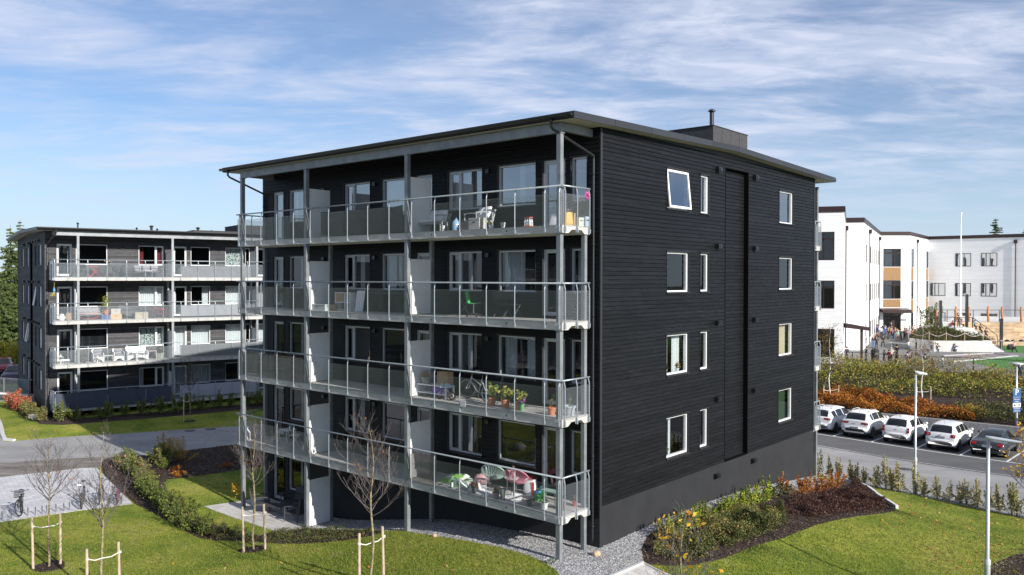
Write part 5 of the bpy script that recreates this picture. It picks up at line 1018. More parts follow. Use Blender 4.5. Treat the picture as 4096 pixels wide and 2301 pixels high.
for i, (x, y, z0, z1) in enumerate(((45.7,88.2,3.7,7.7),(50.6,92,4.2,8.3),(51.18,86.45,2.7,5.85))): 
    m = MB(); m.box((-.12,-.12,0),(.12,.12,z1-z0)); m.box((-.14,-.14,0),(.14,.14,.08)); tag(m.build('post', M_BLACK, None, (x,y,z0)), ('square black post at the left of the terrace','square black post behind the flagpole','short black post beside the green turf')[i], 'post')
m = MB(); m.lathe([(.11,-.1),(.10,2),(.055,12.9),(.05,12.95)], 12); m.lathe([(.02,12.95),(.11,13.0),(.13,13.06),(.11,13.14),(.0,13.18)], 10); tag(m.build('flagpole', M_WHITE, None, (50.0,92.2,4.2), smooth=True), 'tall white flagpole with a ball top, without a flag', 'flagpole')
M_LOG = mat('debarked_log', (.34,.13,.05), .7, c2=(.45,.22,.10), scale=5)
for i, (x, y) in enumerate(((48.8,95),(51.0,95),(52.5,95),(54.7,95),(56.3,95),(58.5,95))):
    m = MB(); m.tube([(0,0,-.3),(.06,.03,.9),(-.05,0,1.7),(.05,.05,2.3)], [.15,.14,.13,.11], 8); o = m.build('log_post', M_LOG, None, (x,y,4.5 if i else 4.2), smooth=True); tag(o, ('leftmost crooked log post on the upper terrace, left of the flagpole','crooked log post just right of the flagpole','crooked log post behind the square black post','crooked log post behind the top of the yard steps','crooked log post above the short black post','rightmost crooked log post at the picture edge')[i], 'post', 'log posts on the upper terrace')
# rope on sticks round the mound
sp_ = [(40.6,84.6),(41.7,82.6),(43.2,82.2),(45.0,82.15),(46.8,82.1),(48.6,82.0),(50.4,82.8)]
for i, (x, y) in enumerate(sp_): m = MB(); m.tube([(0,0,0),(0,0,1.0)], .03, 5); tag(m.build('rope_stick', M_WOODL, None, (x,y,3.75 if i < 5 else 3.0)), ORD[i]+' rope stick from the left round the planted mound', 'stick', 'sticks with the barrier rope')
m = MB()
for a, b in zip(range(6), range(1,7)):
    A_, B_ = Vector((*sp_[a], 4.6 if a < 5 else 3.9)), Vector((*sp_[b], 4.6 if b < 5 else 3.9)); m.tube([A_.lerp(B_, t/6)-Vector((0,0,.32*math.sin(PI*t/6))) for t in range(7)], .022, 5)
tag(m.build('barrier_rope', mat('rope_pink', (.62,.50,.50), .9)), 'pale rope sagging between sticks round the planted mound', 'rope')
m = MB(); m.lathe([(.30,0),(.33,.1),(.33,1.0),(.30,1.05)], 18); m.lathe([(.35,1.05),(.35,1.12),(.2,1.3),(0,1.34)], 18); o = empty('litter_bin', (30.95,70.45,2.75), 0, 'black round litter bin by the school yard fence', 'bin'); m.build('bin_body', M_PLA, o, smooth=False); m = MB(); m.box((-.16,-.36,.82),(.16,-.30,.95)); m.build('slot', mat('slot_grey', (.2,.2,.2), .5), o)
o = empty('bench', (41.0,86.2,2.78), R(-50), 'pale grey bench curving along the concrete wall of the mound', 'bench'); m = MB(); m.box((-1.6,-.25,.42),(1.6,.25,.5)); m.build('seat', M_AMPH, o)
for x in (-1.3,1.3): m = MB(); m.box((x-.06,-.2,0),(x+.06,.2,.42)); m.build('leg', M_AMPH, o)
o = tag(MB().box((-2.4,-.35,0),(2.4,.35,.42)).build('deck_bench', M_TIM, None, (54.3,88.9,2.85)), 'low timber bench with dark jackets on it, at the foot of the tiers', 'bench')
m = MB()
for k in range(5): m.lathe([(.28,0),(.24,.12),(.1,.2),(0,.22)], 8, (-1.8+k*.75+.1*math.sin(k*3),.0,.42), )
tag(m.build('jackets', mat('dark_jackets', (.02,.02,.04), .9), None, (54.3,88.9,2.85)), 'heap of dark jackets on the low timber bench', 'clothes')
m = MB()
for k in range(3): m.lathe([(.2,0),(.22,.3),(.1,.5),(0,.52)], 8, (k*.28,.1*k,0))
tag(m.build('school_bags', M_PLA, None, (50.9,84.6,2.8)), 'dark bags left at the foot of the short black post', 'bags')
# yard fence
o = empty('yard_fence', (26,71.0,2.7), 0, 'black wire fence along the edge of the school yard', 'fence'); fl_ = [(26.0,71.6),(29.0,70.4),(29.9,69.9),(31.5,67.9),(33.4,66.7),(36.58,65.49),(40,62.6),(44,59.8),(48,56.8),(54,52)]
for x, y in fl_: m = MB(); m.box((-.035,-.035,-.2),(.035,.035,1.05)); m.build('fence_post', M_BLACK, o, (x-26,y-71,0))
m = MB(); [m.tube([(a[0]-26,a[1]-71,1.03),(b[0]-26,b[1]-71,1.03)], .024, 5) for a, b in zip(fl_, fl_[1:])]; m.build('top_rail', M_BLACK, o)
m2 = MB(); 
for a, b in zip(fl_, fl_[1:]):
    n = int(math.dist(a, b)/.22)
    for k in range(n):
        p = Vector((*a,0)).lerp(Vector((*b,0)), k/n)-Vector((26,71,0)); q_ = Vector((*a,0)).lerp(Vector((*b,0)), (k+1)/n)-Vector((26,71,0)); m2.tube([p+Vector((0,0,.0)), q_+Vector((0,0,1.0))], .005, 3, False); m2.tube([p+Vector((0,0,1.)), q_+Vector((0,0,.0))], .005, 3, False)
m2.build('wire_mesh', M_BLACK, o)
# ---------------------------------------------------------------- lamps and signs
M_LAMPG = mat('lamp_grey', (.52,.56,.58), .4, .4); M_LAMPH = mat('lamp_head', (.62,.64,.65), .35, .2)
def lamp_post(x, y, z, h, az, label, style):
    o = empty('lamp_post', (x,y,z), az, label, 'lamp post'); m = MB(); m.lathe([(.085,-.1),(.08,1.6),(.078,1.62),(.056,1.75),(.045,h)], 14); m.build('pole', M_LAMPG, o, smooth=True); m = MB(); m.lathe([(.088,1.55),(.088,1.68)], 14); m.lathe([(.052,h*.62),(.052,h*.62+.06)], 12); m.box((-.03,-.09,.5),(.03,-.07,.8)); m.build('hatch', M_LAMPH, o)
    m = MB()
    if style == 'arm':
        m.grid(lambda s, t: (-.05+.58*s, (.15*math.sin(min(1, s*3.0+.12)*PI/2)*(1-.75*s**3))*math.cos(PI*2*t), h+.02+.125*math.sin(PI*2*t)*(1-.6*s)*(1 if math.sin(PI*2*t) > 0 else .3)-.05*s*s), 10, 12)
    elif style == 'slab':
        m.grid(lambda s, t: (-.06+.98*s, (.15*math.sin(min(1, s*4.0+.2)*PI/2)*(1-.7*s**4))*math.cos(PI*2*t), h+.03+.05*math.sin(PI*2*t)*(1-.5*s)+.02*s), 10, 12)
    else: m.lathe([(.05,h-.1),(.09,h-.02),(.42,h+.07),(.44,h+.09),(.2,h+.15),(0,h+.16)], 20)
    m.build('lamp_head', M_LAMPH, o, smooth=True); m = MB()
    if style != 'disc': m.box((.12,-.07,h-.045),(.5,.07,h-.03)); m.build('lens', mat('lamp_lens', (.7,.7,.68), .2), o)
    return o
lamp_post(18.75,38.35,H(18.75,38.35),5.6,R(2),'tall grey lamp post with a curved head between hedge and lawn','arm')
lamp_post(13.45,23.3,H(13.45,23.3),5.1,R(-58),'grey lamp post with a long flat head standing nearest, at the right','slab')
lp = (31.1,50.9); lamp_post(*lp,.95,3.75,0,'short lamp post with a disc head above the wall by the parked cars','disc')
def text_mesh(s, size, m, parent, M, name='lettering', ext=.001, align='CENTER'):
    c = bpy.data.curves.new(name, 'FONT'); c.body = s; c.size = size; c.align_x = align; c.align_y = 'CENTER'; c.extrude = ext; c.resolution_u = 2; t = bpy.data.objects.new(name, c); COL.objects.link(t)
    me = bpy.data.meshes.new_from_object(t.evaluated_get(bpy.context.evaluated_depsgraph_get())); bpy.data.objects.remove(t); me.name = name; me.transform(M); me.materials.clear(); me.materials.append(m); return link(name, me, parent)
M_BLUE = mat('sign_blue', (.025,.09,.24), .4); M_SWHT = mat('sign_white', (.75,.76,.78), .4)
o = empty('parking_sign', (lp[0]-.05,lp[1]-.1,.95), R(12), 'blue parking sign with white P and smaller plates on the short lamp post', 'sign')
def plate(z0, z1, w_, m, nm): q = MB(); q.box((-w_/2,-.02,z0),(w_/2,.0,z1)); return q.build(nm, m, o)
def RX(x, z): return Matrix.Translation((x,-.024,z)) @ Matrix.Rotation(R(90), 4, 'X')
s = plate(1.75,2.32,.56,M_BLUE,'parking_plate'); text_mesh('P', .52, M_SWHT, s, RX(0,2.06)); q = MB(); ring_T = None
for a in ((-.27,.27,2.29,2.30),(-.27,.27,1.77,1.78),): q.box((a[0],-.0235,a[2]),(a[1],-.0205,a[3]))
q.build('border', M_SWHT, s)
s = plate(1.44,1.73,.56,M_BLUE,'text_plate'); text_mesh('Förhyrda', .11, M_SWHT, s, RX(0,1.65)); text_mesh('platser', .11, M_SWHT, s, RX(0,1.52))
s = plate(1.16,1.42,.56,M_SWHT,'arrow_plate'); q = MB()
for sg in (-1,1):
    q.box((min(sg*.04,sg*.15),-.024,1.27),(max(sg*.04,sg*.15),-.0205,1.31)); q.add([(sg*.25,-.023,1.29),(sg*.14,-.023,1.37),(sg*.14,-.023,1.21)], [(0,1,2)])
q.build('double_arrow', M_BLACK, s)
s = plate(.86,1.14,.56,M_BLUE,'lower_plate'); text_mesh('P-tillstånd', .11, M_SWHT, s, RX(0,1.07)); text_mesh('erfordras', .11, M_SWHT, s, RX(0,.94))
# ---------------------------------------------------------------- cars
M_CARW = mat('white_car_paint', (.78,.79,.80), .28, coat=.6); M_CARG = mat('dark_grey_car_paint', (.055,.06,.065), .25, .5, coat=.7); M_CARR = mat('red_car_paint', (.30,.015,.015), .25, coat=.6); M_CARP = mat('purple_car_paint', (.035,.008,.045), .25, coat=.6)
M_CGL = mat('car_glass', (.012,.014,.016), .04, spec=.8); M_TAIL = mat('tail_light', (.35,.005,.008), .15, coat=.5); M_CLEAR = mat('clear_lens', (.65,.6,.62), .1); M_ARCH = mat('wheel_arch', (.008,.008,.008), .9); M_RIM = mat('alloy', (.62,.63,.65), .4, .2)
def car(loc, az, label, paint, st, L, wheels, gl, rear, name='parked_car', plate_=None, suv=False, tail='hatch', rails=False, emblem='ring', lightc=None):
    """st: stations (y from the rear bumper, zbelt, zroof, half width, half width at the roof)"""
    o = empty(name, loc, az, label, 'car', 'parked cars'); Y = [s[0] for s in st]
    def S_(y): return [float(np.interp(y, Y, [s[k] for s in st])) for k in range(1, 5)]
    ys = sorted(set(list(np.linspace(0, L, 44))+Y)); zs = .30 if suv else .22
    def sec(y):
        zb, zr, hw, hr = S_(y); low = zs+.10*max(0, 1-min(y, L-y)/.35)
        zl = min(low, zb-.02); pts_ = [(hw*.90,zl),(hw*.985,zl+(zb-zl)*.18),(hw,zl+(zb-zl)*.5),(hw*.985,zl+(zb-zl)*.82),(hw*.955,zb)]
        for t in (.3,.6,.85): pts_.append((hw*.955+(hr-hw*.955)*t**1.05, zb+(zr-zb)*t))
        pts_ += [(hr*.96,zr-.004+(.0)),(hr*.8,zr+.018),(hr*.4,zr+.03),(0,zr+.034)]
        return pts_
    V = []; n = None
    for y in ys:
        p = sec(y); full = [(-x,y,z) for x, z in p]+[(x,y,z) for x, z in p[-2::-1]]; n = len(full); V += full
    m = MB(); m.add(V, [(i*n+k, i*n+k+1, (i+1)*n+k+1, (i+1)*n+k) for i in range(len(ys)-1) for k in range(n-1)]+[tuple(range(n)), tuple((len(ys)-1)*n+k for k in range(n))[::-1]]+[((i+1)*n, (i+1)*n+n-1, i*n+n-1, i*n) for i in range(len(ys)-1)])
    body = m.build('body', paint, o, smooth=True)
    def side(y, t, s, e=.008):
        zb, zr, hw, hr = S_(y); return (s*(hw*.955+(hr-hw*.955)*t**1.05+e), y, zb+(zr-zb)*t+.0)
    for s in (-1, 1):
        for a, b in gl['side']:
            g = MB(); nn = 8; rows_ = []
            for i in range(nn+1):
                y = a+(b-a)*i/nn; top = .86; zb, zr, hw, hr = S_(y)
                if zr-zb < .06: top = .5
                rows_.append([side(y, .10, s), side(y, .45, s), side(y, top, s)])
            vs = [p for r_ in rows_ for p in r_]; g.add(vs, [(i*3+k, (i+1)*3+k, (i+1)*3+k+1, i*3+k+1) for i in range(nn) for k in range(2)]); g.build('side_window', M_CGL, o, smooth=True)
    def top(y, fx, e=.01):
        zb, zr, hw, hr = S_(y); x = hr*fx; return (x, y, zr+.034-.036*abs(fx)**2.2+e)
    for nm, (a, b) in (('rear_window', gl['rear']), ('windscreen', gl['front'])):
        g = MB(); g.grid(lambda s_, t_: (lambda p: (p[0], p[1]+(-.012 if nm == 'rear_window' else .012), p[2]))(top(a+(b-a)*t_, (-1+2*s_)*(.93-.10*abs(t_-.5)), .006)), 10, 6); g.build(nm, M_CGL, o, smooth=True)
    for yw in wheels:
        for s in (-1, 1):
            hw = S_(yw)[2]; r = .335 if suv else .31; g = MB(); M = Matrix.Translation((s*(hw*.985),yw,r+.02)) @ Matrix.Rotation(R(90)*s, 4, 'Y')
            g.lathe([(0,.002),(r+.055,.002),(r+.055,-.1)], 22, M=M @ Matrix.Translation((0,0,.012))); g.build('wheel_arch', M_PLA if suv else M_ARCH, o)
            w_ = MB(); Mw = Matrix.Translation((s*(hw*.985-.16),yw,r)) @ Matrix.Rotation(R(90)*s, 4, 'Y'); w_.lathe([(r*.68,.20),(r*.80,.215),(r*.96,.20),(r,.16),(r,.02),(r*.9,0)], 26, M=Mw); wh = w_.build('wheel', M_RUB, o, smooth=True)
            rm = MB(); rm.lathe([(r*.62,.19),(r*.69,.205),(r*.69,.16)], 26, M=Mw); rm.lathe([(0,.20),(r*.16,.198),(r*.16,.15)], 12, M=Mw)
            for k in range(5 if suv else 7):
                a = k*2*PI/(5 if suv else 7); c_, s2 = math.cos(a), math.sin(a); wv = .035; rm.add([Mw @ Vector(p) for p in ((c_*r*.1-s2*wv,s2*r*.1+c_*wv,.198),(c_*r*.1+s2*wv,s2*r*.1-c_*wv,.198),(c_*r*.66+s2*wv*.7,s2*r*.66-c_*wv*.7,.19),(c_*r*.66-s2*wv*.7,s2*r*.66+c_*wv*.7,.19))], [(0,1,2,3)])
            rm.build('rim', M_RIM, wh)
    def rear_pt(x, z):     # y of the body surface seen from behind at height z
        yy = 0.
        for y in np.linspace(0, 1.2, 121):
            zb, zr, hw, hr = S_(y)
            if zr+.02 >= z and hw >= abs(x): return y
        return 0.
    def rpatch(x0, x1, z0, z1, m_, nm, e=.012, par=None):
        g = MB(); g.grid(lambda s_, t_: (x0+(x1-x0)*s_, rear_pt(x0+(x1-x0)*s_, z0+(z1-z0)*t_)-e, z0+(z1-z0)*t_), 5, 4); return g.build(nm, m_, par or o, smooth=True)
    hw = st[2][3]
    for s in (-1, 1):
        if tail == 'hatch': tl = rpatch(s*hw*.66, s*hw*.985, .80, .98, M_TAIL, 'tail_light')
        elif tail == 'tall': tl = rpatch(s*hw*.80, s*hw*.985, .72, 1.02, M_TAIL, 'tail_light')
        elif tail == 'slim': tl = rpatch(s*hw*.45, s*hw*.97, .88, 1.0, M_TAIL, 'tail_light')
        else: tl = rpatch(s*hw*.60, s*hw*.93, .66, .80, M_TAIL, 'tail_light')
        g = MB(); e = rear_pt(s*hw*.85, .88)-.016; g.box((s*hw*.85-.03, e-.004, (.86 if tail != 'round' else .70)), (s*hw*.85+.06, e, (.92 if tail != 'round' else .75))); g.build('clear_lamp', M_CLEAR, tl)
    pz = rear['plate']; py = min(rear_pt(x, pz+d) for x in (-.2, 0, .2) for d in (-.05, .05))-.02
    g = MB(); g.box((-.26,py,pz-.06),(.26,py+.015,pz+.06)); pl = g.build('number_plate', M_SWHT, o); g = MB(); g.box((-.26,py-.003,pz-.06),(-.215,py-.0005,pz+.06)); g.build('blue_band', M_BLUE, pl)
    if plate_: text_mesh(plate_, .115, M_BLACK, pl, Matrix.Translation((.02,py-.004,pz)) @ Matrix.Rotation(R(90), 4, 'X'))
    rpatch(-hw*.85, hw*.85, .25, .33, M_PLA, 'lower_bumper'); rpatch(-hw*.92, hw*.92, rear['seam'], rear['seam']+.012, M_PLA, 'tailgate_seam', .006)
    if suv:
        rpatch(-hw*.99, hw*.99, .30, .55, M_PLA, 'bumper_cladding', .016); rpatch(-hw*.7, hw*.7, .34, .42, M_RIM, 'skid_plate', .03)
        for s in (-1, 1):
            g = MB(); g.grid(lambda a_, b_: (s*(S_(.6+(L-1.2)*a_)[2]*.985+.02), .6+(L-1.2)*a_, .30+.13*b_), 12, 1); g.build('sill_cladding', M_PLA, o)
    em = rear['emblem']; ey = rear_pt(0, em)-.02; g = MB(); Me = Matrix.Translation((0,ey,em)) @ Matrix.Rotation(R(90), 4, 'X')
    if emblem == 'rings': 
        for k in range(4): g.torus((-.105+.07*k,ey,em), .042, .007, Matrix.Rotation(R(90), 4, 'X'), 14, 5)
    elif emblem == 'oval': g.tube([(.07*math.cos(a),ey,em+.038*math.sin(a)) for a in [2*PI*k/16 for k in range(16)]], .008, 5, False, True); g.box((-.04,ey-.004,em-.005),(.04,ey,em+.005))
    else: g.torus((0,ey,em), .042, .008, Matrix.Rotation(R(90), 4, 'X'), 14, 5); g.box((-.05,ey-.006,em-.008),(.05,ey,em+.008))
    g.build('emblem', M_CHROME, o)
    for s in (-1, 1):
        y = gl['side'][-1][1]-.15; zb, zr, hw_, hr = S_(y); g = MB(); g.tube([(s*(hw_*.93),y,zb+.04),(s*(hw_+.07),y,zb+.08)], .02, 6); g.lathe([(.02,-.09),(.075,-.04),(.085,.02),(.06,.08),(0,.1)], 10, M=Matrix.Translation((s*(hw_+.13),y,zb+.10)) @ Matrix.Rotation(R(90)*s, 4, 'Y')); g.build('mirror', paint if s > 0 or paint is not M_CARW else M_PLA, o, smooth=True)
        g = MB(); g.tube([(s*(hw_*.995+.01),(gl['side'][0][0]+.75),.80*zb/.93+.02),(s*(hw_*.995+.01),(gl['side'][0][0]+.93),.80*zb/.93+.02)], .014, 5); g.build('door_handle', M_CHROME if suv else paint, o)
        for yy in (gl['side'][0][0]+.35, gl['side'][-1][0]-.02, gl['side'][-1][1]-.02):
            g = MB(); a1 = S_(yy); g.add([(s*(a1[2]*.988+.006),yy-.006,zs+.12),(s*(a1[2]*.988+.006),yy+.006,zs+.12),(s*(a1[2]*.97+.012),yy+.006,a1[0]),(s*(a1[2]*.97+.012),yy-.006,a1[0])], [(0,1,2,3)]); g.build('door_seam', M_ARCH, o)
        hl = MB(); yh = L-.28; a1 = S_(yh); hl.add([(s*(a1[2]*.99+.008),yh-.1,a1[0]-.18),(s*(S_(L-.05)[2]*.9),L+.004,a1[0]-.28),(s*(S_(L-.05)[2]*.6),L+.006,a1[0]-.26),(s*(a1[2]*.7),yh+.12,a1[0]+.012),(s*(a1[2]*.95),yh-.12,a1[0]+.012)], [(0,1,2,3,4)]); hl.build('headlight', M_CLEAR, o)
    if rails:
        for s in (-1, 1):
            a_, b_ = 1.0, 2.3; g = MB(); g.tube([(s*S_(y)[3]*.88, y, S_(y)[1]+.05+(.03 if a_+.05 < y < b_-.05 else -.03)) for y in np.linspace(a_, b_, 8)], .016, 6); g.build('roof_rail', M_RIM, o)
    g = MB(); y = .85; g.tube([(0,y,S_(y)[1]+.03),(0,y-.10,S_(y)[1]+.20)], .005, 4); g.lathe([(.03,0),(.02,.02),(0,.025)], 8, (0,y,S_(y)[1]+.03)); g.build('antenna', M_PLA, o)
    if rear.get('wiper'): g = MB(); yy = gl['rear'][0]+.05; g.tube([(0,rear_pt(0,rear['wiper'])-.03,rear['wiper']),(.26,rear_pt(0,rear['wiper']+.06)-.025,rear['wiper']+.07)], .009, 4); g.build('rear_wiper', M_PLA, o)
    return o
ST_H = [(0,.46,.52,.66,.50),(.03,.60,.68,.76,.62),(.09,.86,.92,.82,.68),(.16,.95,1.00,.84,.66),(.40,.97,1.33,.84,.58),(.58,.97,1.42,.845,.58),(1.1,.96,1.47,.85,.58),(1.9,.94,1.48,.85,.58),(2.35,.93,1.42,.85,.57),(2.75,.93,1.17,.85,.60),(3.05,.92,.97,.84,.68),(3.5,.85,.89,.82,.68),(3.8,.74,.77,.76,.62),(3.92,.60,.63,.68,.55),(3.95,.50,.53,.62,.5)]
GLH = {'side': [(.62,1.28),(1.36,2.05),(2.12,2.78)], 'rear': (.17,.52), 'front': (2.40,3.02)}
ST_S = [(0,.50,.58,.70,.52),(.04,.66,.76,.80,.66),(.10,.98,1.04,.86,.70),(.18,1.05,1.10,.88,.68),(.42,1.08,1.42,.88,.60),(.62,1.07,1.50,.885,.60),(1.2,1.05,1.56,.89,.60),(2.0,1.03,1.56,.89,.60),(2.5,1.02,1.49,.89,.59),(2.95,1.02,1.22,.89,.62),(3.2,1.02,1.08,.88,.72),(3.7,.97,1.01,.86,.72),(4.0,.85,.89,.80,.64),(4.1,.68,.72,.72,.56),(4.14,.55,.58,.66,.5)]
GLS = {'side': [(.72,1.0),(1.08,1.95),(2.03,2.85)], 'rear': (.19,.56), 'front': (2.55,3.18)}
ST_W = [(0,.46,.54,.68,.5),(.04,.62,.70,.80,.64),(.12,.92,.98,.86,.68),(.2,.97,1.02,.88,.66),(.5,.98,1.36,.89,.58),(.75,.98,1.43,.895,.58),(1.5,.97,1.48,.9,.58),(2.5,.95,1.48,.9,.58),(2.95,.94,1.40,.9,.57),(3.4,.94,1.12,.9,.62),(3.65,.93,.98,.89,.7),(4.2,.86,.9,.86,.68),(4.5,.72,.75,.78,.6),(4.6,.55,.58,.68,.5)]
GLW = {'side': [(.6,1.15),(1.25,2.15),(2.25,3.35)], 'rear': (.22,.62), 'front': (3.0,3.6)}
ST_C = [(0,.46,.52,.68,.5),(.05,.62,.68,.80,.66),(.16,.78,.83,.87,.74),(.45,.86,.90,.89,.72),(.75,.89,1.02,.89,.62),(1.15,.90,1.24,.885,.56),(1.6,.90,1.34,.88,.54),(2.0,.89,1.35,.87,.54),(2.35,.88,1.28,.87,.55),(2.8,.87,1.0,.87,.62),(3.0,.86,.90,.87,.7),(3.5,.80,.83,.86,.68),(3.85,.68,.71,.8,.6),(4.0,.54,.57,.70,.5),(4.04,.46,.48,.62,.45)]
GLC = {'side': [(1.0,1.5),(1.58,2.75)], 'rear': (.62,1.35), 'front': (2.38,2.98)}
HZ = R(46.5)-PI/2
def cloc(x, y): return (x+HD[0]*.42, y+HD[1]*.42, 0.005)
car(cloc(19.55,53.3), HZ, 'white estate car half hidden by the black block, leftmost in the parked row', M_CARW, ST_W, 4.6, (.85,3.65), GLW, dict(plate=.72,seam=.60,emblem=.86), tail='slim', rails=True)
car(cloc(21.2,51.5), HZ, 'white crossover with roof rails and black lower cladding, second in the parked row', M_CARW, ST_S, 4.14, (.75,3.3), GLS, dict(plate=.66,seam=.60,emblem=.92), plate_='JFM 78D', suv=True, tail='slim', rails=True, emblem='oval')
car(cloc(22.92,49.65), HZ, 'small rounded white hatchback with tall red tail lights and rear wiper', M_CARW, [(a*.97,b+.01,c_+.03,d*.97,e) for a,b,c_,d,e in ST_H], 3.83, (.68,3.1), GLH, dict(plate=.48,seam=.60,emblem=.86,wiper=1.02), plate_='OZW 853', tail='tall')
car(cloc(24.65,47.75), HZ, 'white hatchback with a straight rear window, beside the dark coupe', M_CARW, ST_H, 3.95, (.70,3.2), GLH, dict(plate=.78,seam=.58,emblem=.90), plate_='PFO 757', tail='hatch')
car(cloc(26.3,45.95), HZ, 'dark grey rounded sports coupe, rightmost of the parked cars', M_CARG, ST_C, 4.04, (.78,3.2), GLC, dict(plate=.62,seam=.82,emblem=.74), plate_='WZC 827', tail='round', emblem='rings')
car((-44.1,74.2,.85), R(200), 'dark purple car behind the wire fence at the left edge', M_CARP, ST_H, 3.95, (.7,3.2), GLH, dict(plate=.78,seam=.58,emblem=.9))
car((-49.3,80.5,.85), R(205), 'red car cut by the left picture edge, behind the purple one', M_CARR, ST_H, 3.95, (.7,3.2), GLH, dict(plate=.78,seam=.58,emblem=.9))
o = empty('wire_fence', (-35.2,60.2,1.35), 0, 'wire fence on a pale concrete base beside the gable of the grey block', 'fence')
for k in range(6): m = MB(); m.tube([(-k*2.4,k*.95,-.1),(-k*2.4,k*.95,1.22)], .03, 6); m.build('fence_post', M_GALV, o)
m = MB(); m.tube([(.3,-.12,1.2),(-12,4.75,1.2)], .03, 6); m.build('top_rail', M_GALV, o); m = MB(); m.tube([(0,0,.0),(-12,4.75,.0)], .12, 4); m.build('base', MATS['pale_concrete'], o)
expanded_mesh([((.0,.0),(-12,4.75))], .1, 1.15, .12, .09, .02, M_RAIL, 'wire_mesh', o); m = MB(); m.add([(.3,.3,-.9),(-12,5.1,-.9),(-12,5.1,.1),(.3,.3,.1)], [(0,1,2,3)]); m.build('footing', mat('grey_concrete', (.3,.3,.3)), o)
# ---------------------------------------------------------------- things on balconies and ground
def um(u, v, z):      # black block: u from the near corner, v from the balcony front
    return (1.4893-math.cos(TH)*u+math.sin(TH)*v, 24.5321+math.sin(TH)*u+math.cos(TH)*v, z)
LB = (-30.036, 54.201, .6268)
def ul(u, v, z):
    c, s = math.cos(LB[2]), math.sin(LB[2]); return (LB[0]+c*u-s*v, LB[1]+s*u+c*v, z)
ZF = [11.592, 8.692, 5.792, 2.892]; ZG = [z+.012 for z in FL]
def C_(n, c, r=.6, **k): return mat('c_'+n, c, r, **k)
DK = C_('rattan_dark', (.03,.031,.034), .7, c2=(.06,.06,.065), scale=60); CH = C_('cushion_grey', (.20,.20,.22), .9, c2=(.26,.26,.28), scale=8); WH = C_('white_fabric', (.72,.72,.72), .9)
CARD = C_('cardboard', (.36,.24,.14), .85); 
def soft(mb, c, d, rz=0, rx=0):      # cushion: a pillowed box
    M = Matrix.Translation(c) @ Matrix.Rotation(rz, 4, 'Z') @ Matrix.Rotation(rx, 4, 'X'); n = 6; V = []
    for k in (-1, 1):
        for j in range(n+1):
            for i in range(n+1):
                x, y = -1+2*i/n, -1+2*j/n; t = (1-abs(x)**4)*(1-abs(y)**4); V.append(M @ Vector((x*d[0]/2*(1-.06*abs(y)**2), y*d[1]/2*(1-.06*abs(x)**2), k*d[2]/2*(.25+.75*t**.5))))
    o = (n+1)**2; F_ = [(j*(n+1)+i, (j+1)*(n+1)+i, (j+1)*(n+1)+i+1, j*(n+1)+i+1) for j in range(n) for i in range(n)]+[(o+j*(n+1)+i, o+j*(n+1)+i+1, o+(j+1)*(n+1)+i+1, o+(j+1)*(n+1)+i) for j in range(n) for i in range(n)]
    e = [i for i in range(n+1)]+[(k+1)*(n+1)-1 for k in range(1, n+1)]+[n*(n+1)+i for i in range(n-1, -1, -1)]+[k*(n+1) for k in range(n-1, 0, -1)]
    F_ += [(e[i], e[(i+1) % len(e)], o+e[(i+1) % len(e)], o+e[i]) for i in range(len(e))]; mb.add(V, F_); return mb
def seat_furniture(name, loc, rz, w_, label, cat, fm, cm, back=.85, cushions=0, ccm=None, d=.72, group=None, arch=False):
    o = empty(name, loc, rz, label, cat, group); m = MB(); m.box((-w_/2,-d/2,.30),(w_/2,d/2,.36)); m.build('seat', fm, o)
    m = MB(); m.add([(-w_/2,d/2-.04,.34),(w_/2,d/2-.04,.34),(w_/2,d/2+.08,back),(-w_/2,d/2+.08,back),(-w_/2,d/2+.02,.34),(w_/2,d/2+.02,.34),(w_/2,d/2+.13,back),(-w_/2,d/2+.13,back)], [(0,1,2,3),(5,4,7,6),(3,2,6,7),(0,4,5,1),(0,3,7,4),(1,5,6,2)]); m.build('backrest', fm, o)
    for s in (-1, 1):
        for y in (-d/2+.03, d/2-.03): m = MB(); m.tube([(s*(w_/2),y,0),(s*(w_/2),y,.60)], .022, 6); m.build('leg', fm, o)
        m = MB(); m.tube([(s*w_/2,-d/2,.60),(s*w_/2,0,.64),(s*w_/2,d/2+.05,.62)], .026, 6); m.build('armrest', fm, o)
        if arch: m = MB(); m.box((s*w_/2-.015,-d/2+.03,.08),(s*w_/2+.015,d/2-.03,.6)); m.build('side_panel', fm, o)
    if arch: m = MB(); m.add([(-w_/2,-d/2,.34),(-w_/2,-d/2,.05),(-w_/2+.08,-d/2,.05),(-w_/4,-d/2,.17),(0,-d/2,.21),(w_/4,-d/2,.17),(w_/2-.08,-d/2,.05),(w_/2,-d/2,.05),(w_/2,-d/2,.34)], [(0,1,2,3),(0,3,4),(0,4,8),(4,5,8),(5,6,7,8)]); m.build('front_apron', fm, o)
    if cm: soft(MB(), (0,-.02,.42), (w_-.06,d-.06,.14)).build('seat_cushion', cm, o, smooth=True)
    for k in range(cushions):
        x = -w_/2+w_*(k+.5)/cushions; soft(MB(), (x+.03,d/2-.14,.64), (min(.5,w_/cushions),.42,.16), .1*(k-1), R(70)).build('back_cushion', ccm or cm, o, smooth=True)
    return o
def table(name, loc, rz, w_, d, h, label, tm, lm, cat='table', round_=False):
    o = empty(name, loc, rz, label, cat); m = MB()
    if round_: m.lathe([(w_/2,h-.03),(w_/2,h),(0,h)], 22)
    else: m.box((-w_/2,-d/2,h-.03),(w_/2,d/2,h))
    m.build('table_top', tm, o)
    for x, y in ((-1,-1),(1,-1),(-1,1),(1,1)):
        m = MB(); k = .62 if round_ else .94; m.tube([(x*w_/2*k,y*d/2*k,0),(x*w_/2*k*.9,y*d/2*k*.9,h-.03)], .016, 5); m.build('leg', lm, o)
    return o
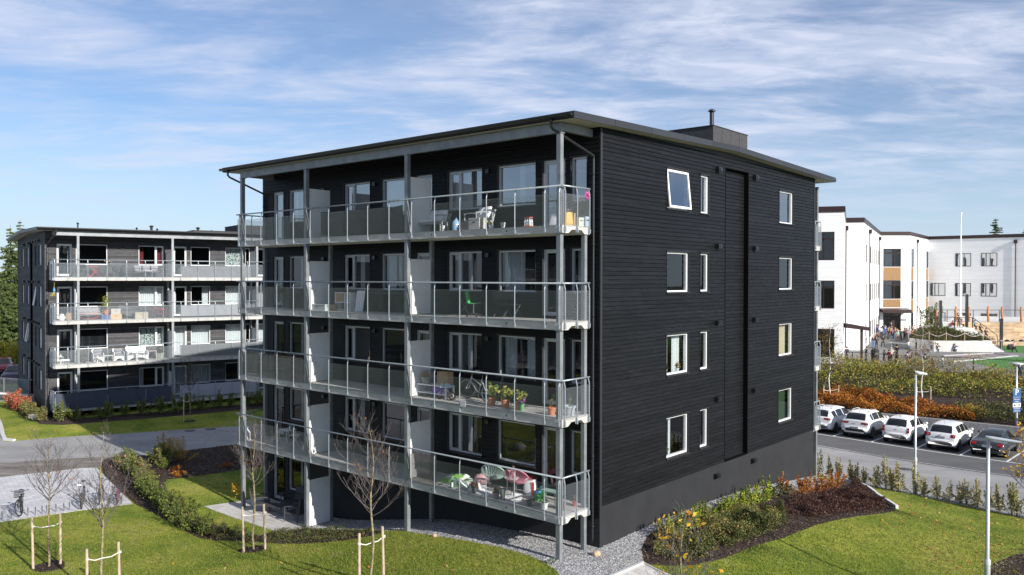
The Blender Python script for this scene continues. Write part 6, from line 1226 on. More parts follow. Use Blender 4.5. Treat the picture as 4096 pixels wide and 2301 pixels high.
def box(name, loc, rz, d, m_, label, cat='box', lid=None):
    o = empty(name, loc, rz, label, cat); m = MB(); t = .015; a, b, h = d
    m.box((-a/2,-b/2,0),(a/2,b/2,h*.86)); m.build('box_body', m_, o); m = MB(); m.box((-a/2-.01,-b/2-.01,h*.86),(a/2+.01,b/2+.01,h)); m.build('lid', lid or m_, o)
    m = MB(); m.box((-.06,-b/2-.016,h*.60),(.06,-b/2-.001,h*.68)); m.build('grip', M_DARK, o); return o
def pot(loc, r, h, m_, label, plant=None, name='potted_plant', cat='plant', n=260, ph=.5, pr=.3, size=.1, up=.2, aspect=.5):
    o = empty(name, loc, random.uniform(0,3), label, cat); m = MB(); m.lathe([(r*.70,0),(r*.95,h*.82),(r*1.08,h*.82),(r*1.08,h),(r*.94,h),(r*.9,h*.85),(0,h*.85)], 18); m.build('pot', m_, o)
    if plant:
        P, c, hh = blob(n, pr, pr, ph, h*.85, int(r*1000+h*77+n), 7, .5); leaves('foliage', P, size, plant, o, aspect, up); m = MB(); [m.tube([(0,0,h*.8),(q[0]*.7,q[1]*.7,h*.85+k*.8)], .006, 4, False) for q, k in zip(c, hh)]; m.build('stem', leafmat('green_stem', [(.08,.12,.03),(.12,.14,.05)]), o)
    return o
def lantern(loc, s, m_, label, w_=.16, h=.38):
    o = empty('lantern', loc, random.uniform(0,1), label, 'lantern'); m = MB(); m.box((-w_/2,-w_/2,0),(w_/2,w_/2,.03)); m.box((-w_/2,-w_/2,h*.68),(w_/2,w_/2,h*.72))
    for x in (-1,1):
        for y in (-1,1): m.box((x*w_*.46-.009,y*w_*.46-.009,0),(x*w_*.46+.009,y*w_*.46+.009,h*.7))
    m.build('cage', m_, o); m = MB(); m.lathe([(w_*.62,h*.71),(w_*.15,h*.9),(w_*.12,h*.95),(0,h)], 4, M=Matrix.Rotation(R(45),4,'Z')); m.torus((0,0,h+.03), .03, .005, Matrix.Rotation(R(90),4,'X'), 12, 4); m.build('lantern_roof', m_, o)
    m = MB(); m.lathe([(.035,.03),(.035,h*.4),(0,h*.4)], 10); m.build('candle', WH, o); return o
def bag(loc, rz, w_, d, h, m_, label, m2=None, name='shopping_bag', sag=.12):
    o = empty(name, loc, rz, label, 'bag'); m = MB(); rr = random.Random(int(abs(loc[0])*100+h*50)); k = 16
    rings = []
    for j in range(7):
        t = j/6; sc = 1+.10*math.sin(t*PI)-sag*t
        rings.append([(w_/2*sc*math.copysign(abs(math.cos(a))**.5, math.cos(a))*(1+rr.uniform(-.06,.06)), d/2*sc*math.copysign(abs(math.sin(a))**.5, math.sin(a))*(1+rr.uniform(-.08,.08)), h*t*(1+rr.uniform(-.04,.04)*(j > 4))) for a in [2*PI*i/k for i in range(k)]])
    V = [p for r_ in rings for p in r_]; m.add(V, [(j*k+i, j*k+(i+1) % k, (j+1)*k+(i+1) % k, (j+1)*k+i) for j in range(6) for i in range(k)]+[tuple(range(k))[::-1]]); m.build('bag_body', m_, o, smooth=True)
    m = MB(); [m.tube([(s*w_*.2,y*d*.4,h*.97),(s*w_*.16,y*d*.3,h*1.16),(-s*w_*.16,y*d*.3,h*1.16),(-s*w_*.2,y*d*.4,h*.97)], .008, 4) for s in (1,) for y in (-1,1)]; m.build('handle', m2 or m_, o)
    if m2: m = MB(); m.box((w_*.28,-d/2*1.13,h*.05),(w_*.5,-d/2*1.03,h*.9)); m.build('printed_side', m2, o)
    return o
def wire_chair(loc, rz, m_, label):
    o = empty('wire_chair', loc, rz, label, 'chair', 'round string chairs on the lowest balcony'); Mx = Matrix.Translation((0,.02,.62)) @ Matrix.Rotation(R(-38), 4, 'X') @ Matrix.Scale(1.18, 4, (0,1,0))
    rim = [Mx @ Vector((.40*math.cos(a), .46*math.sin(a), 0)) for a in [2*PI*k/36 for k in range(36)]]; m = MB(); m.tube(rim, .018, 7, False, True); m.build('rim', m_, o, smooth=True)
    c = Mx @ Vector((0,-.14,-.27)); ir = [c+(Mx.to_3x3() @ Vector((.13*math.cos(a), .12*math.sin(a), 0))) for a in [2*PI*k/18 for k in range(18)]]; m = MB(); m.tube(ir, .010, 5, False, True)
    for k in range(36): p = rim[k]; q = ir[k//2 % 18]; m.tube([p, p.lerp(q, .55)+Vector((0,0,-.025)), q], .0062, 4, False)
    for k in range(9): m.tube([ir[k], ir[17-k]], .005, 4, False)
    m.build('strings', m_, o); 
    for a in (40, 140, 270): m = MB(); m.tube([c+Vector((0,0,-.01)), (.34*math.cos(R(a)), .30*math.sin(R(a)), .0)], .012, 5); m.tube([(.34*math.cos(R(a)), .30*math.sin(R(a)), 0), (rim[int(a/10)].x*.9, rim[int(a/10)].y*.9, rim[int(a/10)].z-.05)], .009, 5); m.build('leg', M_BLACK, o)
    return o
def bicycle(loc, rz, fm, label, r=.34, basket=False, rim_m=None, lean=0., steer=.0, name='bicycle', kid=False, fender=False, L=1.04, jacket=False, step=False):
    o = empty(name, loc, rz, label, 'bicycle'); o.rotation_euler = (0, lean, rz); k = r/.34; xf, xr = L/2, -L/2; bb = (-.06*k,0,.28*k); st = (-.20*k,0,.78*k); hd = (xf-.20*k,0,.80*k); hb = (xf-.14*k,0,.62*k)
    def wheel(x, a=0.):
        M = Matrix.Translation((x,0,r)) @ Matrix.Rotation(a, 4, 'Z') @ Matrix.Rotation(R(90), 4, 'X'); m = MB(); m.torus((x,0,r), r-.02, .027 if not kid else .02, Matrix.Rotation(a,4,'Z') @ Matrix.Rotation(R(90),4,'X'), 30, 6); w_ = m.build('wheel', M_RUB, o, smooth=True)
        m = MB(); m.torus((x,0,r), r-.045, .011, Matrix.Rotation(a,4,'Z') @ Matrix.Rotation(R(90),4,'X'), 28, 4); m.lathe([(.02,-.04),(.02,.04)], 8, M=M); m.build('rim', rim_m or M_CHROME, w_)
        m = MB()
        for i in range(14): q = 2*PI*i/14; m.tube([M @ Vector((.018*math.cos(q+.5),.018*math.sin(q+.5),.025*(-1)**i)), M @ Vector(((r-.05)*math.cos(q),(r-.05)*math.sin(q),0))], .0022, 3, False)
        m.build('spokes', M_CHROME, w_)
    wheel(xr); wheel(xf, steer)
    m = MB(); m.tube([bb, st], .016, 7); m.tube([bb, hb], .018, 7); m.tube([hd, hb], .019, 7)
    m.tube([(st[0]*.9,0,st[2]*(.72 if not step else .45)), (hd[0],0,hd[2]*(.93 if not step else .85))], .016, 7)
    for s in (-1, 1): m.tube([bb, (xr,s*.06,r)], .010, 5); m.tube([(st[0],0,st[2]*.9), (xr,s*.06,r)], .009, 5)
    m.build('frame', fm, o, smooth=True)
    m = MB(); Mf = Matrix.Rotation(steer*.5, 4, 'Z')
    for s in (-1, 1): m.tube([hb, (hb[0]+.02,s*.05,hb[2]-.04), (xf,s*.055,r)], .012, 5)
    m.build('fork', fm if not kid else M_CHROME, o); m = MB(); t = Vector(hd)+Vector((-.03,0,.16*k)); m.tube([hd, t], .012, 6)
    m.tube([(t.x-.10,-.30*k,t.z+.03),(t.x+.03,-.16*k,t.z+.03),t,(t.x+.03,.16*k,t.z+.03),(t.x-.10,.30*k,t.z+.03)], .011, 6); m.build('handlebar', M_CHROME, o); m = MB()
    for s in (-1, 1): m.tube([(t.x-.18,s*.31*k,t.z+.03),(t.x-.07,s*.28*k,t.z+.03)], .018, 6); m.build('grip', M_PLA, o) if s == 1 else None
    m = MB(); m.tube([st, (st[0]-.03,0,st[2]+.14*k)], .012, 6); m.build('seat_post', M_CHROME, o)
    m = MB(); sx, sz = st[0]-.03, st[2]+.16*k; m.grid(lambda a, b: (sx+.14*k-.28*k*a, (.02+.07*a**1.3)*k*math.cos(PI*b)*1., sz+.02+.03*math.sin(PI*b)), 6, 8); m.build('saddle', M_PLA, o, smooth=True)
    m = MB(); m.lathe([(.085*k,-.006),(.085*k,.006)], 18, M=Matrix.Translation((bb[0],-.05,bb[2])) @ Matrix.Rotation(R(90),4,'X')); 
    for s in (-1, 1): m.tube([(bb[0],s*.07,bb[2]),(bb[0]+s*.11*k,s*.08,bb[2]-s*.11*k)], .008, 4); m.box((bb[0]+s*.11*k-.045,s*.08+min(0,s*.09),bb[2]-s*.11*k-.01),(bb[0]+s*.11*k+.045,s*.08+max(0,s*.09),bb[2]-s*.11*k+.01))
    m.tube([(bb[0],-.05,bb[2]+.085*k),(xr,-.05,r+.04)], .004, 4); m.tube([(bb[0],-.05,bb[2]-.085*k),(xr,-.05,r-.04)], .004, 4); m.build('crankset', M_PLA, o)
    if fender:
        for x in (xr, xf): m = MB(); m.tube([(x+(r+.03)*math.cos(a),0,r+(r+.03)*math.sin(a)) for a in [R(20+10*i) for i in range(17)]], .016, 5); m.build('mudguard', M_PLA, o)
        m = MB(); m.box((xr-.22,-.06,r+r+.06),(xr+.25,.06,r+r+.075)); [m.tube([(xr,s*.06,r),(xr-.1,s*.06,2*r+.06)], .006, 4) for s in (-1,1)]; m.build('rear_rack', M_PLA, o)
        m = MB(); m.lathe([(.045,0),(.05,.05),(0,.07)], 10, M=Matrix.Translation((hd[0]+.07,0,hd[2]+.02)) @ Matrix.Rotation(R(90),4,'Y')); m.build('front_lamp', M_CHROME, o)
    if basket:
        m = MB(); bx_, bz = hd[0]+.20, hd[2]-.02; m2 = []
        for z in (0,.09,.18,.25): m.tube([(bx_-.13,-.17,bz+z),(bx_+.13,-.17,bz+z),(bx_+.13,.17,bz+z),(bx_-.13,.17,bz+z)], .008, 4, False, True)
        for i in range(9): y = -.17+.34*i/8; m.tube([(bx_+.13,y,bz),(bx_+.13,y,bz+.25)], .005, 3); m.tube([(bx_-.13,y,bz),(bx_-.13,y,bz+.25)], .005, 3); m.tube([(bx_-.13,y,bz),(bx_+.13,y,bz)], .005, 3)
        m.build('basket', M_PLA, o)
    m = MB(); m.tube([(bb[0]-.02,.03,bb[2]-.02),(bb[0]-.16,.16,0.01)], .009, 5); m.build('kickstand', M_CHROME, o)
    if kid:
        for s in (-1, 1): m = MB(); m.torus((xr,s*.16,.06), .05, .014, Matrix.Rotation(R(90),4,'X'), 14, 5); m.tube([(xr,0,r),(xr,s*.16,.06)], .008, 4); m.build('training_wheel', M_PLA, o)
    return o
# --- ground: bicycles and racks on the paving
bicycle((-20.28,34.02,.22), R(-64), M_BLACK, 'black city bicycle with a front basket, standing alone at the left of the bike parking', basket=True, lean=R(-6), fender=True, steer=.5, step=True)
bicycle((-18.47,35.52,.20), R(-68), C_('bike_grey', (.10,.10,.11), .3), 'dark bicycle with pale handlebar, left one of the three bikes near the bed', lean=R(4))
bicycle((-17.93,35.98,.19), R(-70), C_('bike_blue', (.03,.10,.14), .3), 'dark blue mountain bicycle in the middle of the three bikes near the bed', lean=R(-5), steer=.1)
bicycle((-17.26,36.15,.18), R(-70), C_('bike_pink', (.60,.04,.36), .3), 'pink child bicycle, rightmost by the planting bed', r=.25, lean=R(5), L=.85, basket=True)
rk = None
for i, (x, y) in enumerate(((-20.64,33.25),(-20.37,33.42),(-19.95,33.86),(-19.72,34.0),(-19.54,34.16),(-19.40,34.25),(-19.11,34.42),(-18.87,34.58),(-18.72,34.75),(-18.40,34.92),(-17.92,35.26),(-17.69,35.45),(-17.30,35.70),(-17.05,35.82))):
    loc = (x, y+.12, H(x, y)); 
    if rk is None:
        rk = empty('bike_rack_loop', loc, R(38), 'first hoop from the left of the low bicycle rack', 'bike rack', 'low hoops of the bicycle rack'); m = MB(); m.tube([(0,.0,-.02),(0,-.02,.18)]+[(0,-.02-.07*(1-math.cos(a)),.26+.08*math.sin(a)) for a in [R(20*k) for k in range(10)]]+[(0,-.16,.18),(0,-.17,-.02)], .014, 5); m.build('hoop', M_CHROME, rk)
    else: dup(rk, loc, R(38), ORD[i]+' hoop from the left of the low bicycle rack')
# --- patio
seat_furniture('armchair', um(16.5,.28,-.03), -TH+R(150), .62, 'dark rattan armchair at the left of the patio, beside the corner column', 'armchair', DK, None, .95, group='dark patio seating')
seat_furniture('armchair', um(14.15,.42,-.03), -TH+R(-75), .62, 'dark rattan armchair on the patio next to the partition screen', 'armchair', DK, None, .95, group='dark patio seating')
seat_furniture('sofa', um(15.3,1.25,-.03), -TH, 1.35, 'dark two-seat rattan sofa against the wall under the patio window', 'sofa', DK, None, .90, group='dark patio seating')
table('coffee_table', um(15.6,.42,-.03), -TH+R(20), .95, .5, .38, 'low dark coffee table in the middle of the patio', DK, DK)
# --- lowest balcony
z = ZF[3]
wire_chair(um(3.62,.95,z), -TH+R(28), C_('mint', (.34,.48,.44), .5), 'pale mint round string chair on the lowest balcony')
wire_chair(um(2.62,1.0,z), -TH+R(20), C_('rose', (.55,.20,.28), .5), 'pink round string chair on the lowest balcony')
table('side_table', um(3.1,1.30,z), 0, .5, .5, .46, 'small round grey table between the mint and pink chairs', C_('tabletop_grey', (.45,.46,.45)), M_CHROME, round_=True)
pot(um(3.02,1.32,z+.46), .07, .2, C_('vase_pink', (.5,.25,.28)), 'pink vase with dried pink flowers on the small round table', leafmat('dry_pink', [(.4,.22,.2),(.55,.4,.35),(.3,.15,.12)]), 'vase_with_flowers', 'vase', 90, .22, .16, .06)
o = empty('pouf', um(4.45,1.30,z), 0, 'pale pink pouf beside the mint chair', 'pouf'); m = MB(); m.lathe([(.0,.0),(.22,.0),(.27,.12),(.26,.26),(.2,.34),(0,.36)], 18); m.build('pouf_body', C_('pale_pink', (.50,.30,.32), .9), o, smooth=True); m = MB(); m.tube([(.06,0,.35),(.0,0,.42),(-.06,0,.35)], .01, 5); m.build('loop', M_WOODL, o)
def cloth_heap(loc, rx, ry, h, m_, label, name, cat, seed=1, rz=0):
    mb = MB(); mb.grid(lambda s, t: ((-1+2*s)*rx*(1+.12*math.sin(t*9+seed)), (-1+2*t)*ry*(1+.12*math.sin(s*8+seed)), .01+h*max(0, noise.noise(Vector((s*3.1,t*3.1,seed)))+.45)*math.sin(PI*min(1,max(0,s)))**.5*math.sin(PI*t)**.5), 22, 16)
    o = mb.build(name, m_, None, loc, rz, smooth=True); return tag(o, label, cat)
cloth_heap(um(5.15,.95,z), .72, .42, .36, mat('play_mat', (.18,.42,.04), .8, c2=(.66,.70,.66), scale=4.5, det=2, sharp=(.5,.53)), 'crumpled green and white play mat on the lowest balcony', 'play_mat', 'play mat', 3, -TH)
cloth_heap(um(3.15,.72,z), .95, .42, .10, mat('striped_rug', (.70,.71,.72), .9, c2=(.06,.10,.09), scale=7, det=3, sharp=(.55,.58), stretch=(1,2.4,1)), 'white rug with dark green pattern under the string chairs', 'rug', 'rug', 5, -TH+.12)
cloth_heap(um(4.0,.62,z), .30, .22, .26, WH, 'white towel crumpled on the rug', 'towel', 'towel', 7)
lantern(um(4.92,.32,z), 1, C_('lantern_green', (.10,.20,.12), .3), 'dark green glass lantern by the lowest balcony rail', .18, .42)
bag(um(2.35,1.38,z), -TH+.2, .42, .26, .50, WH, 'white shopping bag with a red side on the lowest balcony', C_('bag_red', (.6,.04,.03)))
o = empty('watering_can', um(1.95,1.32,z), 1.2, 'blue watering can behind the bag on the lowest balcony', 'watering can'); m = MB(); m.lathe([(.10,0),(.10,.16),(.07,.2)], 14); m.build('can_body', C_('can_blue', (.04,.25,.45), .4), o); m = MB(); m.tube([(.09,0,.06),(.22,0,.26)], .013, 6); m.lathe([(.03,0),(.045,.03)], 10, M=Matrix.Translation((.22,0,.26)) @ Matrix.Rotation(R(40),4,'Y')); m.build('spout', MATS['c_can_blue'], o)
table('bench', um(1.28,1.0,z), -TH, .78, .3, .40, 'pale green slatted bench near the corner of the lowest balcony', C_('bench_green', (.30,.42,.36)), C_('bench_leg', (.06,.09,.08)), 'bench')
pot(um(1.2,.62,z), .13, .18, C_('pot_dark', (.05,.05,.06)), 'bright green broad leaved plant in a dark pot on the lowest balcony', leafmat('bright_green', [(.04,.20,.04),(.08,.34,.08),(.15,.4,.12)]), n=120, ph=.35, pr=.26, size=.15)
pot(um(.95,.36,z), .12, .2, C_('pot_white', (.6,.6,.6)), 'white flower pot by the rail of the lowest balcony', L_DGREEN, n=60, ph=.15, pr=.1, size=.06)
pot(um(1.5,.36,z), .14, .16, MATS['c_pot_dark'], 'black plant box by the rail of the lowest balcony', L_DGREEN, n=60, ph=.12, pr=.14, size=.06)
pot(um(3.85,.30,z), .11, .2, MATS['c_pot_dark'], 'potted plant with red blooms by the rail under the mint chair', leafmat('red_blooms', [(.03,.05,.02),(.04,.07,.03),(.5,.02,.02)]), n=170, ph=.32, pr=.18, size=.08)
pot(um(2.88,.28,z), .12, .2, C_('pot_mauve', (.25,.14,.17)), 'mauve pot with a dark plant by the rail between the string chairs', L_DGREEN, n=170, ph=.26, pr=.17, size=.07)
pot(um(2.6,.28,z), .10, .36, C_('vase_dark', (.10,.12,.12), .3), 'tall dark vase by the rail of the lowest balcony', None, 'vase', 'vase')
pot(um(.42,.62,z), .10, .26, C_('jar_dark', (.10,.06,.03), .3), 'dark jar with an orange top in the corner of the lowest balcony', leafmat('orange_top', [(.6,.25,.03),(.7,.4,.1)]), 'jar', 'jar', 24, .16, .05, .05)
pot(um(.42,1.22,z), .09, .16, C_('pot_red', (.4,.05,.03)), 'small red pot with dry stalks by the end rail of the lowest balcony', L_RED, n=50, ph=.26, pr=.08, size=.05)
def reed(u0, u1, v, z, h, label, m_, gap=.0):
    m = MB(); n = int((u1-u0)/.022); rr = random.Random(int(u0*10))
    for k in range(n): u = u0+(u1-u0)*k/n; a = um(u, v, z); b = um(u+.017, v, z); hh = h+rr.uniform(-.03,.03); m.add([a, b, (b[0],b[1],z+hh), (a[0],a[1],z+hh)], [(0,1,2,3)])
    for q in (.2,.55,.85): m.tube([um(u0,v-.006,z+h*q), um(u1,v-.006,z+h*q)], .005, 3)
    o = m.build('reed_screen', m_, None); return tag(o, label, 'privacy screen')
M_REED = leafmat('reed', [(.07,.055,.045),(.15,.12,.10),(.24,.20,.17)], .9, 0.)
reed(5.45, 6.72, .09, z+.06, .98, 'short brown reed screen tied inside the lowest balcony railing', M_REED)
reed(13.1, 17.78, .055, ZF[2]+.0, .99, 'long brown reed screen tied along the left end of the second balcony', M_REED)
def ties(u0, u1, z, n, label, drop=.14):
    m = MB(); rr = random.Random(int(z*10)); 
    for k in range(n):
        u = u0+(u1-u0)*(k+.5)/n+rr.uniform(-.05,.05); m.tube([um(u,-.05,z), um(u+.02,-.02,z+.035), um(u+.04,.02,z), um(u+.05,-.01,z-.04), um(u+.09,-.03,z-drop*rr.uniform(.4,1))], .006, 4)
    pts_ = []
    for k in range(n*6): u = u0+(u1-u0)*k/(n*6); a = k*1.05; pts_.append(um(u, -.02+.036*math.cos(a), z+.036*math.sin(a)))
    m.tube(pts_, .005, 3); return tag(m.build('string_lights', M_PLA, None), label, 'string lights')
ties(7.2, 12.4, 12.75, 34, 'dark string lights wound round the top balcony handrail', .06)
ties(7.4, 12.4, 9.85, 34, 'dark string lights wound round the third balcony handrail', .06)
ties(13.3, 17.4, 6.95, 9, 'white ties holding the reed screen to the handrail', .12)
def sheet_screen(F_, u0, u1, v, z0, z1, m_, label, fold=.012, wl=.5, sag=.0, name='privacy_cloth', seed=0):
    mb = MB(); n = int((u1-u0)/.06)
    mb.grid(lambda s, t: F_(u0+(u1-u0)*s, v+fold*math.sin((u0+(u1-u0)*s)*2*PI/wl+seed+t*2.5)*(.4+.6*t)+fold*.5*math.sin(s*57+t*3), z0+(z1-z0)*t-sag*math.sin(PI*((s*(u1-u0)/1.15) % 1))*(t > .98)), n, 6)
    return tag(mb.build(name, m_, None, smooth=True), label, 'privacy screen')
sheet_screen(um, 7.1, 11.9, .03, ZF[0]+.05, ZF[0]+.98, C_('dark_cloth', (.035,.036,.042), .9), 'dark cloth tied inside the top balcony railing of the black block', .008, .7, .03)
bicycle_ = None
o = empty('folding_chair', um(12.0,.9,ZF[0]), -TH+1.2, 'dark folding chair behind the rail of the top balcony', 'chair')
def folding_chair(o, fm=None):
    fm = fm or M_BLACK; m = MB(); m.box((-.21,-.2,.42),(.21,.2,.45)); m.build('seat', fm, o); m = MB(); m.box((-.21,.19,.62),(.21,.21,.86)); m.build('backrest', fm, o)
    for s in (-1, 1): m = MB(); m.tube([(s*.22,-.22,0),(s*.22,.05,.43),(s*.22,.20,.88)], .011, 5); m.tube([(s*.20,.22,0),(s*.20,-.16,.43)], .011, 5); m.build('leg', fm, o)
    return o
folding_chair(o)
# --- top balcony
z = ZF[0]
seat_furniture('sofa', um(6.75,.95,z), -TH, 1.35, 'small sofa with white cushions on the top balcony next to the partition screen', 'sofa', C_('sofa_grey', (.30,.31,.33)), WH, .72, 3, WH)
lantern(um(5.42,.4,z), 1, C_('lantern_silver', (.4,.42,.42), .3), 'silver lantern with a pointed roof on the top balcony', .2, .52)
table('balcony_table', um(5.25,1.0,z), -TH, .8, .5, .42, 'low dark table with things on it on the top balcony', M_PLA, M_PLA)
o = empty('water_bottle', um(4.87,.45,z), 0, 'large clear blue water bottle on the top balcony', 'bottle'); m = MB(); m.lathe([(.12,0),(.135,.05),(.135,.3),(.06,.38),(.03,.40),(.03,.44)], 16); m.build('bottle_body', C_('bottle_blue', (.25,.38,.55), .1), o, smooth=True); m = MB(); m.lathe([(.033,.43),(.033,.46),(0,.46)], 10); m.build('cap', M_BLUE, o)
seat_furniture('armchair', um(4.35,1.0,z), -TH+R(-12), .7, 'armchair with two white cushions on the top balcony', 'armchair', MATS['c_sofa_grey'], None, .75, 2, WH)
box('basket_box', um(4.42,.55,z), -TH, (.36,.3,.28), C_('basket_brown', (.20,.14,.12)), 'brown woven box in front of the armchair')
box('storage_box', um(3.92,.5,z), -TH, (.48,.36,.40), C_('box_beige', (.45,.43,.39)), 'pale beige storage box beside the armchair')
pot(um(3.22,.4,z), .09, .14, WH, 'yellow flowers in a white pot by the top balcony rail', leafmat('yellow_blooms', [(.5,.36,.02),(.6,.5,.05),(.1,.15,.03)]), n=110, ph=.24, pr=.14, size=.06)
pot(um(2.75,.45,z), .08, .2, C_('pot_palegrey', (.5,.52,.53)), 'small pale grey pot by the top balcony rail', None, 'flower_pot', 'pot')
o = empty('bottle_pack', um(1.72,.5,z), -TH, 'pack of clear bottles with orange bases on the top balcony', 'bottles'); 
for k in range(6): m = MB(); m.lathe([(.038,.06),(.038,.2),(.012,.27),(.012,.30)], 8, (-.09+.09*(k % 3),-.05+.1*(k//3),0)); m.build('bottle', C_('bottle_clear', (.6,.62,.65), .1), o)
m = MB(); m.box((-.14,-.1,0),(.14,.1,.06)); m.build('tray', C_('tray_orange', (.7,.16,.02)), o); m = MB(); m.box((-.12,-.08,.30),(.12,.08,.33)); m.build('caps', C_('caps_red', (.5,.08,.08)), o)
bag(um(.72,.5,z), 0, .36, .3, .30, C_('grey_bag', (.30,.31,.36)), 'grey knotted plastic bag next to the corner column of the top balcony', None, 'plastic_bag', .5)
bag(um(.25,.62,z), .4, .38, .3, .42, C_('yellow_bag', (.58,.36,.06)), 'yellow and tan bag in the corner of the top balcony', C_('tan_bag', (.35,.22,.15)), 'bag', .45)
o = box('paper_pack', um(.12,.98,z), -TH+PI/2, (.24,.2,.26), C_('pack_green', (.55,.60,.50)), 'pale green pack of paper rolls at the end rail of the top balcony', 'pack')
o = box('bottle_crate', um(.08,1.24,z), -TH+PI/2, (.2,.2,.30), C_('pack_blue', (.35,.40,.50)), 'bluish pack of water bottles at the end rail of the top balcony', 'pack')
m = MB(); cz = ZF[0]+.95; P0 = Vector(um(-.03,1.2,cz)); m.tube([P0+Vector((0,0,.22)), P0+Vector((0,0,.12))], .008, 4)
for k in range(14): a = 2*PI*k/14; m.tube([P0+Vector((.01*math.cos(a),.01*math.sin(a),.12)), P0+Vector((.09*math.cos(a),.09*math.sin(a),0)), P0+Vector((.05*math.cos(a+.8),.05*math.sin(a+.8),-.10)), P0+Vector((0,0,-.13))], .006, 4)
tag(m.build('hanging_net', C_('hot_pink', (.65,.12,.40)), None), 'bright pink net hanging on the end rail of the top balcony', 'net')
# --- third balcony
z = ZF[1]
o = empty('shelf_unit', um(11.5,.95,z), -TH, 'white shelf unit with a cardboard box on the third balcony', 'shelf'); m = MB(); m.box((-.5,-.18,.70),(.5,.18,.73)); m.box((-.5,-.18,.33),(.5,.18,.36)); m.box((-.5,-.18,.02),(.5,.18,.05)); m.build('shelf_board', M_WHITE, o); m = MB(); [m.box((x-.015,-.18,0),(x+.015,.18,.72)) for x in (-.46,.12,.46)]; m.build('upright', M_WHITE, o)
tag(MB().box((-.26,-.15,0),(.26,.15,.32)).build('cardboard_box', CARD, None, um(11.72,.95,z+.36), -TH), 'brown cardboard box inside the white shelf unit', 'box')
m = MB(); [m.bx((.10*k,.02*k,.40),(.10,.02,.84),0,0,R(12)) for k in range(4)]; tag(m.build('white_boards', M_WHITE, None, um(10.75,.9,z), -TH), 'white boards leaning beside the shelf unit on the third balcony', 'boards')
table('balcony_table', um(14.7,1.1,z), -TH, .8, .6, .72, 'dark table on the third balcony at the left end', M_PLA, M_PLA); folding_chair(empty('folding_chair', um(15.6,.9,z), -TH+1.8, 'dark folding chair left of the table on the third balcony', 'chair'))
box('planter_box', um(12.55,.5,z), -TH, (1.0,.32,.26), C_('planter_pale', (.42,.46,.47)), 'long pale planter box in front of the left partition screen', 'planter'); bag(um(11.98,.75,z), 0, .22, .2, .26, CARD, 'small brown paper bag beside the shelf unit')
table('dark_table', um(9.2,1.15,z), -TH, 1.7, .5, .74, 'long dark table under the window of the third balcony', C_('table_blue', (.03,.045,.055)), M_PLA)
o = empty('swivel_chair', um(4.3,.72,z), -TH+R(115), 'green plastic swivel chair on the third balcony', 'chair'); GR = C_('green_plastic', (.06,.50,.14), .35)
mb = MB(); mb.grid(lambda s, t: ((-.2+.4*s)*(1-.15*max(0,t-.5)), (-.21+.40*min(1,t/.5)) if t < .5 else .19+.07*(t-.5)/.5, (.46-.02*math.sin(PI*t/.5)+.015*(2*s-1)**2) if t < .5 else .46+.42*(t-.5)/.5), 8, 14); mb.build('seat_shell', GR, o, smooth=True)
m = MB(); m.tube([(0,0,.10),(0,0,.45)], .022, 8); m.build('gas_lift', M_CHROME, o); m = MB(); [m.tube([(0,0,.12),(.28*math.cos(a),.28*math.sin(a),.07)], .018, 5) for a in [2*PI*k/5 for k in range(5)]]; m.build('star_base', M_PLA, o)
for k in range(5): a = 2*PI*k/5; m = MB(); m.lathe([(.028,-.02),(.028,.02)], 10, M=Matrix.Translation((.28*math.cos(a),.28*math.sin(a),.03)) @ Matrix.Rotation(R(90),4,'X')); m.build('castor', M_PLA, o)
for i, u in enumerate((3.36, 2.9)): folding_chair(empty('folding_chair', um(u,1.1,z), -TH+PI, ('left','right')[i]+' one of the two black folding chairs behind the green swivel chair', 'chair'))
folding_chair(empty('folding_chair', um(5.2,1.15,z), -TH+2.4, 'dark folding chair left of the green swivel chair', 'chair'))
# --- second balcony
z = ZF[2]
o = empty('low_bench', um(6.2,.75,z), -TH, 'white low bench with a lower shelf on the second balcony', 'bench'); m = MB(); m.box((-.75,-.22,.42),(.75,.22,.46)); m.build('bench_top', M_WHITE, o); m = MB(); m.box((-.72,-.2,.14),(.72,.2,.17)); m.build('lower_shelf', M_WHITE, o)
for x in (-.72,.72):
    for y in (-.19,.19): m = MB(); m.box((x-.025,y-.025,0),(x+.025,y+.025,.42)); m.build('leg', M_WHITE, o)
tag(MB().box((-.26,-.16,0),(.26,.16,.2)).build('storage_case', C_('purple', (.18,.08,.42)), None, um(5.95,.75,z+.17), -TH), 'purple case on the lower shelf of the white bench', 'box')
pot(um(6.6,.72,z+.46), .2, .24, C_('pot_stripe', (.45,.46,.47), c2=(.1,.1,.1), scale=3, stretch=(9,9,.1)), 'grey striped planter with dry grass on the white bench', leafmat('dry_grass', [(.4,.27,.15),(.55,.42,.28)]), n=260, ph=.3, pr=.2, size=.12, aspect=.15)
tag(MB().box((-.26,-.14,0),(.26,.14,.46)).build('cardboard_box', CARD, None, um(5.85,.9,z+.46), -TH), 'cardboard box standing on the right half of the white bench', 'box')
bicycle(um(5.55,.62,z), -TH+R(183), C_('kid_white', (.6,.6,.62), .3), 'small child bicycle with training wheels and red tyres on the second balcony', r=.155, kid=True, rim_m=C_('rim_red', (.6,.05,.03)), L=.58)
cloth_heap(um(5.5,.62,z+.42), .24, .16, .2, C_('jacket_blue', (.45,.55,.58), .9), 'pale blue jacket draped over the child bicycle', 'jacket', 'clothes', 4)
bicycle(um(4.55,1.15,z), -TH+R(176), C_('bike_white', (.65,.64,.66), .25), 'white bicycle leaning at the wall of the second balcony', r=.34, lean=R(-4), steer=.5)
WILT = leafmat('wilting', [(.05,.10,.02),(.14,.20,.04),(.34,.32,.06),(.5,.42,.1)])
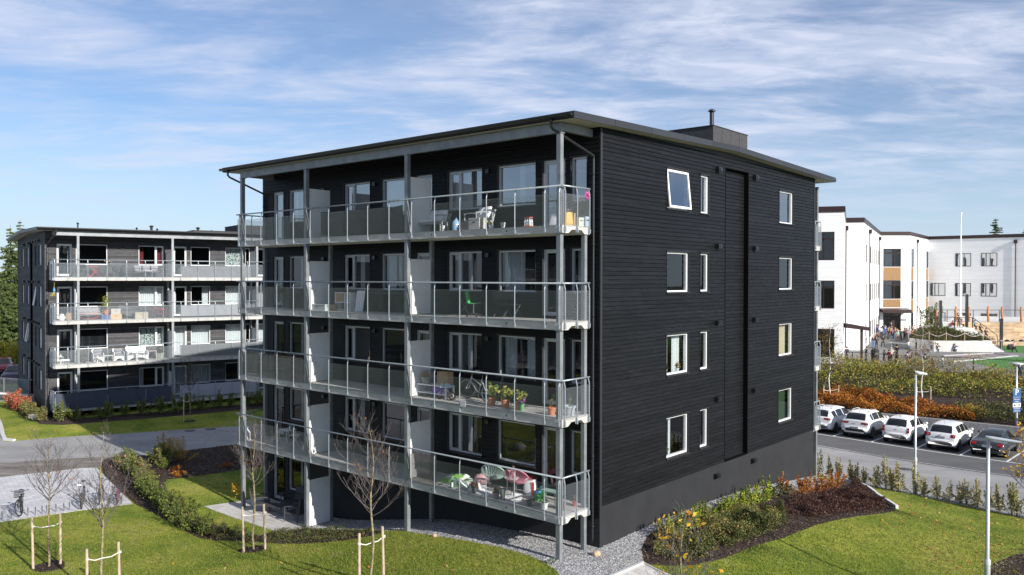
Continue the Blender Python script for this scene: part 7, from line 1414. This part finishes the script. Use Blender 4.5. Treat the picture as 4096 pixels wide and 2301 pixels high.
for i, (u, v) in enumerate(((3.45,.70),(2.78,.62),(2.18,.60))): pot(um(u,v,z), .15, .28, M_TERRA, ('wilting plant in a terracotta pot next to the white bicycle','yellow green plant in the middle of the three terracotta pots','yellow green plant in the right of the three terracotta pots')[i], WILT, n=230, ph=.62-.08*i, pr=.25, size=.13)
pot(um(2.45,.95,z), .09, .3, C_('vase_green', (.1,.3,.12)), 'small pot of purple and magenta flowers between the terracotta pots', leafmat('purple_blooms', [(.55,.03,.35),(.25,.04,.45),(.1,.2,.05)]), n=90, ph=.22, pr=.17, size=.09)
pot(um(1.98,.5,z), .08, .26, MATS['c_vase_green'], 'pot of violet flowers right of the terracotta pots', MATS['purple_blooms'], n=70, ph=.2, pr=.14, size=.08)
pot(um(.78,.5,z), .13, .24, M_TERRA, 'small terracotta pot with a dry stalk near the corner of the second balcony', leafmat('dry_stalk', [(.25,.15,.06),(.35,.25,.12)]), n=22, ph=.5, pr=.06, size=.06)
o = pot(um(.32,.8,z), .19, .30, C_('planter_grey', (.34,.38,.41)), 'square grey planter with dry stalks in the corner of the second balcony', MATS['dry_stalk'], n=50, ph=.6, pr=.14, size=.06)
o = empty('drying_rack', um(3.15,1.25,z), -TH, 'black metal drying rack against the window of the second balcony', 'drying rack')
for nm, pts_ in (('frame', [(-.3,0,0),(-.3,0,1.35),(.3,0,1.35),(.3,0,0)]),('frame', [(-.3,-.3,0),(-.3,0,1.0),(.3,0,1.0),(.3,-.3,0)])): m = MB(); m.tube(pts_, .011, 5); m.build(nm, M_BLACK, o)
m = MB(); [m.tube([(-.3,0,.5+.1*k),(.3,0,.5+.1*k)], .005, 4) for k in range(8)]; m.build('bars', M_BLACK, o)
tag(MB().box((-.12,-.01,0),(.12,.0,.2)).build('small_plate', C_('plate_grey', (.5,.5,.52)), None, um(4.05,-.055,z-.02), -TH), 'small grey plate fixed low outside the second balcony mesh', 'plate')
# --- left end of the lowest balcony
z = ZF[3]
lantern(um(17.4,.18,z), 1, M_WHITE, 'white lantern in the left corner of the lowest balcony', .2, .55); table('balcony_table', um(15.6,1.0,z), -TH, .6, .5, .6, 'pale table at the left end of the lowest balcony', M_WHITE, M_CHROME); folding_chair(empty('folding_chair', um(15.0,1.0,z), -TH+2.2, 'white folding chair beside the pale table of the lowest balcony', 'chair'), M_WHITE)
bag(um(13.9,.85,z), 0, .5, .36, .26, WH, 'white sack lying on the lowest balcony left of the partition screen', None, 'sack', .5)
o = empty('bottle', um(12.7,.28,z), 0, 'small dark bottle standing next to the column on the lowest balcony', 'bottle'); m = MB(); m.lathe([(.035,0),(.035,.16),(.012,.22),(.012,.27)], 10); m.build('bottle_body', M_PLA, o, smooth=True); m = MB(); m.lathe([(.036,.05),(.036,.12)], 10); m.build('bottle_label', WH, o)
# --- grey block balconies
z = ZG[0]; rzL = LB[2]
folding_chair(empty('bistro_chair', ul(1.95,.8,z), rzL+.6, 'black wire bistro chair left of the red folding table, top floor of the grey block', 'chair'))
o = empty('folding_table', ul(2.6,.85,z), rzL, 'red folding table with crossed legs on the top balcony of the grey block', 'table'); m = MB(); m.box((-.4,-.3,.70),(.4,.3,.73)); m.build('table_top', C_('redt', (.42,.03,.04)), o)
for s in (-1, 1): m = MB(); m.tube([(s*.34,-.25,0),(-s*.34,-.25,.7)], .02, 5); m.tube([(s*.34,.25,0),(-s*.34,.25,.7)], .02, 5); m.build('crossed_leg', MATS['c_redt'], o)
seat_furniture('armchair', ul(3.1,.8,z), rzL+PI, .6, 'dark round backed chair right of the red folding table', 'chair', DK, None, .8)
o = empty('barbecue', ul(3.85,.7,z), 0, 'small black kettle barbecue on the top balcony of the grey block', 'barbecue')
def kettle(o, s=1., m_=None):
    m = MB(); m.lathe([(0,.35*s),(.18*s,.42*s),(.22*s,.55*s),(.2*s,.66*s),(0,.74*s)], 16); m.build('kettle', m_ or M_PLA, o, smooth=True)
    for a in (0, 120, 240): m = MB(); m.tube([(.14*s*math.cos(R(a)),.14*s*math.sin(R(a)),.42*s),(.2*s*math.cos(R(a)),.2*s*math.sin(R(a)),0)], .012, 5); m.build('leg', M_BLACK, o)
kettle(o)
o = empty('rattan_egg_chair', ul(4.6,.85,z), rzL-.3, 'dark round wicker chair tilted back on the top balcony of the grey block', 'chair'); m = MB(); Mx = Matrix.Translation((0,0,.5)) @ Matrix.Rotation(R(-50), 4, 'X'); m.lathe([(.1,-.26),(.32,-.2),(.45,-.04),(.47,.02)], 22, M=Mx); m.build('bowl', DK, o, smooth=True); m = MB(); m.torus((0,0,.12), .3, .02, None, 20, 5); m.build('base_ring', DK, o)
seat_furniture('sofa', ul(5.9,1.0,z), rzL+PI*0, 1.7, 'long sofa with grey cushions on the top balcony of the grey block', 'sofa', M_PLA, CH, .8, 3, CH)
table('side_table', ul(5.9,.4,z), rzL, .5, .4, .45, 'small pale table before the long sofa of the grey block', M_WHITE, M_CHROME)
pot(ul(3.3,.06,z+.95), .1, .1, M_PLA, 'window box with purple and yellow flowers on the top rail of the grey block', leafmat('pansies', [(.4,.05,.4),(.55,.45,.05),(.6,.6,.6)]), 'flower_box', 'flower box', 90, .14, .34, .07)
pot(ul(.28,.2,z+.7), .09, .12, M_PLA, 'pot of red flowers at the left end of the grey block top balcony', MATS['red_blooms'], 'flower_pot', 'flower pot', 90, .16, .2, .08)
GCL = C_('grey_cloth', (.16,.165,.18), .9)
sheet_screen(ul, 8.05, 13.0, .05, z+.02, z+.82, GCL, 'grey cloth on the right part of the top rail of the grey block', .02, 1.3, .05)
z = ZG[1]
sheet_screen(ul, 7.95, 13.3, .05, z+.12, z+.92, C_('grey_cloth_light', (.26,.27,.29), .9), 'lighter grey cloth on the third balcony rail of the grey block', .02, 1.2, .05)
bag(ul(.55,.6,z), 0, .3, .2, .42, WH, 'white bag at the door of the third balcony of the grey block'); bag(ul(.95,.6,z), 0, .34, .25, .5, CARD, 'brown paper bag next to the white one, third balcony of the grey block')
seat_furniture('garden_bench', ul(2.3,1.1,z), rzL, 1.5, 'grey wicker sofa under the window of the third balcony of the grey block', 'sofa', CH, C_('cush_pink', (.5,.36,.34)), .8)
o = empty('sledge', ul(2.2,.55,z), rzL, 'red plastic sledge lying in front of the wicker sofa', 'sledge'); m = MB(); m.grid(lambda s, t: (-.55+1.1*s, -.18+.36*t, .04+.14*abs(2*s-1)**3+.06*abs(2*t-1)**2), 12, 6); m.build('hull', C_('sledge_red', (.6,.03,.03), .4), o, smooth=True); m = MB(); m.tube([(.5,-.1,.17),(.62,0,.2),(.5,.1,.17)], .01, 4); m.build('pull_rope', M_PLA, o)
o = pot(ul(3.25,.75,z+.34), .2, .3, M_TERRA, 'tall palm in a terracotta pot standing on a blue crate', leafmat('palm', [(.06,.10,.03),(.25,.28,.05),(.45,.42,.08)]), n=240, ph=1.35, pr=.32, size=.22, aspect=.12)
tag(MB().box((-.3,-.2,0),(.3,.2,.33)).build('crate', C_('crate_blue', (.06,.09,.25)), None, ul(3.25,.75,z), rzL), 'blue crate under the palm pot', 'crate')
box('wooden_box', ul(3.85,.7,z), rzL, (.7,.4,.36), C_('pine', (.5,.36,.2)), 'pine box on the third balcony of the grey block', 'box'); box('storage_box', ul(3.83,.7,z+.36), rzL, (.6,.38,.36), C_('box_beige', (.45,.43,.39)), 'cream box stacked on the pine box', 'box')
tag(MB().bx((0,0,.5),(1.5,.06,.6),0,0,R(20)).build('loose_backrest', C_('charcoal', (.06,.06,.065)), None, ul(4.75,1.2,z), rzL), 'dark slab leaning on the wall of the third balcony of the grey block', 'board')
box('rattan_box', ul(5.45,.6,z), rzL, (.85,.5,.45), C_('rattan_pale', (.5,.46,.36), c2=(.3,.27,.2), scale=30), 'pale woven storage box left of the red bicycle', 'box')
bicycle(ul(6.75,.75,z), rzL+PI, C_('bike_red', (.45,.04,.08), .3), 'red and silver bicycle on the third balcony of the grey block')
pot(ul(7.2,.9,z), .14, .8, M_DARK, 'dark plant stand by the column, third balcony of the grey block', L_GREEN, n=90, ph=.4, pr=.2, size=.1)
o = empty('wind_sock', ul(.02,-.08,z+1.0+1.2), rzL, 'blue and yellow wind sock hanging at the left end of the grey block', 'wind sock'); m = MB(); m.lathe([(.0,.0),(.05,-.02),(.08,-.2),(.05,-.3)], 10); m.build('sock', C_('sock_blue', (.05,.25,.5)), o); m = MB(); [m.tube([(.04*math.cos(a),.04*math.sin(a),-.3),(.12*math.cos(a)-.1,.1*math.sin(a),-.55)], .012, 4) for a in (0,1.5,3,4.5)]; m.build('streamer', C_('sock_yellow', (.6,.45,.04)), o)
m = MB(); m.tube([(0,0,0),(.05,.3,.35)], .008, 4); m.lathe([(0,-.02),(.03,0),(0,.04)], 8, (0,0,.02)); m.build('hook', MATS['c_sock_yellow'], o)
z = ZG[2]
for i, u in enumerate((2.75, 4.05)): seat_furniture('wicker_armchair', ul(u,.9,z), rzL, .62, 'white wicker armchair with grey cushion, '+('left','right')[i]+' of the small white table', 'armchair', M_WHITE, CH, .82, 1, CH, arch=True)
table('wicker_table', ul(3.4,.9,z), rzL, .6, .5, .42, 'small white table between the wicker armchairs', M_WHITE, M_WHITE)
seat_furniture('wicker_sofa', ul(5.25,.95,z), rzL, 1.3, 'white wicker sofa on the second balcony of the grey block', 'sofa', M_WHITE, CH, .9, 0, arch=True)
cloth_heap(ul(5.0,.85,z+.5), .24, .2, .35, WH, 'white patterned blanket on the wicker sofa', 'blanket', 'blanket', 9)
table('side_table', ul(6.2,.8,z), rzL, .6, .45, .6, 'pale side table with a pink cloth right of the wicker sofa', C_('pink_cloth', (.5,.36,.36)), M_WHITE)
o = empty('barbecue', ul(6.75,.8,z), 0, 'large kettle barbecue next to the column on the second balcony of the grey block', 'barbecue'); kettle(o, 1.25, M_BLACK); m = MB(); m.lathe([(.24,0),(.28,.42)], 14); m.build('wrap', C_('camo', (.25,.27,.2)), o)
lantern(ul(.42,.25,z), 1, C_('lant_pale', (.5,.5,.45)), 'tall pale lantern at the left end of the second balcony of the grey block', .26, .72); lantern(ul(2.62,.22,z), 1, MATS['c_lant_pale'], 'squat pale lantern in front of the left wicker armchair', .28, .5); lantern(ul(5.1,.2,z), 1, MATS['c_lant_pale'], 'tall narrow lantern in front of the wicker sofa', .2, .62)
pot(ul(1.85,.5,z), .1, .14, M_PLA, 'small dark plant on the second balcony of the grey block', L_DGREEN, n=80, ph=.3, pr=.18, size=.08)
sheet_screen(ul, 7.95, 14.0, .05, z+.10, z+.98, C_('grey_net', (.12,.125,.13), .9), 'dark grey net inside the rail on the second balcony of the grey block', .008, 1.2, .02)
z = ZG[3]
def cornercloth(u, v, z): return ul(u, v, z)
sheet_screen(ul, -.02, 7.3, -.075, z-.06, z+1.06, C_('navy_cloth', (.045,.055,.08), .85), 'dark blue cloth draped in folds along the lowest rail of the grey block', .03, .62, .06, 'draped_cloth')
sheet_screen(ul, 7.9, 13.6, .05, z+.12, z+1.0, C_('pale_fleece', (.42,.42,.48), .9), 'pale lilac grey cloth on the lowest rail of the grey block', .01, 1.1, .03)
# flowers by the corner post, white
tag(leaves('daisies', blob(110, .28, .2, .22, 0, 90, 7)[0], .06, leafmat('white_daisies', [(.6,.6,.58),(.08,.14,.04)]), None), 'clump of small white flowers at the foot of the corner column', 'flowers').location = (1.12,24.38,H(1.12,24.38))
# ---------------------------------------------------------------- people
SKIN = [mat('skin_light', (.55,.34,.25), .6), mat('skin_tan', (.34,.19,.12), .6)]
def skel(p):
    """joint positions for a figure 1 m tall; p = pose: lean, legs ((thigh, knee) l, r), arms ((fwd, out, elbow) l, r), sit"""
    J = {}; hip = p.get('hip', .50); ln = R(p.get('lean', 0)); dn = Vector((0, math.sin(ln), math.cos(ln)))
    J['pel'] = Vector((0,0,hip)); J['spi'] = J['pel']+dn*.13; J['che'] = J['pel']+dn*.25; J['nek'] = J['pel']+dn*.335; hd = Vector((0, math.sin(ln*.6+R(p.get('nod',0))), math.cos(ln*.6+R(p.get('nod',0))))); J['hed'] = J['nek']+hd*.075; J['top'] = J['hed']+hd*.055; J['nos'] = J['hed']+Vector((0,.062,.0))-hd*.012
    for s, sd in ((-1, 'l'), (1, 'r')):
        th, kn = [R(a) for a in p['legs'][0 if s < 0 else 1]]; a = J['hip'+sd] = J['pel']+Vector((s*.055,0,-.02)); b = J['kne'+sd] = a+Vector((s*.008,math.sin(th),-math.cos(th)))*.235; c = J['ank'+sd] = b+Vector((0,math.sin(th-kn),-math.cos(th-kn)))*.215; J['toe'+sd] = c+Vector((s*.012,.085,-.022)) if p.get('flat', True) else c+Vector((0,.05,-.06))
        fw, ou, el = [R(a) for a in p['arms'][0 if s < 0 else 1]]; a = J['sho'+sd] = J['che']+dn*.045+Vector((s*.105,0,0)); d = Vector((s*math.sin(ou), math.sin(fw)*math.cos(ou), -math.cos(fw)*math.cos(ou))); b = J['elb'+sd] = a+d*.155; fw2 = fw+el; d2 = Vector((s*math.sin(ou)*.5, math.sin(fw2), -math.cos(fw2))).normalized(); c = J['wri'+sd] = b+d2*.13; J['pal'+sd] = c+d2*.035; sx = d2.cross(Vector((s,0,0))); sx = sx.normalized() if sx.length > .01 else Vector((0,1,0))
        for k in range(4): J['f%d%s' % (k, sd)] = c+d2*(.073+.006*(1-abs(k-1.4)))+sx*(.016*(k-1.5))+Vector((-s*.006,0,0))
        J['th'+sd] = c+d2*.035+sx*.028+Vector((-s*.006,0,0))
    z0 = min(J['toel'].z, J['toer'].z, J['ankl'].z-.022, J['ankr'].z-.022)-.012
    if not p.get('float'): 
        for k in J: J[k] = J[k]-Vector((0,0,z0))
    return J
def skin_mesh(name, J, edges, rad, root, m_):
    names = sorted({n for e in edges for n in e}, key=lambda n: (n != root, n)); ix = {n: i for i, n in enumerate(names)}; me = bpy.data.meshes.new('tmp'); me.from_pydata([tuple(J[n]) for n in names], [(ix[a], ix[b]) for a, b in edges], []); t = bpy.data.objects.new('tmp', me); COL.objects.link(t)
    md = t.modifiers.new('s', 'SKIN'); md.use_smooth_shade = True; ld = me.skin_vertices[0].data
    for n in names: r = rad[n] if n in rad else rad[n[:-1]]; ld[ix[n]].radius = r if isinstance(r, tuple) else (r, r)
    ld[0].use_root = True; sb = t.modifiers.new('u', 'SUBSURF'); sb.levels = 1; sb.render_levels = 1
    out = bpy.data.meshes.new_from_object(t.evaluated_get(bpy.context.evaluated_depsgraph_get())); bpy.data.objects.remove(t); bpy.data.meshes.remove(me); out.name = name; out.materials.clear(); out.materials.append(m_); return out
RB = {'pel': (.068,.055), 'spi': (.062,.05), 'che': (.08,.058), 'nek': .03, 'hed': (.052,.062), 'top': (.04,.046), 'nos': .009, 'hip': .045, 'kne': .031, 'ank': .02, 'toe': .018, 'sho': .03, 'elb': .021, 'wri': .014, 'pal': (.018,.012), 'f0': .0055, 'f1': .006, 'f2': .006, 'f3': .0055, 'th': .007}
def inflate(k): return {n: (tuple(q+k for q in r) if isinstance(r, tuple) else r+k) for n, r in RB.items()}
TORSO = [('pel','spi'),('spi','che'),('che','nek')]; ARM = lambda s: [('che','sho'+s),('sho'+s,'elb'+s),('elb'+s,'wri'+s)]; LEG = lambda s: [('pel','hip'+s),('hip'+s,'kne'+s),('kne'+s,'ank'+s)]; HAND = lambda s: [('wri'+s,'pal'+s),('pal'+s,'th'+s)]+[('pal'+s,'f%d%s' % (k, s)) for k in range(4)]
POSES = {
 'stand': dict(legs=((4,2),(-4,2)), arms=((4,9,12),(-2,9,10))), 'stand2': dict(legs=((2,0),(8,16)), arms=((25,14,70),(5,10,20)), nod=8),
 'walk': dict(legs=((24,8),(-20,20)), arms=((-22,8,12),(22,8,25))), 'run': dict(legs=((42,20),(-30,55)), arms=((-40,12,70),(35,12,80)), lean=10),
 'sit': dict(legs=((80,85),(86,80)), arms=((35,8,50),(30,8,60)), hip=.25, lean=8, nod=14), 'crouch': dict(legs=((100,140),(88,132)), arms=((60,6,60),(50,6,70)), hip=.22, lean=14, nod=12), 'hold': dict(legs=((3,2),(-3,2)), arms=((50,10,75),(45,10,80)), nod=14), 'lie': dict(legs=((88,10),(84,14)), arms=((10,20,60),(20,12,80)), hip=.10, lean=-20)}
PM = {}
for k, p in POSES.items():
    J = skel(p); body = skin_mesh('person', J, TORSO+[('nek','hed'),('hed','top'),('hed','nos')]+ARM('l')+ARM('r')+LEG('l')+LEG('r')+HAND('l')+HAND('r')+[('ankl','toel'),('ankr','toer')], RB, 'pel', SKIN[0])
    I = inflate(.010); top = skin_mesh('jacket', J, TORSO[:2]+[('che','nek')]+ARM('l')+ARM('r'), {**I, 'nek': .030, 'wri': .023, 'pel': (.08,.066)}, 'pel', M_WHITE)
    tr = skin_mesh('trousers', J, [('pel','spi')]+LEG('l')+LEG('r'), {**inflate(.012), 'spi': (.055,.045), 'pel': (.074,.06)}, 'pel', M_WHITE)
    m = MB(); c = J['hed'].lerp(J['top'], .5); up = (J['top']-J['hed']).normalized(); M = Matrix.Translation(c-Vector((0,.012,0))); m.lathe([(.062,-.035),(.066,-.01),(.063,.025),(.045,.055),(.0,.07)], 14, M=M @ up.to_track_quat('Z', 'Y').to_matrix().to_4x4()); hair = m.mesh('hair', M_PLA, True)
    m = MB(); m.lathe([(.062,-.035),(.066,-.01),(.063,.025),(.045,.055),(.0,.07)], 14, M=M @ up.to_track_quat('Z', 'Y').to_matrix().to_4x4()); m.tube([c+Vector((0,-.045,.02)), c+Vector((0,-.068,-.05)), c+Vector((0,-.075,-.14))], [.045,.042,.02], 8); lhair = m.mesh('long_hair', M_PLA, True)
    m = MB()
    for s in 'lr': a, b = J['ank'+s], J['toe'+s]; m.tube([a+Vector((0,-.03,-.012)), a+Vector((0,0,-.010)), b+Vector((0,.005,.0))], [.024,.030,.022], 8)
    PM[k] = dict(body=body, top=top, trousers=tr, hair=hair, lhair=lhair, shoes=m.mesh('shoes', M_PLA, True))
def setm(o, m_): o.material_slots[0].link = 'OBJECT'; o.material_slots[0].material = m_
PC = {}
def pc(c): 
    k = 'cloth_%d_%d_%d' % tuple(int(q*100) for q in c); return mat(k, c, .85)
CL = dict(black=(.015,.015,.018), navy=(.02,.03,.07), blue=(.03,.09,.30), white=(.68,.68,.68), grey=(.22,.22,.23), green=(.05,.09,.06), mint=(.30,.48,.42), red=(.45,.03,.05), pink=(.55,.30,.34), lilac=(.42,.33,.42), tan=(.38,.25,.14), peach=(.62,.32,.22), jeans=(.10,.15,.26), olive=(.10,.10,.05), brown=(.16,.09,.06))
HC = dict(b=(.42,.28,.12), d=(.03,.02,.015), n=(.12,.07,.04), B=(.5,.38,.22))
def person(x, y, h, pose, rz, top, tro, hair, label, long_=False, z=None, skin=0, group='children in the school yard'):
    o = link('person', PM[pose]['body'], None, (x, y, yz(x, y) if z is None else z), R(rz), h); tag(o, label, 'person', group); setm(o, SKIN[skin])
    for nm, k, m_ in (('jacket','top',pc(CL[top])),('trousers','trousers',pc(CL[tro])),('long_hair' if long_ else 'hair','lhair' if long_ else 'hair',pc(HC[hair])),('shoes','shoes',pc(CL['white' if (x*10) % 3 < 1 else 'black']))): c = link(nm, PM[pose][k], o); setm(c, m_)
    return o
pp = [(29.5,72.8,1.31,'walk',150,'navy','black','d','child in navy walking past the gate of the school wing'),
(31.3,73.0,1.25,'stand',95,'black','black','d','child all in black holding the canopy post'),
(32.7,70.2,1.70,'stand2',100,'black','black','d','tall adult in a black jacket, standing with the children near the bin'),
(31.75,70.5,1.18,'hold',-60,'green','tan','d','child in a dark green top and tan trousers nearest the bin'),
(32.05,70.2,1.24,'stand2',120,'red','black','d','child in a red top beside the adult in black'),
(33.0,71.9,1.33,'walk',-40,'white','black','B','blonde child in a white sweater walking behind the adult in black'),
(39.2,87.3,1.38,'walk',0,'black','black','d','child in black walking away towards the entrance, alone in the open yard'),
(37.6,86.0,1.40,'stand',10,'black','jeans','B','blonde child in black tee and blue jeans by the downpipe'),
(37.2,86.9,1.32,'stand2',30,'navy','jeans','d','child in a navy jacket leaning at the school wall'),
(38.2,86.6,1.27,'stand',190,'black','black','n','dark dressed child behind the one in blue jeans'),
(40.0,83.4,1.15,'run',200,'white','jeans','n','child in a white shirt running past the bench'),
(43.9,98.2,1.30,'stand',-20,'white','black','n','child in a white sweater with dark trousers, left in the entrance crowd'),
(45.2,100.1,1.32,'stand2',10,'blue','jeans','b','child in a blue shirt in the entrance crowd'),
(43.9,96.4,1.30,'stand',-30,'navy','olive','B','blonde child in navy top and olive trousers in the entrance crowd'),
(45.5,99.2,1.30,'walk',10,'pink','black','n','child with a pink top and black trousers in the entrance crowd'),
(44.5,96.0,1.40,'hold',190,'brown','jeans','b','child in a brown sweater and jeans facing the camera in the entrance crowd'),
(44.0,94.3,1.28,'stand',0,'mint','tan','B','long haired blonde child in a mint top and tan trousers',True),
(44.55,94.7,1.32,'stand2',160,'black','black','n','child in black in the front row of the entrance crowd',True),
(45.8,96.5,1.28,'stand',40,'black','black','d','child in black with dark hair, right half of the entrance crowd'),
(46.7,97.8,1.22,'stand2',180,'lilac','black','n','child in a lilac jacket in the right half of the entrance crowd'),
(47.3,98.3,1.24,'walk',120,'white','jeans','d','child in white walking at the right side of the crowd'),
(43.2,97.3,1.25,'crouch',60,'peach','black','n','child in a peach top crouching at the left of the crowd'),
(45.1,97.6,1.26,'hold',-40,'pink','black','d','child in pink between taller ones in the crowd',True),
(46.3,95.6,1.25,'stand',200,'red','black','d','child in red and black at the right front of the crowd'),
(47.9,99.6,1.30,'stand',0,'white','navy','d','child in white and navy near the mound in the crowd'),
(44.9,101.6,1.35,'stand',180,'grey','black','n','child in grey before the entrance door'),
(46.0,102.4,1.38,'stand2',170,'navy','jeans','n','child in navy at the right side of the entrance door'),
(48.9,106.6,1.40,'stand',180,'black','black','d','figure in black standing in the open entrance'),
(49.0,101.2,1.30,'stand',30,'black','black','d','child in a black hood behind the rope'),
(49.8,102.2,1.30,'stand',10,'white','navy','d','child in a white jacket behind the rope'),
(50.4,102.2,1.30,'walk',60,'red','black','d','child in dark red behind the rope'),
(40.6,83.0,1.15,'stand',-90,'black','black','n','child in black with striped trousers left of the curved wall'),
(42.15,81.95,1.25,'crouch',180,'black','jeans','d','child in black crouching against the curved wall'),
(41.75,82.3,1.2,'sit',150,'grey','jeans','n','child in grey sitting at the foot of the curved wall'),
(32.56,68.0,1.25,'hold',0,'blue','brown','d','child in a bright blue jacket near the fence'),
(33.0,68.6,1.3,'stand',180,'navy','black','d','dark haired child behind the blue jacket by the fence'),
(34.36,70.2,1.2,'stand2',200,'black','black','n','child in black standing by the fence, right of the blue jacket'),
(34.2,65.6,1.15,'stand2',60,'white','jeans','n','child in a white vest and jeans nearest the turf',True),
(33.57,65.8,1.1,'stand',160,'brown','brown','n','child in a brown jacket next to the white vest',True),
(33.0,66.0,1.3,'stand',0,'black','jeans','d','child in black behind the birch by the fence'),
(32.6,66.6,1.2,'walk',60,'white','jeans','d','child in white partly hidden by the birch leaves'),
(43.9,82.0,1.22,'crouch',-60,'blue','navy','b','child in a blue jacket crouching alone against the pale concrete wall'),
(49.6,81.6,1.26,'walk',20,'pink','black','B','blonde child in a pink top walking on the green turf',True),
(36.9,60.0,1.22,'stand',180,'navy','black','d','child in navy at the right picture edge behind the plants'),
]
rc_ = random.Random(5)
for k in range(12):
    x, y = 42.9+rc_.uniform(0, 5.2), 95.2+rc_.uniform(0, 6.5); x += (y-96)*.35; t_ = rc_.choice(['pink','white','navy','blue','grey','green','red','lilac','peach']); b_ = rc_.choice(['black','jeans','navy','olive']); hr = rc_.choice('bdnB')
    pp.append((x, y, rc_.uniform(1.15,1.4), rc_.choice(['stand','stand2','hold','walk']), rc_.uniform(0,360), t_, b_, hr, '%s haired child in %s and %s, %s in the entrance crowd' % ({'b':'fair','d':'dark','n':'brown','B':'blonde'}[hr], t_, b_, ('far left','near the door','in the middle','right of the middle','at the back','in front','near the wall','half hidden','behind the pink tops','beside the mound','at the far right','between two others')[k])))
for q in pp: person(*q[:9], long_=len(q) > 9)
person(46.9,88.3,1.2,'lie',90,'red','black','d','child in a red top lying on the concrete platform', z=4.80); person(48.0,88.4,1.25,'sit',-90,'pink','black','B','blonde child in pink sitting on the concrete platform', True, 4.80); person(48.3,89.4,1.3,'stand',180,'black','black','d','dark haired child standing behind the pink one on the platform', z=4.80)
person(49.4,88.3,1.25,'sit',180,'mint','black','n','child in mint sitting at the top of the yard steps', True, 4.62); person(50.0,88.3,1.25,'sit',180,'black','black','d','child in black sitting half way down the yard steps', z=4.2); person(50.6,88.3,1.25,'sit',170,'navy','black','n','child in navy with pale sleeves sitting low on the yard steps', z=3.75)

# plants and things seen on the sills of the gable windows
def ug(v, z, d=-.30): c = um(-.175-d, A+v, z); return c
for v, z, lab, lm, n in ((4.45, F[2]+.86, 'green plant on the sill behind the second floor gable window', L_GREEN, 160), (5.3, F[2]+.86, 'small colourful flowers on the right of the same gable sill', leafmat('mixed_blooms', [(.5,.05,.1),(.5,.4,.05),(.05,.2,.3)]), 60), (4.4, F[3]+.86, 'green plant on the sill of the lowest wide gable window', L_GREEN, 150), (13.8, F[1]+.86, 'plant on the sill of the third floor right gable window', L_YELG, 130), (13.8, F[2]+.86, 'plant on the sill before the cream curtain', L_GREEN, 110), (6.75, F[2]+.86, 'leafy plant in the narrow gable window', L_DGREEN, 130)):
    pot(ug(v, z), .08, .12, M_WHITE, lab, lm, n=n, ph=.34, pr=.16, size=.08)
